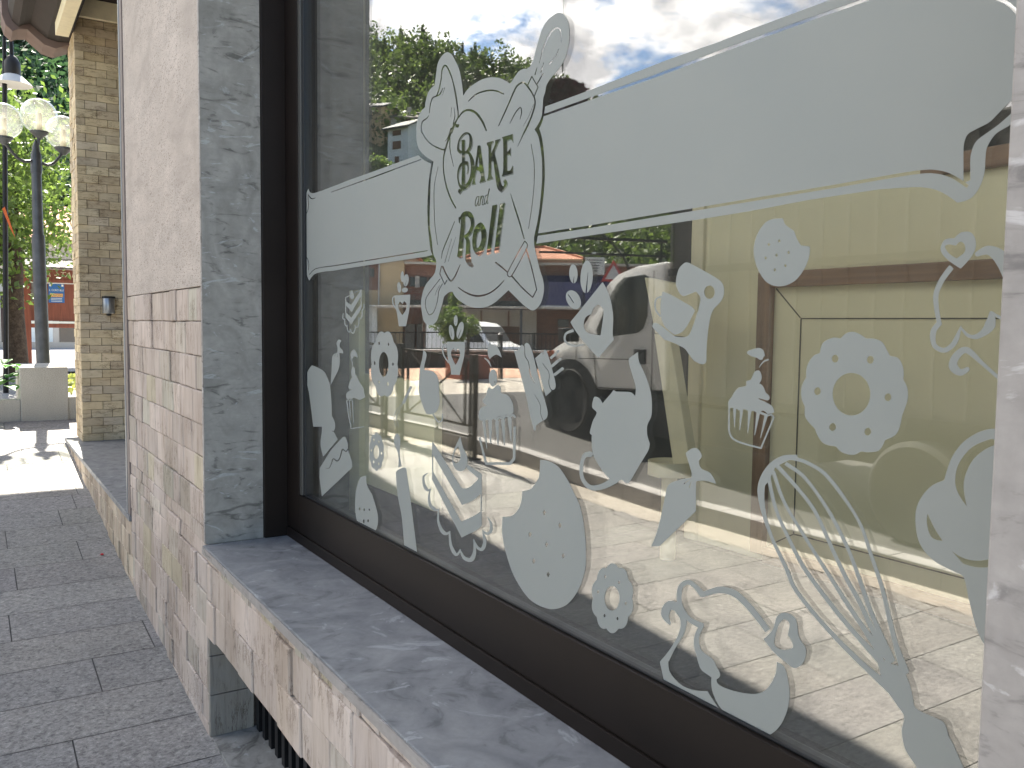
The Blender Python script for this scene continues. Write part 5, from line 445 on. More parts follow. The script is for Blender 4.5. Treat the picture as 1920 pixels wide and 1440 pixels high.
"donut_a": "11477 -110 -24 1 -33 -4 -33 -7 -30 -9 -38 12 -36 8 -23 2 -33 0 -20 -3 -19 -5 -34 -14 -34 -21 -27 -26 -20 -25 -29 -52 -31 -15 -19 -11 -29 -22 -13 -12 -15 -19 -16 -23 -16 -39 -7 -33 0 -47 4 -28 15 -48 0 -9 -11 -30 -7 -28 -3 -64 7 -34 13 -34 20 -34 27 -31 37 -30 40 -25 15 -30 20 -34 27 -33 18 -17 29 -21 33 -16 27 -9 30 -5 25 -1 20 1 27 3 42 10 42 -16 28 -8 33 -6 26 -1 26 2 20 4 32 10 33 18 32 27 24 28 28 50 60 29 42 31 20 22 18 24 18 42 7 38 0 41 -10 53 -14 38 15 37 7 33 3 61 -10 46 -15 34 -23 34 -29 30 -40 29 -47 25 -13 28 -25 38 -28 32 -17 14 -29 19 -22 10 -36 11|11552 -258 12 -8 6 -8 0 -16 -11 -13 -10 -4 -7 0 -9 3 -10 8 -6 17 3 7 7 10 10 4|11224 -269 8 -3 7 -6 2 -4 0 -14 -11 -11 -8 -2 -9 0 -7 2 -7 5 -5 7 -3 8 5 11 6 4 9 4|11395 -404 13 -1 28 -8 25 -12 24 -17 19 -18 16 -21 15 -26 12 -33 5 -22 0 -51 -8 -31 -9 -24 -15 -24 -27 -28 -33 -22 -29 -11 -21 -4 -33 0 -23 3 -29 10 -20 10 -21 15 -21 20 -16 21 -19 36 -11 41 -2 29 5 38 14 40 12 21 21 25 20 17 17 10 26 11 30 6 23 1|11711 -547 10 -5 8 -10 2 -6 0 -20 -10 -15 -8 -4 -7 -1 -11 3 -10 7 -7 23 5 16 8 9 10 4|11071 -540 12 -8 5 -8 0 -16 -10 -12 -9 -3 -7 0 -9 2 -9 9 -5 16 2 7 7 9 10 5|11550 -827 9 -4 6 -5 3 -5 0 -12 -10 -9 -8 -2 -12 0 -11 4 -6 6 -6 12 6 9 10 6 9 1|11242 -827 8 -4 9 -11 3 -23 -10 -14 -8 -3 -7 -1 -7 1 -9 6 -8 12 -2 12 3 10 8 11 9 4 7 1",
"donut_c": "11644 -1595 -11 1 -10 0 -12 -1 -13 -4 -16 -8 -21 -16 -29 5 -20 0 -22 -6 -14 -7 -12 -10 -10 -14 -12 -27 -3 -19 -32 -20 -12 -13 -10 -15 -7 -20 0 -38 13 -41 -14 -38 0 -38 2 -10 8 -19 14 -21 36 -35 8 -34 15 -29 14 -17 13 -10 14 -8 14 -6 13 -3 31 -3 21 -22 16 -12 16 -9 22 -6 20 -1 16 3 19 8 24 16 32 -6 20 0 16 3 17 8 15 12 13 18 7 17 6 26 32 18 15 14 11 17 7 24 0 29 -5 22 -10 24 15 46 -2 41 -10 25 -13 19 -23 21 -16 12 -8 36 -18 33 -18 18 -16 11 -9 4 -25 7 -32 2 -24 23 -18 12 -9 5|11739 -1700 9 -5 6 -5 6 -17 -4 -7 -7 -7 -10 -2 -5 0 -11 4 -7 5 -6 9 0 12 11 12 10 2|11558 -1704 10 -5 5 -5 5 -17 -3 -7 -7 -6 -10 -3 -5 0 -11 4 -6 6 -6 8 0 12 11 12 10 2|11647 -1783 22 -6 24 -11 29 -25 17 -25 8 -19 5 -40 -10 -34 -21 -26 -17 -12 -14 -6 -21 -4 -27 0 -29 9 -18 9 -14 10 -15 14 -19 29 -8 21 -2 42 10 28 8 12 12 13 12 8 14 7 20 6 15 1|11833 -1865 10 -5 5 -5 6 -17 -3 -8 -8 -6 -10 -2 -5 0 -11 4 -7 6 -6 9 0 12 11 12 10 1|11461 -1861 10 -5 5 -5 6 -16 -4 -8 -7 -6 -9 -2 -6 0 -10 4 -7 5 -5 9 0 12 11 11 9 2|11743 -2026 10 -5 5 -5 6 -17 -3 -8 -8 -6 -10 -2 -5 0 -11 4 -7 6 -6 9 0 12 11 12 10 1|11559 -2027 10 -5 5 -5 6 -17 -3 -7 -8 -6 -9 -3 -6 1 -11 4 -6 6 -6 8 0 12 11 12 10 1",
"donut_d": "6148 -2215 -8 2 -10 2 -11 0 -15 -1 -20 -6 -11 -6 -18 -11 -4 0 -16 6 -17 4 -13 2 -22 -1 -12 -3 -9 -3 -12 -8 -8 -6 -12 -17 -10 -20 -8 -28 -21 -8 -8 -4 -12 -9 -11 -11 -8 -12 -5 -11 -5 -18 0 -26 2 -18 5 -20 6 -20 -13 -31 -4 -19 -1 -28 3 -18 4 -13 6 -14 6 -12 8 -13 18 -22 19 -19 8 -38 4 -13 10 -22 10 -16 10 -13 9 -10 12 -10 11 -7 10 -6 17 -7 21 -6 13 -2 19 -24 20 -20 11 -9 12 -8 15 -8 9 -3 14 -3 10 -1 12 0 11 1 22 7 22 13 24 -10 12 -4 17 -3 9 -1 15 1 9 1 14 5 16 10 10 10 8 11 10 23 7 23 13 4 20 9 10 6 10 8 9 9 6 10 6 13 5 21 1 20 -4 25 -4 15 -9 27 12 24 7 23 2 29 -4 24 -5 16 -6 13 -15 24 -18 22 -25 23 -2 14 -6 24 -11 28 -8 14 -9 14 -10 11 -13 12 -9 7 -13 8 -12 5 -12 5 -19 4 -20 3 -20 24 -19 17 -12 9 -12 7 -14 6|6247 -2350 6 -4 5 -5 3 -6 0 -7 -1 -5 -4 -5 -6 -2 -6 1 -4 2 -5 5 -3 7 -1 6 2 8 3 3 6 2|6046 -2354 6 -4 4 -6 1 -12 -5 -8 -5 -2 -6 1 -7 5 -4 7 -1 12 7 8 5 1|6144 -2430 16 -6 18 -10 13 -9 17 -16 12 -15 11 -16 7 -16 8 -22 4 -26 0 -23 -6 -24 -7 -14 -9 -13 -16 -14 -11 -6 -14 -5 -17 -2 -21 1 -19 5 -14 5 -14 8 -15 11 -16 16 -14 17 -10 17 -5 11 -8 21 -4 22 0 21 1 13 5 16 7 16 9 13 11 10 15 10 13 5 17 3 18 -1|6354 -2526 6 -4 5 -6 2 -7 -1 -7 -3 -6 -2 -2 -6 -2 -5 1 -5 3 -5 4 -2 4 -2 6 0 8 3 5 5 3 5 1|5942 -2523 4 -2 6 -6 2 -8 0 -6 -2 -5 -4 -4 -9 0 -6 4 -5 6 -2 6 0 7 5 8 5 1|6247 -2728 6 -4 3 -3 3 -5 2 -9 -2 -6 -4 -5 -5 -2 -6 1 -4 3 -5 4 -3 5 -2 10 1 5 6 6 4 1|6056 -2700 9 -8 3 -12 -6 -10 -3 -1 -7 0 -6 3 -4 5 -3 7 -1 8 6 9 7 1",
"cookie_c": "4325 808 -26 -2 -24 -4 -4 -16 -5 -13 -5 -7 -6 -8 -11 -9 -22 -15 -49 -29 -14 -35 -8 -16 -18 -27 -22 -30 -78 -15 -2 -8 -1 -32 1 -15 6 -26 11 -30 14 -29 9 -13 26 -35 13 -14 14 -14 18 -14 16 -10 18 -9 24 -9 25 -7 18 -4 22 -2 18 -1 18 0 26 4 23 5 23 8 20 9 17 10 18 13 19 19 16 18 19 26 22 34 10 19 11 26 8 24 7 23 5 37 0 27 -3 18 -11 40 -11 27 -12 21 -14 20 -15 17 -24 22 -14 10 -10 6 -12 5 -18 5 -28 4 -26 2|4306 656 12 -13 -14 -14 -12 13 12 13|4402 637 12 -13 -14 -14 -13 13 13 13|4217 566 11 -13 -13 -13 -12 12 13 14|4326 553 12 -13 -14 -14 -13 13 13 14|4428 539 12 -13 -14 -14 -13 13|4241 472 12 -12 -13 -14 -12 12|4338 446 12 -13 -13 -14 -13 13 12 13",
"cookie_a": "12062 -2309 -37 6 -6 0 2 -51 -5 -34 -11 -26 -13 -21 -23 -20 -46 -30 -51 -27 -66 -30 -70 -72 -80 -91 -39 -53 -28 -48 -9 -30 -6 -29 0 -39 10 -47 18 -35 29 -41 46 -53 26 -23 670 3 18 23 35 64 27 68 8 40 3 113 -3 6 -3 55 -11 61 -13 47 -19 46 -19 37 -31 51 -35 49 -29 33 -38 35 -34 18 -40 15 -55 15|12287 -2834 11 -6 11 -10 3 -6 0 -14 -12 -9 -10 -2 -11 1 -11 4 -14 9 -8 14 0 5 6 10 8 5 14 1|12108 -2818 9 -4 9 -8 5 -10 -1 -7 -9 -6 -8 -2 -8 0 -10 2 -16 7 -8 7 -4 5 0 11 6 5 10 3 9 0|11909 -2783 10 -4 9 -7 3 -4 0 -10 -12 -6 -12 -1 -10 1 -16 7 -8 6 -3 4 0 10 6 5 10 2 8 0|11952 -2954 14 -8 10 -9 3 -5 0 -12 -11 -11 -11 -2 -10 1 -15 6 -8 7 -9 13 0 6 6 9 8 5 13 2|12118 -2990 16 -8 8 -9 6 -14 0 -8 -6 -12 -8 -6 -8 -3 -13 2 -6 1 -10 6 -11 13 -3 7 0 16 6 10 10 6 11 1",
"rolling_pin": "10926 -1530 -6 1 -16 -1 -16 -3 -19 -9 -37 -27 -11 -13 -7 -13 -3 -34 23 -137 0 -54 -7 -28 -14 -35 -22 -45 -25 -41 11 -5 98 -31 3 1 0 2 -6 29 -4 37 0 69 3 18 9 29 16 24 18 19 90 75 16 23 5 15 -2 39 -9 26 -16 29 -9 9 -18 13 -29 13|10694 -1978 -20 3 -20 2 -19 -4 -13 -10 -9 -15 -11 -45 -30 -75 -41 -115 -63 -192 -193 -629 -9 -29 1 -3 2 -1 388 -11 16 0 3 1 7 56 25 144 34 156 18 64 18 46 24 49 64 116 34 77 16 55 16 75 16 98 9 77 -25 24 -26 16 -11 6 -74 26 -46 16 -50 15",
"cake_b": "9100 -1362 -3 1 -25 -52 -17 -31 -24 -36 -17 -19 -61 -52 -17 -18 -14 -22 -7 -28 0 -26 4 -23 10 -22 18 -24 31 -28 28 -19 34 -16 19 -6 23 -5 34 -2 28 0 31 3 26 5 27 10 16 9 11 9 21 24 11 19 7 20 4 19 0 20 -3 19 -6 21 -13 28 -21 39 -22 31 -33 40 -28 33|9850 -1517 -28 3 -4 -7 -147 -83 -587 -369 -20 -12 -30 -1 -37 2 -45 7 -50 15 -32 12 -23 10 -25 13 -28 16 -74 50 -40 30 -41 39 1 1 1 -1 16 -10 3 -1 275 73 0 6 -17 40 -3 5 -322 -61 -5 -1 -12 1 -3 0 -11 -620 2 -1 18 -5 40 -31 16 -11 22 -13 31 -16 154 -73 194 -88 5 -2 5 3 799 590 1 15 -4 23|9153 -1488 18 -15 34 -31 37 -40 20 -31 14 -37 1 -30 -2 -7 -9 -9 -12 -7 -15 -5 -25 -5 -19 1 -12 2 -23 9 -17 8 -23 14 -16 15 -7 12 -5 15 -3 35 2 16 6 18 9 18 19 26 24 27|9818 -1685 -3 -217 -755 -499 -3 -1 -7 3 -96 37 -131 55 -88 40 -134 68 -4 -2 -5 -34 -3 -1 5 258 104 -69 43 -26 37 -20 56 -25 62 -25 101 -37 36 -13 7 -1 772 507|9976 -1944 -7 1 -8 -6 75 -37 14 -10 10 -11 4 -14 0 -30 -2 -8 -10 -25 -13 -16 -13 -11 -52 -26 -19 -13 -8 -2 -11 1 -23 5 -31 10 -4 0 -11 -5 10 -9 2 -5 17 -46 3 -18 0 -25 -6 -31 -14 -33 -12 -17 -15 -12 -25 -11 -97 -23 -13 -1 -13 2 -31 7 -31 10 -11 -4 -4 -4 10 -7 6 -50 1 -61 -5 -21 -12 -21 -32 -36 -28 -21 -37 -22 -67 -18 -16 -3 -16 2 -19 6 -23 10 -42 22 -21 -4 0 -1 12 -11 0 -4 -22 -75 -22 -55 -14 -21 -18 -17 -25 -18 -49 -29 -19 -9 -3 1 -6 2 -24 18 -26 24 -25 27 -3 2 -6 0 -17 0 4 -12 -2 -2 -66 -38 -19 -8 -16 -4 -10 -1 -27 -1 -42 2 -20 2 -18 5 -13 5 -33 36 -18 23 -12 21 -8 17 -6 24 -2 16 1 59 4 28 0 21 -4 2 -12 2 -3 -5 -7 -1 -59 -45 -17 -9 -15 -6 -24 -4 -23 0 -16 2 -8 3 -11 13 -22 38 -8 17 -4 22 4 37 22 92 -15 5 -7 -4 -35 -8 -23 -4 -18 0 -15 4 -29 12 -14 10 -5 6 -5 9 -7 36 -1 14 2 21 6 15 13 17 34 35 4 6 -8 5 -3 -1 -42 -21 -36 -23 -12 -13 -10 -16 -6 -16 -4 -16 0 -18 1 -6 5 -12 13 -21 14 -13 22 -13 21 -10 25 -10 24 -6 23 -2 22 1 19 7 2 0 1 -1 -33 -44 -11 -22 -8 -22 -1 -21 3 -19 7 -22 11 -16 18 -21 21 -17 17 -10 32 -12 30 -5 14 0 14 0 27 2 27 7 10 4 14 8 -10 -31 -2 -27 2 -13 6 -24 9 -24 16 -26 8 -9 23 -21 34 -21 27 -11 13 -4 29 -7 20 -3 34 -3 26 -1 43 3 29 6 24 11 22 18 29 36 4 -2 12 -17 18 -19 21 -16 11 -6 25 -9 14 -4 8 -1 21 1 18 1 27 7 36 17 25 20 14 15 14 19 14 28 7 32 6 49 1 31 2 17 2 0 9 -5 23 -12 30 -11 34 -7 33 -2 33 1 34 7 24 11 13 9 17 14 34 40 25 40 10 25 2 32 -4 23 -24 78 4 -1 21 -8 29 -8 32 -4 24 -2 31 1 13 1 34 6 27 9 25 12 20 14 13 20 9 22 4 20 1 46 -2 14 -16 37 -20 33 3 0 29 -10 31 -4 29 2 35 6 16 7 16 11 24 25 6 11 12 36 5 40 -4 22 -12 22 -21 16 -28 15 -32 12",
"whisk": "4147 -918 -66 9 -2 -4 -5 -7 0 -8 -1 -1 -39 -3 -24 -3 -61 -16 -31 -9 -32 -11 -31 -13 -24 -13 -34 -23 -29 -23 -47 -42 -39 -38 -47 -50 -51 -57 -35 -44 -22 -31 -17 -28 -18 -35 -52 -115 -67 -140 -30 -69 -20 -56 -27 -84 -46 -134 -20 -54 -10 -26 -30 -56 -49 -87 0 -1 9 -6 5 -9 8 -8 1 -2 -21 -36 -14 -33 -17 -52 -6 -24 -3 -21 -5 -13 -5 -7 -11 -6 -12 -4 -13 -3 -24 -2 -57 -1 -53 -2 -8 -1 -10 -3 -9 -5 -8 -9 -6 -13 -13 -37 -4 -11 -6 -7 -19 -20 -6 -9 -48 -80 -30 -48 -18 -22 -51 -60 -16 -24 -9 -20 -6 -21 -4 -22 -2 -29 1 -25 4 -24 8 -23 14 -22 20 -22 24 -21 26 -20 22 -14 21 -12 22 -9 21 -6 8 -1 12 -1 17 0 19 5 15 9 25 31 27 43 81 145 24 37 13 16 42 38 17 16 12 18 6 12 10 23 5 20 5 23 4 30 0 20 -4 18 -7 31 -3 16 2 15 5 12 8 10 11 12 21 16 24 22 30 25 20 18 10 4 123 62 80 39 82 42 114 64 104 63 104 69 103 74 29 23 27 24 21 21 18 21 15 24 37 67 13 21 107 149 41 64 33 58 17 35 28 60 19 47 17 54 6 27 5 30 -2 39 -6 28 -10 29 -12 27 -17 30 -17 25 -16 21 -12 14 -25 24 -24 18 -29 19 -25 14 -24 13 -22 8 -23 6|4145 -956 89 -50 1 -1 -120 -85 -122 -96 -35 -29 -23 -22 -36 -37 -26 -34 -33 -48 -104 -164 -95 -140 -38 -51 -72 -83 -22 -28 -34 -48 -52 -79 -22 -30 -12 -15 1 4 52 91 23 43 56 121 62 129 38 74 23 38 46 69 35 50 54 71 39 47 28 30 38 40 31 31 37 34 36 29 31 24 26 15 32 15 33 13 78 29 -16 24 -2 1 -82 -31 -31 -13 -29 -15 -28 -17 -33 -26 -36 -31 -72 -68 -66 -70 -31 -36 -36 -47 -25 -32 -51 -75 -30 -46 -24 -40 -20 -36 -32 -61 -53 -106 -55 -113 -17 -33 -24 -41 -36 -57 -119 -179 0 -1 11 -8 0 -3 25 -23 -5 0 -55 6 27 72 34 102 42 129 32 108 20 60 28 65 69 151 48 114 15 29 17 28 19 29 19 24 27 32 40 42 51 50 59 54 29 25 29 23 30 21 28 14 24 10 28 10 43 12 45 11 21 3 23 2 48 1|4272 -1028 15 -32 -12 5 -1 0 -42 -93 -23 -46 -20 -36 -28 -44 -24 -31 -34 -40 -38 -42 -155 -165 -277 -283 -134 -129 -94 -83 48 70 59 91 27 40 30 39 58 69 41 55 99 151 99 159 31 45 28 35 26 28 27 25 32 28 34 26 96 71 72 49|4300 -1085 13 -29 0 -2 -25 -84 -28 -84 -16 -38 -15 -32 -18 -31 -20 -33 -46 -65 -92 -125 -56 -68 -29 -31 -22 -22 -51 -46 -64 -53 -141 -111 -72 -52 -73 -51 -53 -33 -79 -46 -23 -12 139 144 92 92 46 47 129 138 152 158 139 151 40 44 34 39 28 36 27 39 25 44 57 115|4340 -1154 22 -27 4 -21 1 -50 -2 -31 -10 -66 -14 -55 -11 -30 -34 -70 -32 -59 -21 -32 -111 -146 -17 -26 -37 -66 -13 -20 -17 -19 -23 -23 -44 -37 -82 -61 -64 -44 -103 -63 -65 -37 -62 -33 -96 -49 -81 -36 -40 -16 -51 -18 31 82 111 73 129 89 115 84 118 93 77 65 46 42 33 33 23 26 35 41 58 78 85 121 44 68 32 59 16 36 16 44 31 97|3325 -2157 8 -9 -26 -15 15 22 2 2",
"cupcake_c": "4473 -147 -10 1 -7 -1 -19 -6 -14 -8 -6 -8 -7 -16 -7 -22 9 -1 3 -2 13 -24 18 -2 9 1 6 2 13 9 6 2 42 7 15 3 17 7 12 6 8 5 5 5 2 4 -2 4 -5 4 -15 8 -37 12 -27 6|4373 -226 -5 -3 -2 -2 2 -6 28 -8 15 -7 15 -12 17 -17 4 -6 5 -11 2 0 1 1 -1 6 -4 12 -11 14 -13 14 -10 9 -10 5 -17 6|4467 -317 -9 0 -5 -2 -7 -6 -11 -16 -6 -15 -1 -14 4 -18 7 -13 13 -17 -11 1 -7 -1 -7 -5 -11 -9 -13 -15 -11 -23 -5 -9 -7 -5 -15 -7 -8 -5 -6 -8 -4 -10 0 -5 2 -6 7 -8 7 -5 89 11 1 -1 -1 -3 -6 -4 -50 -12 -24 -8 -25 -8 -17 -8 -11 -7 -7 -7 -8 -12 -3 -10 1 -9 4 -10 53 -15 20 15 15 7 8 1 9 -1 7 -4 9 -5 -68 -13 -4 -1 0 -3 -18 7 -7 2 -8 -1 -8 -3 -6 -4 -11 -10 -3 -5 112 -245 2 -4 5 -2 73 5 88 7 64 8 30 7 30 11 12 6 10 8 10 11 11 19 9 30 2 154 2 32 3 11 1 11 -1 8 -4 7 -6 9 -27 29 -21 35 -24 25 -15 12 -13 7 -22 5 -26 5 -11 3 -8 4 -4 4 0 3 3 22 -3 5 -5 4 -29 7 -8 5 -7 9 -19 39 -8 12 -6 5 -12 6|4724 -624 13 -2 1 -2 -6 -167 -8 -27 -10 -18 -8 -9 -18 -12 -16 -6 -24 -7 -17 -3 -93 -11 -119 -9 -109 234 -1 2 5 5 8 7 6 2 7 -2 19 -7 5 1 59 -169 3 -4 2 1 0 5 -32 161 0 8 41 8 2 0 1 -1 40 -162 1 -4 4 -1 2 2 -14 169 0 5 29 10 15 -5 6 -3 1 -2 26 -163 1 -2 2 -1 3 1 0 9 0 159 13 5 13 4 13 1 7 -1 4 -2 25 -161 1 -2 4 0 1 1 0 9 1 143 7 -2 22 9 8 3 2 -1 9 -143 1 -3 3 0 2 4 17 146 4 1",
"piping_b": "5124 -993 -10 2 -16 0 -21 -4 -10 -5 -7 -4 -15 -13 -15 -19 -3 -8 2 -10 6 -9 14 -17 5 -7 3 -7 -1 -14 -3 -13 -6 -13 -7 -8 -9 -7 -13 -6 -17 -3 -51 -7 -14 -5 -11 -5 -21 -17 -19 -21 -13 -17 -11 -20 86 6 47 -1 37 -6 30 -8 25 -9 -8 -245 427 -391 10 -3 97 -25 -55 113 -28 71 -28 94 -35 136 -17 59 -13 61 -8 24 -13 20 -20 19 -34 19 -40 16 -61 22 -42 13 -75 19 -4 3 -1 12 0 22 3 10 22 47 52 104 -22 18 -33 22 -16 8 -11 5|5157 -1260 73 -47 -6 -5 -2 -1 -3 3 -64 47 -1 1|5143 -1277 24 -52 -11 -1 -2 2 -15 51",
"moka": "5265 539 -14 -1 -20 -5 -111 -47 -139 -61 -58 -28 -40 -21 -15 -10 -9 -9 -8 -11 -8 -14 -7 -21 -3 -26 2 -15 4 -16 11 -24 13 -16 15 -15 17 -14 46 -33 19 -31 12 -28 5 -16 11 -53 10 -68 7 -66 3 -77 -2 -86 7 -8 11 -9 17 -7 7 -1 12 1 18 3 23 7 42 13 67 55 32 33 8 6 15 8 35 13 40 13 69 19 40 10 59 10 135 92 12 9 7 8 2 5 0 7 -5 11 -5 6 -6 3 -8 2 -11 1 -18 -2 -11 -2 -37 -15 -31 -15 -151 -77 -20 -3 -52 -4 -35 1 -21 2 -22 6 -14 9 -13 12 -6 8 -13 23 -30 62 -34 86 -5 -2 -1 0 -10 46 -12 37 -2 14 0 16 4 9 5 8 14 16 14 12 17 11 50 -14 64 -16 21 -3 12 0 10 3 17 9 17 13 12 13 20 30 12 27 2 11 1 17 -3 22 -4 23 -8 24 -8 20 -7 13 -6 8 -17 16 -23 14 -17 8 -13 5|5000 339 12 -2 9 -3 8 -4 12 -12 8 -15 1 -8 0 -15 -7 -18 -5 -7 -10 -10 -11 -6 -9 -4 -19 -3 -17 3 -14 6 -8 5 -7 8 -6 13 -3 19 4 15 3 7 5 7 10 10 12 8 8 3 12 3|5545 305 -6 0 -31 -8 -69 -21 -61 -24 -203 -85 -1 -1 0 -7 -25 -15 20 -36 24 -36 35 -48 25 -29 23 -20 19 -13 25 -10 24 -7 31 -7 4 0 33 14 33 15 21 12 20 13 27 24 21 26 14 25 9 27 14 -6 48 40 11 12 10 15 7 24 1 26 -5 25 -7 14 -14 11 -15 6 -21 5 -32 5|5560 255 37 -7 12 -4 7 -6 5 -10 4 -11 2 -29 -2 -15 -4 -12 -7 -12 -25 -24 -29 -23 -1 2 6 40 2 44 -2 24 -7 42",
"hat_b": "2907 592 -16 -2 -10 -4 -9 -6 -8 -8 -7 -11 -5 -11 -5 -14 -3 -13 -1 -9 0 -15 2 -12 4 -14 9 -18 8 -13 8 -11 22 -25 26 -26 8 -7 43 28 29 21 13 12 19 17 15 18 7 12 4 11 1 11 -1 9 -4 12 -5 12 -5 8 -6 7 -4 2 -5 2 -10 3 -12 1 -16 0 -17 -2 -9 11 -9 8 -8 6 -8 5 -9 3 -9 1|2940 534 5 -1 7 -5 14 -15 31 8 14 2 9 -1 7 -3 4 -3 2 -4 -1 -7 -7 -14 -5 -8 -11 -12 -7 -7 -12 -9 -32 -20 -3 1 -16 10 -18 13 -8 6 -4 7 -3 7 -1 8 1 8 3 13 3 8 7 8 6 5 9 5|2767 499 -4 -1 -5 -1 -8 -1 -25 -8 -4 -2 -13 -6 -5 -3 -10 -5 -5 -4 -2 -2 -6 -3 -8 -6 -2 -2 -3 -2 -10 -8 -12 -14 -3 -6 -3 -3 -4 -9 0 -3 -3 -3 -2 -5 -8 -26 -17 -62 -7 -37 -2 -22 1 -20 5 -20 7 -15 9 -15 20 -32 3 1 5 0 5 1 4 3 3 5 2 2 -10 36 -4 15 -1 13 0 11 3 11 5 15 7 13 20 38 22 47 27 42 5 6 2 2 7 10 5 3 5 6 11 9 7 4 7 1 9 0 14 -2 32 -6 8 6 3 5 2 6 -1 7 -25 17 -19 11 -14 5|3000 397 -1 0 -6 -5 -6 -3 -5 -4 -3 -5 -6 -6 32 -40 21 -30 8 -14 14 -31 6 -14 4 -15 3 -17 1 -12 -1 -15 -5 -36 -6 -35 -14 -59 -4 -8 -1 -4 1 -4 -2 -1 26 -30 6 -10 3 -8 2 -25 -1 -29 -2 -11 -3 -6 -6 -8 -4 -3 -4 -3 -10 -6 -10 -3 -10 -2 -7 0 -7 2 -9 5 -13 9 -12 12 -9 12 -49 98 -5 -2 2 -15 -5 3 -25 -25 -10 -8 -8 -5 -16 -4 -13 1 -10 2 -6 3 -9 5 -11 9 -9 10 -8 11 -6 11 -3 8 -3 15 -7 10 -1 4 -4 8 -4 13 -6 22 -5 9 -6 -2 -5 0 -6 -2 -8 -5 -1 -4 -64 -31 -90 -23 0 -1 1 -5 -2 -7 0 -5 3 -6 5 -3 1 -4 4 1 86 33 51 32 1 -4 -3 -12 0 -5 -2 -12 2 -7 -1 -9 0 -7 2 -6 10 -14 1 -3 2 -3 8 -6 2 -3 15 -12 18 -10 25 -13 15 -6 11 -2 11 0 13 2 20 6 9 4 8 5 13 12 21 26 7 -49 7 -21 8 -16 10 -13 9 -11 16 -13 12 -8 12 -7 12 -3 15 -1 16 3 16 6 13 7 13 9 10 11 9 16 6 21 3 14 1 15 -1 17 -1 11 -3 9 -4 10 -10 15 -21 23 18 70 10 51 3 32 -1 17 -3 18 -6 20 -10 26 -10 22 -9 16 -16 23 -21 28|2882 -95 -13 0 -9 -2 -17 -9 -18 -14 -59 -59 -18 -16 -68 -55 -60 -43 -83 -55 0 -1 0 -1 12 -19 2 1 37 25 46 32 36 27 88 71 40 30 34 27 24 16 7 4 7 3 6 0 4 -1 9 -6 8 -8 11 -14 6 -9 7 -17 2 -8 0 -8 -11 -15 -6 -6 -6 -3 -4 -2 -6 1 -7 3 -21 11 -9 -2 -4 -3 -3 -5 -1 -5 2 -7 16 -15 11 -8 11 -7 13 -3 17 2 14 4 13 7 12 8 10 10 5 7 4 10 2 11 0 11 -3 14 -4 13 -4 10 -7 12 -9 13 -12 13 -10 9 -13 10 -10 5 -6 3",
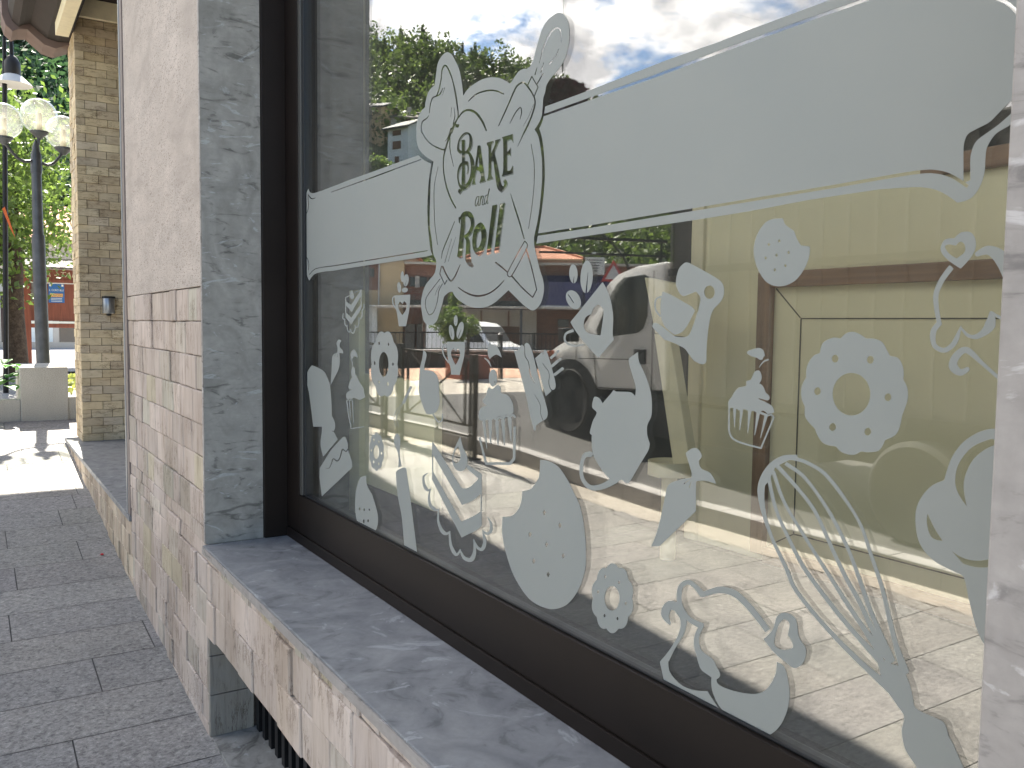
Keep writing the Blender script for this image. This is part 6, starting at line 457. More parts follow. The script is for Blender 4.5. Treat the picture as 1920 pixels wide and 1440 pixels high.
"hat_a": "5152 -2111 -16 4 -18 0 -20 -2 -14 -4 -50 -16 -40 -18 -28 -15 -58 34 -37 20 -46 22 -23 9 -25 7 -17 5 -25 4 -40 5 -25 1 -24 -1 -35 -4 -31 -8 -31 -12 -39 -18 -47 -26 -51 -30 -32 -22 -67 -48 -42 -33 2 -3 38 -35 3 -2 46 34 65 44 58 36 56 30 44 21 32 12 30 6 19 3 22 0 27 -1 26 -3 53 -11 20 -7 39 -16 34 -16 35 -18 49 -27 2 -1 5 5 9 -3 8 -1 6 -5 56 39 33 17 34 10 11 1 15 -1 14 -7 21 -14 16 -16 9 -13 6 -18 5 -21 2 -34 -4 -36 -5 -17 -10 -20 -10 -15 -15 -16 -17 -15 -18 -12 -20 -10 -19 -6 -34 -6 -60 -2 -55 1 4 -10 -2 -6 1 -4 -5 -2 30 -57 17 -42 4 -18 -1 -31 -4 -17 -6 -14 -17 -26 -16 -11 -22 -5 -3 -2 -7 0 -43 -9 -9 0 -22 -6 -21 -11 -16 -16 -1 -4 -10 -12 -24 -25 -3 -2 -9 4 4 -10 -13 -14 -2 -11 2 -13 12 -19 16 -13 7 -5 0 -15 -8 -14 -16 -7 -17 -3 -33 -2 -57 5 -58 8 -81 16 -52 13 -47 15 -31 12 -20 10 -24 14 -19 12 -21 16 -16 16 -9 10 -10 12 -15 22 -15 25 -15 26 -21 48 -7 23 -3 18 -3 25 0 44 -27 0 -18 -3 -7 -2 -13 -6 -8 -6 -11 -20 -11 -22 -9 -28 -15 -54 -5 -30 -2 -35 1 -42 4 -27 4 -25 7 -29 8 -27 10 -27 13 -32 12 -25 13 -24 18 -28 16 -22 26 -30 35 -35 39 -36 2 -1 7 0 344 4 30 9 43 16 31 15 22 13 21 17 26 26 18 23 11 18 8 18 6 19 5 25 2 30 -2 28 83 13 21 5 9 4 15 12 13 13 3 12 8 8 3 13 7 7 4 16 5 6 4 18 4 4 18 35 6 13 6 24 2 23 -2 35 -8 29 -11 28 -24 47 49 4 26 3 36 6 24 7 1 -2 -2 -26 4 -28 8 -28 14 -36 16 -31 17 -27 76 -117 70 -130 1 -1 4 0 1 -1 -3 -32 -5 -26 -12 -24 -16 -15 -22 -14 -40 -19 -31 -11 -27 -6 -22 -3 -27 -1 -28 1 -44 5 -33 5 -28 7 -31 9 -37 12 -65 24 -34 -28 -28 -22 -120 -84 80 -10 612 24 65 167 -28 36 -18 19 -78 99 -17 25 -55 91 -22 42 -13 32 -10 37 -2 21 0 20 1 11 4 12 7 13 12 15 15 12 26 15 14 5 16 2 24 -3 4 -5 6 -12 15 -45 -2 -12 -6 -15 -21 -34 9 -9 12 -7 45 13 19 7 23 14 12 11 3 10 3 3 3 15 -3 18 -12 35 -9 16 -10 16 -13 15 -10 9 -19 14 -16 9 -17 7 -29 7 -25 2 -32 -2 6 32 2 36 -3 29 -4 17 -10 31 -9 14 -15 18 -23 21 -15 10 -21 12|4149 -2098 -18 5 -16 2 -18 0 -16 -2 -23 -7 -9 -4 -11 -9 -8 -15 -3 -11 -3 -12 -10 -63 -8 -20 -9 -14 -43 -37 -8 -9 -6 -14 -2 -20 0 -13 3 -17 6 -22 6 -16 8 -15 8 -13 12 -15 11 -10 15 -14 15 -9 14 -5 12 -2 17 1 21 6 106 33 33 15 21 11 38 24 46 33 -25 26 -26 29 -20 26 -14 21 -10 22 -5 18 -8 40 -5 15 -9 16 -10 13 -16 13 -9 7 -13 7|4142 -2145 8 -5 6 -5 15 -15 14 -20 8 -17 14 -38 7 -26 10 -44 4 -27 0 -11 -5 -13 -5 -6 -9 -6 -12 -3 -16 -1 -22 1 -19 4 -23 8 -18 8 -28 16 -9 7 -3 3 -3 5 -2 8 0 7 3 8 10 19 13 15 24 20 -7 34 -4 27 -1 18 2 10 4 7 6 6 11 5 7 2 10 1",
"cone": "2696 -569 -18 2 -18 -1 -26 -3 -37 -5 -35 -6 -39 -10 -38 -12 -33 -15 -41 -26 -54 -39 -34 -28 -39 -33 -42 -38 -23 -21 -57 -1101 484 15 20 21 29 37 10 15 9 16 11 23 12 32 10 27 24 74 12 38 20 79 7 23 8 17 7 7 10 6 11 3 23 3 98 22 21 6 24 11 16 9 21 14 16 12 17 16 15 17 12 17 11 22 9 23 6 25 5 25 6 46 1 38 -2 19 -3 20 -5 22 -5 15 -6 14 -14 27 -12 21 -14 20 -22 27 -12 12 -6 6 -16 11 -18 12 -18 10 -25 13 -9 41 -8 33 -13 44 -9 23 -11 24 -19 32 -13 20 -10 14 -13 15 -17 17 -15 14 -18 14 -17 12 -18 12 -22 11 -27 12 -19 6|2696 -630 5 -2 13 -5 38 -19 20 -11 19 -13 18 -14 15 -15 9 -12 20 -26 11 -19 11 -20 8 -18 7 -19 4 -18 4 -18 2 -25 0 -31 -1 -12 -3 -14 -9 -24 -12 -22 -8 -13 -21 -26 -23 -25 0 2 8 31 8 34 4 20 3 26 0 19 -1 23 -4 21 -5 21 -13 36 -8 18 -9 18 -9 16 -9 13 -14 16 -22 22 -21 18 -11 8 -23 15 -31 15 1 23 9 4 7 1 7 1|3066 -1144 4 -30 0 -18 -2 -13 -7 -28 -4 -16 -6 -15 -8 -13 -8 -9 -10 -6 -14 -4 -13 -1 -14 0 -15 1 -8 2 36 41 22 29 19 29|2899 -1344 -71 -60 -4 -1 -25 -2 -27 -1 -18 1 -15 2 -14 2 -40 11 -34 11 -10 4 -3 2 3 50 47 -23 35 -13 25 -7 23 -3 13 -1 19 0 24 2 14 3 26 8",
"piping_a": "13146 -260 -30 0 -27 -3 -32 -7 -18 -7 3 -8 37 -18 23 -15 10 -27 -3 -21 -10 -15 -15 -10 -32 -11 -48 -13 -19 -10 -11 -9 -12 -17 -9 -24 4 -1 9 -1 148 5 8 -1 5 -1 -17 -69 -3 -74 9 -45 22 -45 29 -36 45 -41 63 -49 89 -64 154 -120 7 -4 -46 236 -10 79 -3 68 -16 72 -16 28 -25 19 -34 13 -33 10 -45 10 -71 12 -5 2 -15 43 0 34 7 13 31 37 6 10 0 13 -13 18 -27 21 -36 17 -14 5|13285 -485 64 -49 -3 -2 -13 -2 -9 5 -45 43 -1 3|13208 -489 4 -3 4 -54 -2 -2 -9 -1 -7 2 0 26 3 5 0 25",
"roll_b": "14437 -736 -12 1 -85 -5 -191 -18 -206 -26 -52 -9 -55 -14 -28 -10 -44 -23 -56 -37 -60 -46 -80 -71 -10 -10 -9 -27 -34 -125 -23 -111 -15 -111 -3 -79 -3 -5 1 -64 -45 -23 -28 -17 -39 -30 -21 -21 -13 -19 -9 -27 4 -34 15 -32 13 -17 37 -23 15 -7 19 -1 43 8 6 -2 5 -4 -36 -10 -18 -2 -22 1 -27 8 1 -5 -3 -3 -163 -98 613 -343 63 -33 14 9 22 25 46 58 35 62 13 41 0 46 -7 29 -50 125 -14 54 -6 54 7 1 427 -45 8 1 133 384 68 172 24 43 75 106 28 46 13 45 0 37 -15 45 -22 37 -25 27 -25 20 -35 23 -95 51|12926 -1809 -27 3 -29 -5 -22 -9 -41 -33 -28 -33 -9 -17 -3 -15 0 -55 -3 -11 14 -2 43 -29 19 -9 11 -4 26 3 53 12 30 2 15 -1 35 -9 26 -20 24 -28 52 -81 24 -28 24 -20 29 -19 33 -15 10 -2 15 -1 124 14 21 -1 28 -4 29 -13 11 -9 16 -19 20 -37 16 -20 47 -52 37 -29 14 -7 34 -10 70 -10 63 -6 10 -2 1 -3 -10 -1 -64 5 -63 7 -29 6 -28 8 -33 15 -43 35 -43 43 -22 24 -30 46 -19 14 -9 1 -24 -2 -72 -11 -37 -3 -27 1 -21 5 -18 4 -33 14 -23 13 -25 17 -29 24 -24 29 -52 80 -17 22 -18 14 -19 0 -45 -10 -31 -4 -23 0 -14 2 -26 8 -20 10 -37 26 -5 2 -81 -86 -76 -70 -27 -96 43 -23 1274 -649 59 -30 6 -1 5 3 109 303 -19 168 -515 367 -280 151 -212 108 -78 34",
"cupcake_a": "12529 -404 -12 1 -14 -1 -23 -5 -39 -15 -37 -22 -26 -30 -13 -29 -5 -20 4 -1 52 14 25 5 24 2 22 -1 17 -4 25 -9 29 -16 35 -22 18 12 24 26 15 26 0 17 -24 26 -32 21 -25 13|12681 -538 -8 0 -24 -5 -43 -12 -24 -12 -11 -10 -17 -32 -6 -34 1 -23 -4 -5 -3 -1 -11 1 -11 -1 -22 -6 -22 -16 -14 -19 -8 -23 0 -32 4 -15 -30 -11 -27 -15 -124 -88 -37 -20 -61 -30 -37 -25 -21 -24 -21 -34 -36 -77 4 -4 203 -55 266 14 7 -2 51 -28 83 8 45 -20 -2 -2 -38 -3 -27 11 -17 4 -22 2 -22 -3 -24 -7 -29 -13 5 -7 -3 -5 -19 -252 -8 -68 0 -22 4 -3 14 -2 4 1 3 16 48 332 -7 4 13 5 32 9 14 -5 22 -11 11 -4 11 0 28 5 17 1 11 -1 23 -5 18 -6 -92 -250 -89 -160 -6 -1 -474 79 -6 -1 -3 -7 1 -4 10 -3 491 -84 17 0 9 5 92 165 98 259 -1 7 -72 19 36 4 16 7 18 23 8 24 -3 21 -15 15 -20 12 -23 10 -42 15 -142 42 56 -2 50 2 19 4 12 5 6 5 3 9 -5 21 -10 17 -16 25 -31 38 -39 31 -48 29 -10 11 22 20 9 14 5 15 3 25 -3 18 -11 26 -17 20 -17 13 -1 6 33 71 14 22 21 12 18 6 46 11 -8 9|12693 -1221 -7 1 -4 -3 -63 -247 0 -6 4 -2 16 -1 5 7 83 239 -1 7",
"whisk_s": "10510 -834 -59 -8 -2 -1 2 -3 229 -245 6 -3 25 3 65 -50 52 -43 58 -55 20 -21 17 -23 12 -28 -3 -22 -23 -41 -39 -53 8 -2 5 1 35 46 19 28 9 20 2 14 -4 24 -12 19 -17 22 -57 55 -41 37 -93 73 9 1 4 -1 76 -39 71 -41 38 -26 41 -34 38 -38 16 -24 7 -19 -1 -16 -9 -26 -11 -21 -45 -59 1 -4 9 -2 39 50 19 29 9 21 2 28 -7 19 -16 24 -13 15 -29 27 -46 37 -29 20 -60 35 -89 46 2 2 15 2 1 2 -242 236"}
DN=dict(badge='bakery_badge_decal',banner='banner_decal',cake_a='cake_slice_decal',cup_a='coffee_cup_decal',cup_b='coffee_cup_decal',teapot_a='teapot_decal',cupcake_b='cupcake_decal',roll_a='rolled_cake_decal',cup_c='coffee_cup_decal',teapot_b='teapot_decal',cookie_b='cookie_decal',donut_b='donut_decal',donut_a='donut_decal',donut_c='donut_decal',donut_d='donut_decal',cookie_c='cookie_decal',cookie_a='cookie_decal',rolling_pin='rolling_pin_decal',cake_b='cake_slice_decal',whisk='whisk_decal',cupcake_c='cupcake_decal',piping_b='piping_bag_decal',moka='coffee_machine_decal',hat_b='chef_hat_decal',hat_a='chef_hat_decal',cone='ice_cream_decal',piping_a='piping_bag_decal',roll_b='rolled_cake_decal',cupcake_a='cupcake_decal',whisk_s='whisk_decal')
from mathutils.geometry import delaunay_2d_cdt
for key,st_ in DEC.items():
    vv=[];ed=[]
    for lp in st_.split('|'):
        a=list(map(int,lp.split())); X=np.cumsum(a[0::2])/5000; Z=np.cumsum(a[1::2])/5000; X=np.clip(X,WX0-.045,2.965)
        o_=len(vv); n=len(X); vv+=list(zip(X.tolist(),Z.tolist())); ed+=[(o_+k,o_+(k+1)%n) for k in range(n)]
    A=np.array([vv[a] for a,b in ed]); B=np.array([vv[b] for a,b in ed])
    cv,ce,cf,_,_,_=delaunay_2d_cdt([Vector(p) for p in vv],ed,[],0,1e-7)
    P=np.array([tuple(p) for p in cv]); T_=np.array(cf); C=P[T_].mean(1); ins=np.zeros(len(C),int)
    for k0 in range(0,len(A),500):
        a=A[k0:k0+500]; b=B[k0:k0+500]; cr_=(a[None,:,1]<=C[:,1:2])!=(b[None,:,1]<=C[:,1:2]); dy=(b[:,1]-a[:,1]); dy=np.where(dy==0,1e-12,dy)
        xi=a[None,:,0]+(C[:,1:2]-a[None,:,1])*((b[:,0]-a[:,0])/dy)[None,:]; ins+=(cr_&(xi>C[:,0:1])).sum(1)
    keep=T_[ins%2==1]
    me=bpy.data.meshes.new(DN[key]); me.from_pydata([(x,-1.0097,z) for x,z in P.tolist()],[],[tuple(t) for t in keep.tolist()]); me.update()
    bm=bmesh.new(); bm.from_mesh(me); bmesh.ops.delete(bm,geom=[q for q in bm.verts if not q.link_faces],context='VERTS'); bmesh.ops.recalc_face_normals(bm,faces=bm.faces)
    ex=bmesh.ops.extrude_face_region(bm,geom=bm.faces[:]); bmesh.ops.translate(bm,verts=[q for q in ex['geom'] if isinstance(q,bmesh.types.BMVert)],vec=(0,.0003,0)); bmesh.ops.recalc_face_normals(bm,faces=bm.faces); bm.to_mesh(me); bm.free()
    me.materials.append(M_film); o=bpy.data.objects.new(DN[key],me); scene.collection.objects.link(o); tosub(o,fr)
# ------------------------------------------------ interior
room=empty('display_backdrop',(1.2,-1.9,-.62),'cream display backdrop with brown wooden frame inside the shop window','display')
BY=-1.90
mb=MB(); mb.box(-.6,1.925,BY-.04,BY,-.66,.40); part(mb,'panel',M_cream,room)
mb=MB(); mb.box(1.90,1.95,BY-.07,BY+.012,-.66,.42); part(mb,'corner_post',M_creamw,room,bevel=.003)
mb=MB(); mb.box(1.628,1.674,BY,BY+.022,-.64,.157); part(mb,'frame_upright',M_wood,room,bevel=.004)
mb=MB(); mb.box(.35,1.627,BY,BY+.022,.113,.157); part(mb,'frame_rail',M_woodh,room,bevel=.004)
mb=MB(); mb.box(.35,1.627,BY,BY+.022,-.66,-.616); part(mb,'frame_rail',M_woodh,room,bevel=.004)
mb=MB(); mb.box(-.6,1.2,BY-.03,BY+.02,.355,.40); part(mb,'top_rail',M_woodh,room,bevel=.004)
mb=MB(); mb.box(.45,1.537,BY+.0005,BY+.0025,.0265,.0295); mb.box(1.535,1.538,BY+.0005,BY+.0025,-.56,.0265); mb.box(.45,1.537,BY+.0005,BY+.0025,-.563,-.560); mb.bar((1.539,BY+.0015,.030),(1.624,BY+.0015,.111),.0025); mb.bar((1.539,BY+.0015,-.563),(1.624,BY+.0015,-.614),.0025); part(mb,'groove',M_groove,room)
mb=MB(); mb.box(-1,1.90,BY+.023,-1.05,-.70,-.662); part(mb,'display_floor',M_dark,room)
bk=empty('display_plinth',(2.8,-1.3,-.66),'low cream display board at the far end of the shop window','display')
mb=MB(); mb.box(2.425,3.4,-1.28,-1.25,-.60,-.187); part(mb,'panel',M_board,bk,bevel=.004)
mb=MB(); mb.box(3.345,3.62,-1.40,-1.25,-1.5,2.1); o=mb.build('interior_column',M_cream); tag(o,'pale cream column inside the shop at the far end of the glass','column')
mb=MB(); mb.box(2.985,3.085,-1.249,-1.225,-1.5,.125); o=mb.build('cream_post',M_board,bevel=.004); tag(o,'short cream post inside the glass before the low display board','post')
# shop room shell
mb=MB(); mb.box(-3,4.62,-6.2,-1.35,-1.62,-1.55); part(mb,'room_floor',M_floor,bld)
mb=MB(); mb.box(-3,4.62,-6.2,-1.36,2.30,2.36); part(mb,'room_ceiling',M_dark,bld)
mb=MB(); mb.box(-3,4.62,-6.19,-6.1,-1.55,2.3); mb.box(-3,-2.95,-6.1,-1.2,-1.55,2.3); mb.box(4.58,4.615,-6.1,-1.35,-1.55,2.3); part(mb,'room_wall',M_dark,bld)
# cream display stand with leaning back and round tray
st=empty('display_stand',(2.02,-1.72,-1.5),'cream display stand with slanted back board and round tray inside the window','stand')
def YP(px,pz,y): return (px,y,pz)
SY=-1.72
mb=MB(); mb.prism([(1.9713,0.1490),(1.8371,0.1252),(1.7471,0.1133),(1.7460,-0.0261),(1.7903,-0.0269),(1.9182,-0.0181)],1,SY-.03,SY); part(mb,'back_board',M_creamw,st,bevel=.003)
mb=MB(); mb.prism([(1.9088,-0.0196),(1.8404,-0.0278),(1.7452,-0.3870),(1.8139,-0.3969)],1,SY-.02,SY+.012); part(mb,'leg',M_creamw,st,bevel=.003)
mb=MB(); mb.lathe((1.798,-1.680,-0.391),[(.055,-.03),(.062,-.028),(.062,.012),(.058,.012),(.056,.0),(.004,-.002)],28); part(mb,'tray',M_creamw,st,smooth=True)
mb=MB(); mb.lathe((1.798,-1.680,-0.411),[(.022,-.30),(.022,0)],16); part(mb,'post',M_creamw,st,smooth=True)
# ------------------------------------------------ entrance portico
mb=MB(); mb.box(4.80,8.31,-3.2,W+.012,-1.0485,-1.018); part(mb,'entrance_slab',M_sill,bld,bevel=.003)
mb=MB(); mb.box(5.0,9.4,-3.2,-1.20,-1.0175,-.885); part(mb,'entrance_step',M_plant,bld); mb=MB(); mb.box(5.0,9.42,-3.2,-1.18,-.8845,-.855); part(mb,'step_slab',M_sill,bld,bevel=.003)
pil=MB(); PX=7.969; PY=-.795; TB=[(.64,.53,.35),(.58,.48,.33),(.67,.57,.39),(.53,.44,.31),(.62,.52,.35),(.57,.49,.37),(.65,.56,.40)]
z=-1.017; r=0
while z<2.46:
    h=.0665+random.uniform(-.004,.004); y=PY; off=(r%2)
    seq=[.07 if off else .16]
    while y>-1.38:
        L_=seq.pop() if seq else random.choice((.155,.165,.17)); y2=max(y-L_,-1.4); c=random.choice(TB); k=random.uniform(.88,1.1); d=random.uniform(-.014,.003)
        pil.box(PX+d,PX+.03,y2+.002,y-.0015,z,z+h-.0025,tuple(a*k for a in c)); y=y2
    x=PX+.03
    while x<8.44:
        L_=random.uniform(.09,.2); x2=min(8.45,x+L_); c=random.choice(TB); k=random.uniform(.9,1.1); d=random.uniform(-.006,.004); pil.box(x+.001,x2-.001,PY-.03,PY+d,z,z+h-.0025,tuple(a*k for a in c)); x=x2
    z+=h; r+=1
part(pil,'pillar_cladding',M_brick,bld,bevel=.0025)
mb=MB(); mb.box(PX+.008,8.445,-1.4,PY-.008,-1.017,2.468); part(mb,'pillar',M_mortar,bld)
mb=MB(); mb.box(7.93,8.47,-3.2,-.83,2.469,2.62); part(mb,'crossbeam',M_creamw,bld,bevel=.004)
mb=MB(); mb.box(4.89,7.82,-.745,-.65,2.25,2.40); part(mb,'edge_beam',M_creamw,bld,bevel=.003)
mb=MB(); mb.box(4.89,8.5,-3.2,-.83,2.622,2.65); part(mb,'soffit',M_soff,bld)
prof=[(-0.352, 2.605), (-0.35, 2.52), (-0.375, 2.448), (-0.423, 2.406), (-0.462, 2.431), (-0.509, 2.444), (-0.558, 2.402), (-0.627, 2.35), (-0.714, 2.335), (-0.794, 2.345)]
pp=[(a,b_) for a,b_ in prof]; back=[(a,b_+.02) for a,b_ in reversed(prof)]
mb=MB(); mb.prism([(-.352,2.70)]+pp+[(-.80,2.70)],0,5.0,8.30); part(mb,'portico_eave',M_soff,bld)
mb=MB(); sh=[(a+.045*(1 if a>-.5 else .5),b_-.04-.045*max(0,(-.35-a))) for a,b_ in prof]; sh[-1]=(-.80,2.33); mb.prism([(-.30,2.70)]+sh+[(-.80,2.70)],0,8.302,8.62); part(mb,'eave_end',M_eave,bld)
mb=MB(); mb.box(-3.5,11.6,-6.6,.45,4.5,4.66); part(mb,'shade_eave',M_soff,bld)  # unseen overhang, its reach shaped to throw shade on the pavement
mb=MB(); mb.box(8.5,11.4,-6.2,-3.2,-1.0,4.5); part(mb,'rear_wall',M_beige,bld)
wl=empty('wall_lamp',(PX,-1.01,.06),'small grey cylindrical wall lamp with black cap on the stone pillar','lamp')
mb=MB(); mb.lathe((PX-.055,-1.008,.06),[(.046,.0),(.048,.004),(.048,.125),(.046,.128)],24); part(mb,'body',M_alu,wl,smooth=True)
mb=MB(); mb.lathe((PX-.055,-1.008,.188),[(.052,0),(.052,.014),(.03,.017)],24); mb.box(PX-.02,PX+.004,-1.03,-.985,.10,.17); part(mb,'cap',M_blackp,wl,smooth=True)
mb=MB(); mb.lathe((PX-.055,-1.008,.052),[(.012,-.012),(.02,-.006),(.02,.007)],16); part(mb,'sensor',M_blackp,wl,smooth=True)
# small red petal on the pavement
mb=MB(); mb.lathe((5.35,-.62,hgt(5.35,0)+.006),[(.002,0),(.010,.002),(.011,.006),(.004,.010)],10); tag(mb.build('red_candy',M_orange,smooth=True),'small red candy lying on the paving by the wall','litter').data.materials[0]=simple('candy red',(.5,.02,.03),.3,0,0)
# ------------------------------------------------ planter and plant
pl=empty('granite_planter',(9.9,-.6,-.97),'speckled granite planter with raised middle block at the square','planter')
mb=MB(); mb.box(9.3,10.2,-.812,-.408,-.99,-.452); part(mb,'tall_block',M_plant,pl,bevel=.008)
mb=MB(); mb.box(9.32,9.42,-.406,.9,-.99,-.755); mb.box(9.42,10.2,-.1,.9,-.99,-.80); part(mb,'low_block',M_plant,pl,bevel=.006)
mb=MB(); mb.box(9.32,10.2,-1.9,-.814,-.99,-.745); part(mb,'low_block',M_plant,pl,bevel=.006)
def broad(c,n,hr,sz):
    mb=MB()
    for i in range(n):
        a=random.uniform(0,6.28); t=random.uniform(.2,1); p=Vector(c)+Vector((math.cos(a)*.12*t,math.sin(a)*.16*t,hr*random.uniform(.25,1)))
        d=Vector((math.cos(a),math.sin(a),random.uniform(.1,1.0))).normalized(); s_=d.cross(Vector((0,0,1))).normalized(); nn=s_.cross(d); L_=sz*random.uniform(.7,1.2)
        pts=[]; t0=random.random()
        for u,wd in ((0,.08),(.25,.75),(.5,1),(.75,.8),(.95,.3)):
            q=p+d*L_*u-Vector((0,0,1))*L_*.5*u*u; pts.append((q-s_*L_*.36*wd,q+s_*L_*.36*wd,q+nn*L_*.05))
        v=[];f=[]
        for j,(a_,b_,m_) in enumerate(pts): v+=[a_,m_-nn*L_*.1,b_]
        for j in range(4): f+=[(3*j,3*j+1,3*j+4,3*j+3),(3*j+1,3*j+2,3*j+5,3*j+4)]
        mb.add(v,f,(t0,t0,t0))
    return mb
o=broad((9.55,-.27,-.72),34,.30,.17).build('leafy_plant',M_broad,smooth='all'); tag(o,'broad leaved green plant growing in the granite planter','plant')
n=900; P=np.stack([rng.uniform(9.6,12.5,n),rng.uniform(-2.2,-.82,n),rng.uniform(-.76,-.70,n)],1); tag(leaves('grass',M_grass,P,.07,rng.uniform(.2,1,n)),'yellow green grass beyond the planter','grass',None,'stuff')
mb=MB(); mb.box(9.5,12.6,-2.3,-.83,-.95,-.75); o=mb.build('lawn',M_hill); o['kind']='structure'
# ------------------------------------------------ globe street lamp
gl=empty('globe_street_lamp',(10.5,-.69,-.96),'grey street lamp with clear glass globes behind the planter','street lamp')
LX=10.5
mb=MB(); mb.tube([(LX,-.688,-.96),(LX,-.665,.9)],[.068,.064],20); mb.tube([(LX,-.665,.9),(LX,-.664,1.55)],[.052,.048],20); mb.lathe((LX,-.664,1.55),[(.055,0),(.058,.05),(.05,.2),(.036,.24),(.036,.27),(.018,.32),(.004,.36)],16); part(mb,'pole',M_post,gl,smooth=True)
GC=[(10.5,-.70,2.153),(10.35,-.367,2.028),(10.62,-.935,2.03)]
for i,c in enumerate(GC):
    mb=MB(); c0=Vector((LX,-.664,1.70)); c1=Vector(c)-Vector((0,0,.2)); pts=[]
    for k in range(9):
        t_=k/8; p=c0.lerp(c1,t_); p.z-=.10*math.sin(t_*math.pi) if i else 0; pts.append(p)
    mb.tube(pts,.016,8); part(mb,'arm',M_post,gl,smooth=True)
    mb=MB(); mb.lathe((c[0],c[1],c[2]-.21),[(.02,-.03),(.05,0),(.085,.03),(.09,.05),(.03,.055)],20); part(mb,'cup',M_post,gl,smooth=True)
    mb=MB(); prof_=[(max(.004,.182*math.sin(a)),-.182*math.cos(a)) for a in np.linspace(.35,math.pi-.02,22)]; mb.lathe(c,prof_,32); g_=part(mb,'globe',M_globe,gl,smooth='all')
    mb=MB(); mb.lathe((c[0],c[1],c[2]-.15),[(.03,0),(.03,.17),(.024,.18)],14); part(mb,'bulb',M_bulb,gl,smooth=True)
# bell lamp on a thin black pole
bl=empty('bell_street_lamp',(13,-.42,-.96),'thin black street lamp with white bell shade hanging from a hook','street lamp')
mb=MB(); mb.tube([(13,-.407,-.96),(13,-.495,3.3)],[.034,.028],12); hp=[(13,-.495,3.3),(13,-.50,3.6),(13,-.515,3.66),(13,-.545,3.68),(13,-.573,3.64),(13,-.576,3.4)]; mb.tube(hp,.024,10); part(mb,'pole',M_iron,bl,smooth=True)
mb=MB(); mb.lathe((13,-.577,3.02),[(.235,0),(.20,.035),(.11,.115),(.06,.15),(.03,.16)],28); part(mb,'shade',M_white,bl,smooth=True)
mb=MB(); mb.lathe((13,-.577,3.13),[(.095,0),(.10,.08),(.095,.17),(.06,.24),(.02,.27)],20); part(mb,'lamp_housing',M_blackp,bl,smooth=True)
mb=MB(); mb.prism([(-.45,1.45),(-.42,1.42),(-.50,1.18),(-.56,1.05),(-.52,1.2)],0,12.93,12.935); o=part(mb,'ribbon',M_orange,bl)
# ------------------------------------------------ tree on the square
def tree(name,base,h,cr,cz,n,lsz,label,mat=M_leaf,trunk=.16,group=None,seed=1,off=(0,0)):
    r_=np.random.default_rng(seed); rr=random.Random(seed)
    e=empty(name,base,label,'tree',group); mb=MB(); B=Vector(base); top=B+Vector((0,0,h*.42)); mb.tube([B,B+Vector((.05,.02,h*.2)),top],[trunk,trunk*.8,trunk*.7],12)
    tips=[]
    for i in range(9):
        a=i*.7+rr.random(); L_=cr*rr.uniform(.6,.95); t_=top+Vector((off[0]+math.cos(a)*L_,off[1]+math.sin(a)*L_,(cz-h*.42)+rr.uniform(-.3,.7)*cr*.6)); mid=top.lerp(t_,.5)+Vector((0,0,.15)); mb.tube([top-Vector((0,0,.1)),mid,t_],[trunk*.5,trunk*.3,trunk*.08],8); tips+=[t_,mid]
        for q in range(2):
            u=t_+Vector((rr.uniform(-1,1),rr.uniform(-1,1),rr.uniform(-.6,.8)))*cr*.35; mb.tube([mid,u],[trunk*.18,trunk*.04],6); tips.append(u)
    part(mb,'trunk',M_bark,e,smooth=True)
    cl=[]; nc=max(20,n//70)
    for i in range(nc):
        u=r_.normal(size=3); u/=np.linalg.norm(u); u*=r_.uniform(.45,1)**.5; cl.append((B.x+off[0]+u[0]*cr,B.y+off[1]+u[1]*cr,B.z+cz+u[2]*cr*.75))
    cl=np.array(cl); idx=r_.integers(0,nc,n); P=cl[idx]+r_.normal(size=(n,3))*cr*.13; tn=np.clip(r_.normal(.5,.22,n)+(idx%7-3)*.06,0,1)
    o=leaves('crown',mat,P,lsz*r_.uniform(.7,1.2,n),tn); o.parent=e; o.matrix_parent_inverse=Matrix.Translation(-B); return e
tree('broadleaf_tree',(17.0,-.70,-.97),5.5,2.6,3.3,30000,.075,'leafy green tree with dark trunk behind the street lamps',trunk=.20,seed=3,off=(.2,1.6))
# ------------------------------------------------ notice board
nb=empty('notice_board',(20,-1.6,-.97),'red brown wooden notice board with small tiled roof and posters','notice board')
KX=20
mb=MB(); mb.box(KX-.06,KX+.06,-1.10,-.935,-.97,1.0); part(mb,'post',M_red,nb,bevel=.006)
mb=MB(); mb.box(KX-.06,KX+.06,-2.75,-2.60,-.97,1.0); part(mb,'post',M_red,nb,bevel=.006)
mb=MB(); mb.box(KX,KX+.05,-2.6,-1.10,-.02,.76); part(mb,'board',M_red,nb)
for za,zb_ in ((.765,.83),(-.16,-.075)): mb=MB(); mb.box(KX-.05,KX+.05,-2.6,-1.10,za,zb_); part(mb,'rail',M_red,nb,bevel=.004)
mb=MB(); mb.box(KX-.055,KX+.05,-2.6,-1.10,-.07,-.03); part(mb,'trim',M_paper,nb)
mb=MB(); mb.box(KX-.012,KX-.002,-2.6,-1.10,.745,.762); part(mb,'trim',M_paper,nb)
mb=MB(); mb.box(KX-.03,KX+.03,-2.9,-.80,.83,1.03); part(mb,'sign_beam',M_red,nb)
text('lettering','A - TABO',M_cletter,(KX-.034,-1.72,.93),(R_(90),0,R_(-90)),.15,nb,.001,.25,1.15)
mb=MB()
for s_ in (-1,1):
    for k in range(26):
        y=-.72-k*.085; mb.obox((KX+s_*.24,y,1.14),(.28,0,-s_*.10),(0,.041,0),(.0,0,.014+.006*(k%2)))
part(mb,'tiled_roof',M_brtile,nb,bevel=.008)
ps=MB(); ps.box(KX-.012,KX-.001,-1.715,-1.425,.355,.745); pso=part(ps,'blue_poster',M_blue,nb)
def onposter(o): return o
mb=MB(); mb.box(KX-.016,KX-.0125,-1.69,-1.45,.47,.545); tosub(mb.build('picture',M_photo),pso)
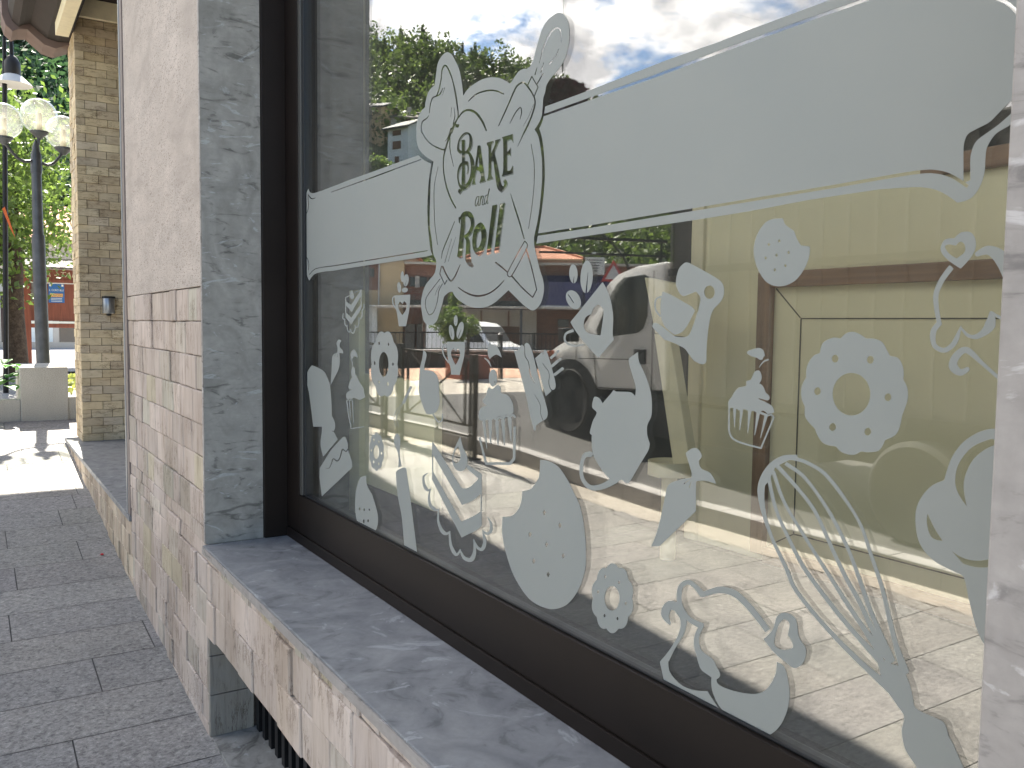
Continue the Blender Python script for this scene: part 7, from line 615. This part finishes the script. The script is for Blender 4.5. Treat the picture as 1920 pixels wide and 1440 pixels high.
t1=text('heading','IL CORO BLU',M_paper,(KX-.0135,-1.57,.61),(R_(90),0,R_(-90)),.055,None,.0008,0,.82); tosub(t1,pso)

mb=MB()
for q in range(3): mb=MB(); mb.box(KX-.015,KX-.0125,-1.67,-1.47,.44-q*.03,.449-q*.03); tosub(mb.build('print_line',M_paper),pso)
for ya in (-1.70,-1.475): mb=MB(); mb.box(KX-.015,KX-.0125,ya,ya+.035,.69,.73); tosub(mb.build('badge',M_paper),pso)
ps=MB(); ps.box(KX-.012,KX-.001,-1.40,-1.12,.36,.745); part(ps,'paper_notice',M_lot,nb)
# pale shopfront and clay roofed house far behind
hb=empty('far_shopfront',(33,-3,-.97),'low pale shopfront with grey windows behind the notice board','building')
mb=MB(); mb.box(33,38,-9,-.2,-.97,1.4); part(mb,'wall',M_alu,hb)
for k in range(5):
    mb=MB(); mb.box(32.95,33.0,-1.6-k*.85,-.95-k*.85,-.75,.9); part(mb,'window',M_paper if k%2 else M_win,hb)
hh=empty('clay_roof_house',(52,-6,-1),'distant house with orange clay roof above the notice board','house')
mb=MB(); mb.box(50,60,-13,-1.5,-1,4.2); part(mb,'wall',M_beige,hh)
mb=MB(); mb.prism([(49.3,4.1),(60.7,4.1),(55,6.4)],1,-13.5,-1.0); part(mb,'roof',M_clay,hh)
mb=MB(); mb.tube([(49,-3.1,4),(49,-3.1,8.5)],.07,8); tag(mb.build('flagpole',M_white),'thin pale pole standing before the clay roofed house','pole')
# ------------------------------------------------ railings along the kerb
def railing(x0,y0,x1,y1,label,grp='steel railings along the kerb',post2=True):
    z0,z1=hgt(x0,y0),hgt(x1,y1); e=empty('kerb_railing',(x0,y0,z0),label,'railing',grp)
    H_=.90
    for (x,y,z) in ((x0,y0,z0),(x1,y1,z1)):
        mb=MB(); mb.box(x-.032,x+.032,y-.032,y+.032,z,z+H_+.05); mb.box(x-.06,x+.06,y-.06,y+.06,z,z+.012); part(mb,'post',M_brpost,e,bevel=.004)
    a=Vector((x0,y0,z0)); b_=Vector((x1,y1,z1)); d=(b_-a).normalized(); a+=d*.10; b_-=d*.10; up=Vector((0,0,1))
    mb=MB(); A,B_,C_,D_=a+up*.30,b_+up*.30,b_+up*H_,a+up*H_
    for p,q in ((A,B_),(D_,C_),(A,D_),(B_,C_)): mb.bar(p,q,.022)
    for h in (.30,H_): mb.bar(Vector((x0,y0,z0))+up*h,a+up*h,.02); mb.bar(Vector((x1,y1,z1))+up*h,b_+up*h,.02)
    mb.bar(a+up*.2-d*.1,b_+up*.2+d*.1,.018); m_=(A+B_)/2; mb.bar(m_,m_-up*.1,.016)
    part(mb,'frame',M_brpost,e)
    mb=MB(); mb.bar(A,C_,.014); mb.bar(B_,D_,.014); part(mb,'cross_brace',M_brpost,e)
    return e
railing(6.70,1.82,7.55,1.515,'brown steel railing with cross brace nearest the white van')
railing(7.77,1.435,8.85,1.05,'brown steel railing with cross brace, second one from the van')
# ------------------------------------------------ white van with cargo box parked at the kerb
VY=3.10
van=empty('white_delivery_van',(5,VY,-1.2),'white cab van with grey cargo box parked along the kerb','van')
side=[(5.5689,-0.5536),(6.5460,-0.6127),(6.5993,-0.5175),(6.6866,-0.4440),(6.8183,-0.4031),(6.9979,-0.3954),(7.1828,-0.4313),(7.2760,-0.5191),(7.3819,-0.5644),(7.4621,-0.5296),(7.4842,-0.4459),(7.4370,-0.3423),(7.2549,-0.2247),(7.0691,-0.1436),(6.8892,-0.0919),(6.7187,0.0622),(6.4591,0.3261),(6.3576,0.4234),(6.2266,0.4925),(6.0020,0.5450),(5.6083,0.5662)]
mb=MB(); mb.prism(side,1,VY,VY+1.75); body=part(mb,'cab',M_van,van,bevel=.035,smooth=True)
win=[(6.5469,-0.0299),(6.3526,0.2632),(6.2542,0.3850),(6.1485,0.4500),(5.8688,0.4672),(5.8110,0.4411),(5.8136,0.1011),(5.8669,-0.0132),(5.9528,-0.0526),(6.2862,-0.0872),(6.5110,-0.1216)]
mb=MB(); mb.prism(win,1,VY-.006,VY+.03); part(mb,'side_window',M_cglass,van,bevel=.004)
for zz,pl_ in ((-.0,[[(6.8710,-0.1076),(6.8785,-0.4700)],[(5.7427,0.4944),(5.7344,-0.5606)],[(6.5936,-0.1440),(6.5298,-0.5960)],[(6.5298,-0.5960),(5.7344,-0.5606)],[(6.8296,-0.3187),(5.9742,-0.2952)]]),):
    mb=MB()
    for p,q in pl_: mb.bar((p[0],VY-.001,p[1]),(q[0],VY-.001,q[1]),.007)
    part(mb,'door_seam',M_blackp,van)
mb=MB(); mb.box(5.818,5.973,VY-.02,VY+.01,-0.334,-0.198); part(mb,'door_handle',M_blackp,van,bevel=.006)
ws=[(6.8460,-0.0542),(6.4117,0.3600)]
mb=MB(); (xa,za),(xb,zb_)=ws; nn=Vector((zb_-za,0,-(xb-xa))).normalized(); nn=nn if nn.x>0 else -nn
mb.obox(Vector(((xa+xb)/2,VY+.875,(za+zb_)/2))+nn*.012,Vector((xa-xb,0,za-zb_))*.5,(0,.76,0),nn*.01); part(mb,'windscreen',M_cglass,van)
mb=MB(); mb.obox((7.234,VY+.07,-0.279),(.11,0,-.05),(0,.06,0),(.03,0,.05)); part(mb,'headlight',M_chrome,van,bevel=.01); mb=MB(); mb.obox((7.301,VY-.005,-0.309),(.05,0,-.02),(0,.04,0),(.015,0,.04)); part(mb,'indicator',M_orange,van,bevel=.008)
mb=MB(); mb.box(6.786,6.891,VY-.22,VY-.03,-0.152,-0.017); part(mb,'door_mirror',M_blackp,van,bevel=.015)
mb=MB(); mb.box(7.317,7.470,VY+.05,VY+1.7,-0.678,-0.480); part(mb,'bumper',M_blackp,van,bevel=.03)
def wheel(x,y,z,r):
    mb=MB(); mb.lathe((x,y,z),[(r*.62,0),(r*.9,-.015),(r,.02),(r,.18),(r*.9,.2),(r*.6,.19)],36,'y'); w_=part(mb,'wheel',M_tyre,van,smooth=True)
    mb=MB(); mb.lathe((x,y,z),[(.03,.0),(r*.3,.015),(r*.56,.03),(r*.62,.004),(r*.63,.02)],28,'y'); tosub(mb.build('rim',M_rim,smooth=True),w_)
WX,WZ=(6.968,-0.799)
for (x,y) in ((WX,VY+.0),(WX,VY+1.5),(3.2,VY-.03),(3.2,VY+1.5)): wheel(x,y,hgt(x,y)+.10+.345,.345)
mb=MB(); mb.lathe((WX,VY-.004,WZ),[(.47,0),(.47,.25),(.02,.26)],40,'y'); part(mb,'wheel_arch',M_blackp,van,smooth=True)
mb=MB(); mb.box(2.2,5.577,VY+.03,VY+1.95,-.60,1.3); part(mb,'cargo_box',M_box,van,bevel=.02)
mb=MB(); x=5.577-.02
while x>2.3: mb.box(x-.02,x,VY+.012,VY+.029,-.55,1.25); x-=.22
part(mb,'box_rib',M_box,van)
mb=MB(); mb.box(2.25,5.577-.01,VY-.0,VY+.011,.44,.50); mb.box(2.25,5.577-.01,VY+.0,VY+.011,-.62,-.56); part(mb,'box_rail',M_blackp,van)
mb=MB(); mb.box(2.2,7.0,VY+.25,VY+1.6,-.95,-.62); part(mb,'chassis',M_blackp,van)
mb=MB(); mb.box(4.0,6.2,VY+.05,VY+.4,-.98,-.66); part(mb,'side_tank',M_blackp,van,bevel=.02)
# ------------------------------------------------ across the street (seen mirrored in the glass)
FA=math.atan2(-.8441,.5360); FM=Matrix.Translation((0,-2.02,0))@Matrix.Rotation(FA,4,'Z')
def flat(p): return FM@Vector(p)
def fempty(name,p,label,cat,group=None):
    q=flat(p); return empty(name,q,label,cat,group,FA)
def fpart(mb,name,mat,par,bevel=0,smooth=False):
    o=part(mb,name,mat,par,bevel,smooth); o.matrix_basis=FM; return o
# parapet and mesh fence at the edge of the square
D_=Vector((-.333,.943,0)); P0=Vector((17.2,6.4,-.967))
pw=empty('parapet_wall',P0,'low dark stone parapet across the road behind the railings','wall')
mb=MB(); a,b_=P0-D_*3.2,P0+D_*19; mb.bar(a+Vector((0,0,.17)),b_+Vector((0,0,.17)),.34,.36); part(mb,'wall',M_brpar,pw)
mb=MB(); mb.bar(a+Vector((0,0,.375)),b_+Vector((0,0,.375)),.42,.045); part(mb,'coping',M_kerb,pw)
fe=empty('mesh_fence',P0,'thin steel mesh fence standing on the parapet','fence')
mb=MB()
for k in range(9): mb=MB(); p=P0+D_*(-2.5+k*2.6); mb.bar(p+Vector((0,0,.39)),p+Vector((0,0,.80)),.05); part(mb,'post',M_iron,fe)
mb=MB(); mb.bar(a+Vector((0,0,.78)),b_+Vector((0,0,.78)),.03); mb.bar(a+Vector((0,0,.42)),b_+Vector((0,0,.42)),.02)
for k in range(230): p=a+D_*(k*.095); mb.bar(p+Vector((0,0,.42)),p+Vector((0,0,.78)),.008)
part(mb,'wire_mesh',M_iron,fe)
# potted shrub
pb=(13.318,5.490,-0.967)
ps=empty('potted_shrub',pb,'bushy yellow green shrub in a brown box across the road','plant')
mb=MB(); mb.box(pb[0]-.30,pb[0]+.30,pb[1]-.30,pb[1]+.30,pb[2],pb[2]+.42); part(mb,'planter_box',M_red,ps,bevel=.02)
mb=MB(); mb.tube([(pb[0],pb[1],pb[2]+.4),(pb[0],pb[1],pb[2]+.8)],.03,8); part(mb,'stem',M_bark,ps)
n=2600; u=rng.normal(size=(n,3)); u/=np.linalg.norm(u,axis=1)[:,None]; u*=(rng.uniform(.1,1,n)**.5)[:,None]; lb=rng.normal(size=(14,3))*[.16,.16,.16]; P=np.array(pb)+[.15,-.24,.93]+u*[.17,.17,.19]+lb[rng.integers(0,14,n)]; P[:200]=np.array(pb)+[.12,-.2,1.32]+rng.normal(size=(200,3))*[.05,.05,.13]
o=leaves('foliage',M_leaf,P,.05,np.clip(rng.normal(.55,.25,n),0,1)); o.parent=ps; o.matrix_parent_inverse=Matrix.Translation(-Vector(pb))
mb=MB(); q=(12.968,5.980); mb.tube([(q[0],q[1],-.97),(q[0],q[1],-.2)],.045,10); mb.lathe((q[0],q[1],-.2),[(.05,0),(.055,.03),(.01,.07)],12); tag(mb.build('bollard',M_iron,smooth=True),'slim black bollard post beside the potted shrub','bollard')
# parked white van on the lower parking area
def parked_van(loc,rz,label):
    e=empty('parked_van',loc,label,'van',None,rz); T=Matrix.LocRotScale(Vector(loc),Matrix.Rotation(rz,3,'Z').to_euler(),None)
    def pt(mb,name,mat,bev=0,sm=False): o=part(mb,name,mat,e,bev,sm); o.matrix_basis=T; return o
    L_=5.0
    mb=MB(); mb.prism([(-L_,.35),(-.05,.35),(.0,.75),(-.12,1.0),(-.85,1.22),(-1.45,1.95),(-1.8,2.12),(-2.6,2.2),(-L_,2.15)],1,-1,1); pt(mb,'body',M_van,.07,True)
    mb=MB(); nn=Vector((.73,0,.60)).normalized(); c=Vector((-1.13,0,1.60))+nn*.01; mb.obox(c,(-.29,0,.35),(0,.88,0),nn*.012); pt(mb,'windscreen',M_cglass)
    for s in (-1,1):
        mb=MB(); mb.prism([(-1.05,1.18),(-1.55,1.82),(-2.15,1.86),(-2.2,1.18)],1,s*1.0-.012,s*1.0+.012); pt(mb,'side_window',M_cglass)
        mb=MB(); mb.prism([(-.06,.72),(-.12,.96),(-.5,1.06),(-.4,.78)],1,s*.78-.225,s*.78+.225); pt(mb,'headlight',M_chrome,.02)
        for wx in (-.85,-4.1):
            mb=MB(); mb.lathe((wx,s*.92-.1,.34),[(.2,0),(.34,.01),(.34,.19),(.2,.2)],24,'y'); pt(mb,'wheel',M_tyre,0,True)
    mb=MB(); mb.box(-.03,.05,-.95,.95,.38,.62); pt(mb,'bumper',M_blackp,.03)
    return e,T
vp=(35.422,20.555,-2.060)
e,T=parked_van(vp,2.7998,'white high roofed van with black lettering parked below the parapet')
t1=text('lettering','By Te',M_ink,(0,0,0),(0,0,0),.6,None,.004,.2,1.1)
t1.matrix_world=T@Matrix.Translation((-2.45,1*1.012,1.35))@Matrix.Rotation(R_(180),4,'Z')@Matrix.Rotation(R_(90),4,'X')@Matrix.Diagonal((1.1,1,1,1)); bpy.context.view_layer.update(); t1.parent=e; t1.matrix_parent_inverse=e.matrix_world.inverted()
# ochre building, brick building with canopy, hip roofed house
Z0=-2.35
def FRAY(px,py):
    c=((px-960)/1605.1,-(py-720)/1605.1,-1)
    w=[sum(RM[i][j]*c[j] for j in range(3)) for i in range(3)]
    return (w[0]*-.5360+w[1]*-.8441, w[0]*.8441+w[1]*-.5360, w[2])
def fx(px,d): r=FRAY(px,600); return -r[0]*d/r[1]
def bx(mb,p0,p1,d0,d1,z0,z1): mb.box(min(fx(p0,d0),fx(p1,d0)),max(fx(p0,d0),fx(p1,d0)),d0,d1,z0,z1)
def zz(py,d,px=900): return (lambda r: r[2]*d/r[1])(FRAY(px,py))
d=50
oc=fempty('ochre_building',(fx(700,d),d,Z0),'ochre rendered building with white downpipe, left of the brick building','building')
mb=MB(); bx(mb,600,757,d,d+9,Z0,zz(470,d)); fpart(mb,'wall',M_yel,oc)
mb=MB(); bx(mb,640,713,d-.03,d,zz(545,d),zz(484,d)); fpart(mb,'shadow_panel',M_rbrick,oc)  # facade shadow put in as a darker red brick patch
w_=MB(); bx(w_,693,702,d-.10,d-.031,zz(520,d),zz(504,d)); fpart(w_,'window',M_win,oc)
mb=MB(); bx(mb,711,712.5,d-.2,d-.08,zz(575,d),zz(484,d)); fpart(mb,'downpipe',M_white,oc)
mb=MB(); bx(mb,600,759,d-.4,d+9.2,zz(470,d),zz(466,d)); fpart(mb,'roof',M_clay,oc)
mb=MB(); bx(mb,640,708,d-1.2,d-.9,Z0,zz(576,d)); tag(fpart(mb,'low_wall',M_white,oc),None)
bb=fempty('brick_building',(fx(900,d),d,Z0),'long red brick building with ribbon windows and a white edged canopy','building')
mb=MB(); bx(mb,757.5,1250,d+.3,d+12,Z0,zz(494,d)); fpart(mb,'wall',M_rbrick,bb)
mb=MB(); bx(mb,757.5,1250,d-.1,d+.28,zz(497,d),zz(492.5,d)); fpart(mb,'parapet',M_beige,bb)
for k in range(14):
    p=768+k*33
    w_=MB(); bx(w_,p,p+9,d+.2,d+.295,zz(539,d),zz(521,d)); fpart(w_,'window',M_win,bb)
    w_=MB(); bx(w_,p+17,p+30,d+.2,d+.295,zz(539,d),zz(521,d)); fpart(w_,'window',M_win,bb)
    mb=MB(); bx(mb,p+9.3,p+16.7,d+.15,d+.29,zz(541,d),zz(519,d)); fpart(mb,'window_panel',M_beige,bb)
w_=MB(); bx(w_,770,1245,d+.2,d+.295,zz(574,d),zz(564,d)); fpart(w_,'ribbon_window',M_win,bb)
mb=MB(); bx(mb,790,1008,d-.25,d+.1,Z0,zz(581,d)); fpart(mb,'ground_floor_wall',M_beige,bb)
for k in range(4): mb=MB(); bx(mb,792+k*54,795+k*54,d-.32,d-.251,Z0,zz(583,d)); fpart(mb,'pilaster',M_rbrick,bb)
for p in (762,782): w_=MB(); bx(w_,p,p+16,d-.1,d+.29,Z0,zz(610,d)); fpart(w_,'shop_door',M_win,bb)
w_=MB(); bx(w_,940,976,d-.33,d-.26,Z0,zz(612,d)); fpart(w_,'garage_door',M_brwin,bb)
w_=MB(); bx(w_,1046,1066,d+.1,d+.29,zz(611,d),zz(597,d)); fpart(w_,'window',M_win,bb)
mb=MB(); x=fx(1160,d)
while x<fx(705,d): mb.box(x,x+.14,d-3.2,d-.4,zz(578,d),zz(576.3,d)); mb.box(x+.14,x+.22,d-3.2,d-.4,zz(578,d)-.03,zz(577,d)-.03); x+=.22
fpart(mb,'corrugated_canopy',M_white,bb)
mb=MB(); bx(mb,705,1160,d-3.3,d-3.22,zz(580.5,d),zz(577,d)); fpart(mb,'canopy_gutter',M_beige,bb)
for p in (978,1128,850): mb=MB(); mb.tube([(fx(p,d),d-3.0,Z0),(fx(p,d),d-3.0,zz(580,d))],.07,8); fpart(mb,'canopy_post',M_post,bb)
nv=fempty('navy_awning',(fx(1070,d),d-1,zz(577,d)),'large navy blue awning cloth above the white canopy','awning')
mb=MB(); mb.prism([(d-2.6,zz(575,d)),(d+.1,zz(575,d)),(d+.1,zz(519,d)),(d-.4,zz(517,d))],0,fx(1240,d),fx(1012,d)); fpart(mb,'cloth',M_navy,nv)
mb=MB(); mb.bar((fx(1240,d),d-2.62,zz(575,d)),(fx(1012,d),d-2.62,zz(575,d)),.08); fpart(mb,'rail',M_alu,nv)
dh=66
hp_=fempty('hip_roofed_house',(fx(980,dh),dh,Z0),'cream house with orange tiled hip roof behind the brick building','house')
mb=MB(); bx(mb,868,1090,dh,dh+9,Z0,zz(486,dh)); fpart(mb,'wall',M_yel if False else M_beige,hp_)
x0,x1=fx(1094,dh),fx(862,dh); e0=zz(486,dh); e1=zz(454,dh)
mb=MB(); mb.add([(x0,dh-.6,e0),(x1,dh-.6,e0),(x1,dh+9.6,e0),(x0,dh+9.6,e0),(x0+2.9,dh+4.5,e1),(x1-3.2,dh+4.5,e1)],[(0,1,5,4),(1,2,5),(2,3,4,5),(3,0,4),(0,3,2,1)]); fpart(mb,'roof',M_clay,hp_)
mb=MB(); mb.bar((x0,dh-.62,e0+.02),(x0+2.9,dh+4.5,e1+.05),.22); mb.bar((x1,dh-.62,e0+.02),(x1-3.2,dh+4.5,e1+.05),.22); mb.bar((x0+2.9,dh+4.5,e1+.05),(x1-3.2,dh+4.5,e1+.05),.22); fpart(mb,'ridge_tiles',M_clay,hp_)
mb=MB(); bx(mb,866,1092,dh-.5,dh-.35,zz(488.5,dh),zz(485.5,dh)); fpart(mb,'gutter',M_creamw,hp_)
for p in (1035,1043,900,930): w_=MB(); bx(w_,p,p+6,dh-.05,dh+.1,zz(511,dh),zz(498,dh)); fpart(w_,'window',M_win,hp_)
# bus shelter frame with a timetable sheet, triangular warning sign
ds=13
sh_=fempty('bus_shelter',(fx(1150,ds),ds,-1),'slender dark steel bus shelter frame with a white timetable sheet','shelter')
mb=MB()
for p in (1093,1236): mb.bar((fx(p,ds),ds,-1.0),(fx(p,ds),ds,zz(443,ds)),.03)
for py,t_ in ((446,.04),(474,.03)): mb.bar((fx(1060 if py==446 else 1010,ds),ds,zz(py-2,ds)),(fx(1246,ds),ds,zz(py+4,ds)),t_)
pts=[(fx(1126,ds),ds+.06,zz(436,ds)),(fx(1150,ds),ds+.06,zz(458,ds)),(fx(1168,ds),ds+.06,zz(480,ds)),(fx(1180,ds),ds+.06,zz(505,ds))]; mb.tube(pts,.02,8)
fpart(mb,'frame',M_iron,sh_)
mb=MB(); bx(mb,1095,1132,ds-.03,ds-.02,zz(513,ds),zz(481,ds)); fpart(mb,'timetable',M_paper,sh_)
for q in range(5): mb=MB(); bx(mb,1100+q,1127-q*2,ds-.034,ds-.031,zz(487+q*5,ds),zz(485.5+q*5,ds)); fpart(mb,'print_line',M_ink,sh_)
mb=MB(); bx(mb,1108,1115,ds-.03,ds-.02,zz(475,ds),zz(471.5,ds)); fpart(mb,'label',M_paper,sh_)
sg=fempty('warning_sign',(fx(1150,12),12,-1),'triangular red bordered road sign beside the van','road sign')
c=(fx(1149,12),12.0,zz(512,12)); r=.2
def tri(rr): return [(c[0]+rr*math.sin(a),c[2]+rr*math.cos(a)) for a in (0,R_(120),R_(240))]
mb=MB(); mb.prism(tri(r),1,12.0,12.012); fpart(mb,'plate',M_redp,sg); mb=MB(); mb.prism(tri(r*.66),1,11.994,11.999); fpart(mb,'face',M_white,sg)
mb=MB(); mb.tube([(c[0],12.05,-1.0),(c[0],12.05,c[2]+.1)],.03,10); fpart(mb,'post',M_alu,sg,smooth=True)
# houses on the hillside
def gable(name,label,p0,p1,pyb,pyt,pyr,d,dep,wall,roof,rot=0,wins=(),gw=(),door=None,chim=None):
    cx_=(fx(p0,d)+fx(p1,d))/2; wd=abs(fx(p0,d)-fx(p1,d)); zb,zt,zr=zz(pyb,d)-6,zz(pyt,d),zz(pyr,d)
    e=fempty(name,(cx_,d,zb),label,'house','houses on the hillside'); T=FM@Matrix.Translation((cx_,d,0))@Matrix.Rotation(rot,4,'Z')
    def P(mb,n,m_): o=part(mb,n,m_,e); o.matrix_basis=T; return o
    h=wd/2
    mb=MB(); mb.prism([(0,zb),(dep,zb),(dep,zt),(dep/2,zr-.15),(0,zt)],0,-h,h); P(mb,'wall',wall)
    mb=MB(); ov=.7
    for s in (0,1):
        y0,y1=(-ov,dep/2) if s==0 else (dep+ov,dep/2); k=(zr-zt)/(dep/2)*ov
        mb.add([(-h-ov,y0,zt-k),(h+ov,y0,zt-k),(h+ov,y1,zr),(-h-ov,y1,zr),(-h-ov,y0,zt-k+.3),(h+ov,y0,zt-k+.3),(h+ov,y1,zr+.3),(-h-ov,y1,zr+.3)],[(0,1,2,3),(4,5,6,7),(0,1,5,4),(0,3,7,4),(1,2,6,5),(2,3,7,6)])
    rf=P(mb,'roof',roof)
    for (a,b_,c_,d_) in wins: mb=MB(); mb.box(-a*h,-b_*h,-.08,.02,zz(c_,d),zz(d_,d)); P(mb,'window',M_brwin); mb=MB(); mb.box(-a*h+(.25 if a>b_ else -.25)*0+.2,-b_*h-.2,-.12,-.081,zz(c_,d)+.15,zz(d_,d)-.1) if -b_*h-.2>-a*h+.2 else mb.box(-b_*h,-b_*h+.01,-.12,-.081,zz(c_,d),zz(d_,d)); P(mb,'pane',M_win)
    for (a,c_,d_) in gw: mb=MB(); mb.box(h-.02,h+.08,a,a+.7,zz(c_,d),zz(d_,d)); P(mb,'window',M_win)
    if door: mb=MB(); mb.box(-door[0]*h,-door[1]*h,-.08,.02,zz(door[2],d),zz(door[3],d)); P(mb,'door',M_brwin)
    if chim: mb=MB(); mb.box(chim-.4,chim+.4,dep*.3,dep*.3+.8,zt,zr+1.3); P(mb,'chimney',M_beige)
    return e
dH=150
gable('white_farmhouse','tall white hillside house with dark slate roof and brown shuttered windows',719,768,330,240,222,dH,7.0,M_white,M_slate,R_(38),[(-.55,.25,255,245.5),(-.55,.25,281,266)],[(2.5,263,253),(2.5,287,276)],(-.35,.05,309,295))
gable('yellow_farmhouse','yellow hillside house with brown overhanging roof above the white one',672,716,260,203,188,dH+12,8,M_yel,M_slate,R_(14),[(-.2,.2,225,215)],(),None,1.5)
gable('cream_chalet','pale chalet with dark windows right of the yellow house',731,776,260,222,209,dH+16,7,M_white,M_brtile,R_(-8),[(-.4,.0,229,219),(.1,.5,229,219)],(),None,-1.0)
gable('small_cream_house','small cream house with grey roof at the right end of the hillside houses',776,800,250,215,207,dH+22,6,M_yel,M_brtile,0,[(-.3,.2,225,217)])
q=(130.16,54.20,25.31)
n=5000; u=rng.normal(size=(n,3)); P=np.array(q)+u*[.9,.9,.55]; tag(leaves('hillside_bush',M_leaf,P,.30,np.clip(rng.normal(.7,.25,n),0,1)),'yellow green bush in front of the white hillside house','bush')
# woods
def woods(name,mat,a0,a1,r0,r1,nc,nl,rad,ls,label,seed,excl=None,bright=.5):
    r_=np.random.default_rng(seed); C=[]
    while len(C)<nc:
        a=r_.uniform(a0,a1); r=math.sqrt(r_.uniform(r0*r0,r1*r1))
        if excl and excl[0]<a<excl[1] and 92<r<excl[2]: continue
        x,y=r*math.cos(R_(a)),r*math.sin(R_(a)); C.append((x,y,hgt(x,y),r_.uniform(.7,1.35),r_.normal(bright,.2),r_.random()<.3))
    P=[];T=[];S=[]
    for x,y,z,s,t_,con in C:
        u=r_.normal(size=(nl,3)); u/=np.linalg.norm(u,axis=1)[:,None]; u*=(r_.uniform(.2,1,nl)**.4)[:,None]
        lob=r_.normal(size=(7,3))*.55; k=r_.integers(0,7,nl); v=u*.55+lob[k]
        if con: v=u*[.5,.5,1.5]; v[:,0]*=(1.5-v[:,2])*.5; v[:,1]*=(1.5-v[:,2])*.5
        P.append(np.array([x,y,z+rad*s*.9])+v*[rad*s,rad*s,rad*s]); T.append(np.clip(t_+(-.2 if con else 0)+r_.normal(0,.12,nl)+(k-3)*.05,0,1)); S.append(r_.uniform(.6,1.3,nl)*ls)
    o=leaves(name,mat,np.concatenate(P),np.concatenate(S),np.concatenate(T)); return tag(o,label,'woods',None,'stuff')
woods('hillside_woods',M_leafd,19,62,66,226,1500,190,2.9,.62,'mixed green woods covering the hill across the street',5,(21.5,27.6,163))
woods('lower_woods',M_leafd,19,62,66,118,420,190,2.3,.5,'green trees rising directly behind the buildings across the street',8,(28,38,84))
woods('mountain_woods',M_leafm,-9,6,95,226,620,190,3.0,.62,'dark green mountain woods above the street lamps',6)
# hanging pot of dark red petunias below the shading eave
hp=(3.33,.36,1.06); hb_=empty('hanging_flower_pot',hp,'hanging pot of dark red and violet petunias on a chain from the eave','flower pot')
mb=MB(); mb.lathe((hp[0],hp[1],hp[2]-.06),[(.05,-.06),(.08,.04),(.085,.045),(.07,.03)],18); part(mb,'pot',M_wh2,hb_,smooth=True)
mb=MB(); mb.tube([(hp[0],hp[1],hp[2]+.12),(hp[0],hp[1],4.5)],.004,6)
for a in (0,2.1,4.2): mb.tube([(hp[0]+.08*math.cos(a),hp[1]+.08*math.sin(a),hp[2]-.02),(hp[0],hp[1],hp[2]+.12)],.002,5)
part(mb,'chain',M_iron,hb_)
n=420; u=rng.normal(size=(n,3)); u/=np.linalg.norm(u,axis=1)[:,None]; P=np.array(hp)+u*[.11,.11,.075]; o=leaves('flowers',M_flower,P,.035,rng.uniform(0,1,n)); o.parent=hb_; o.matrix_parent_inverse=Matrix.Translation(-Vector(hp))
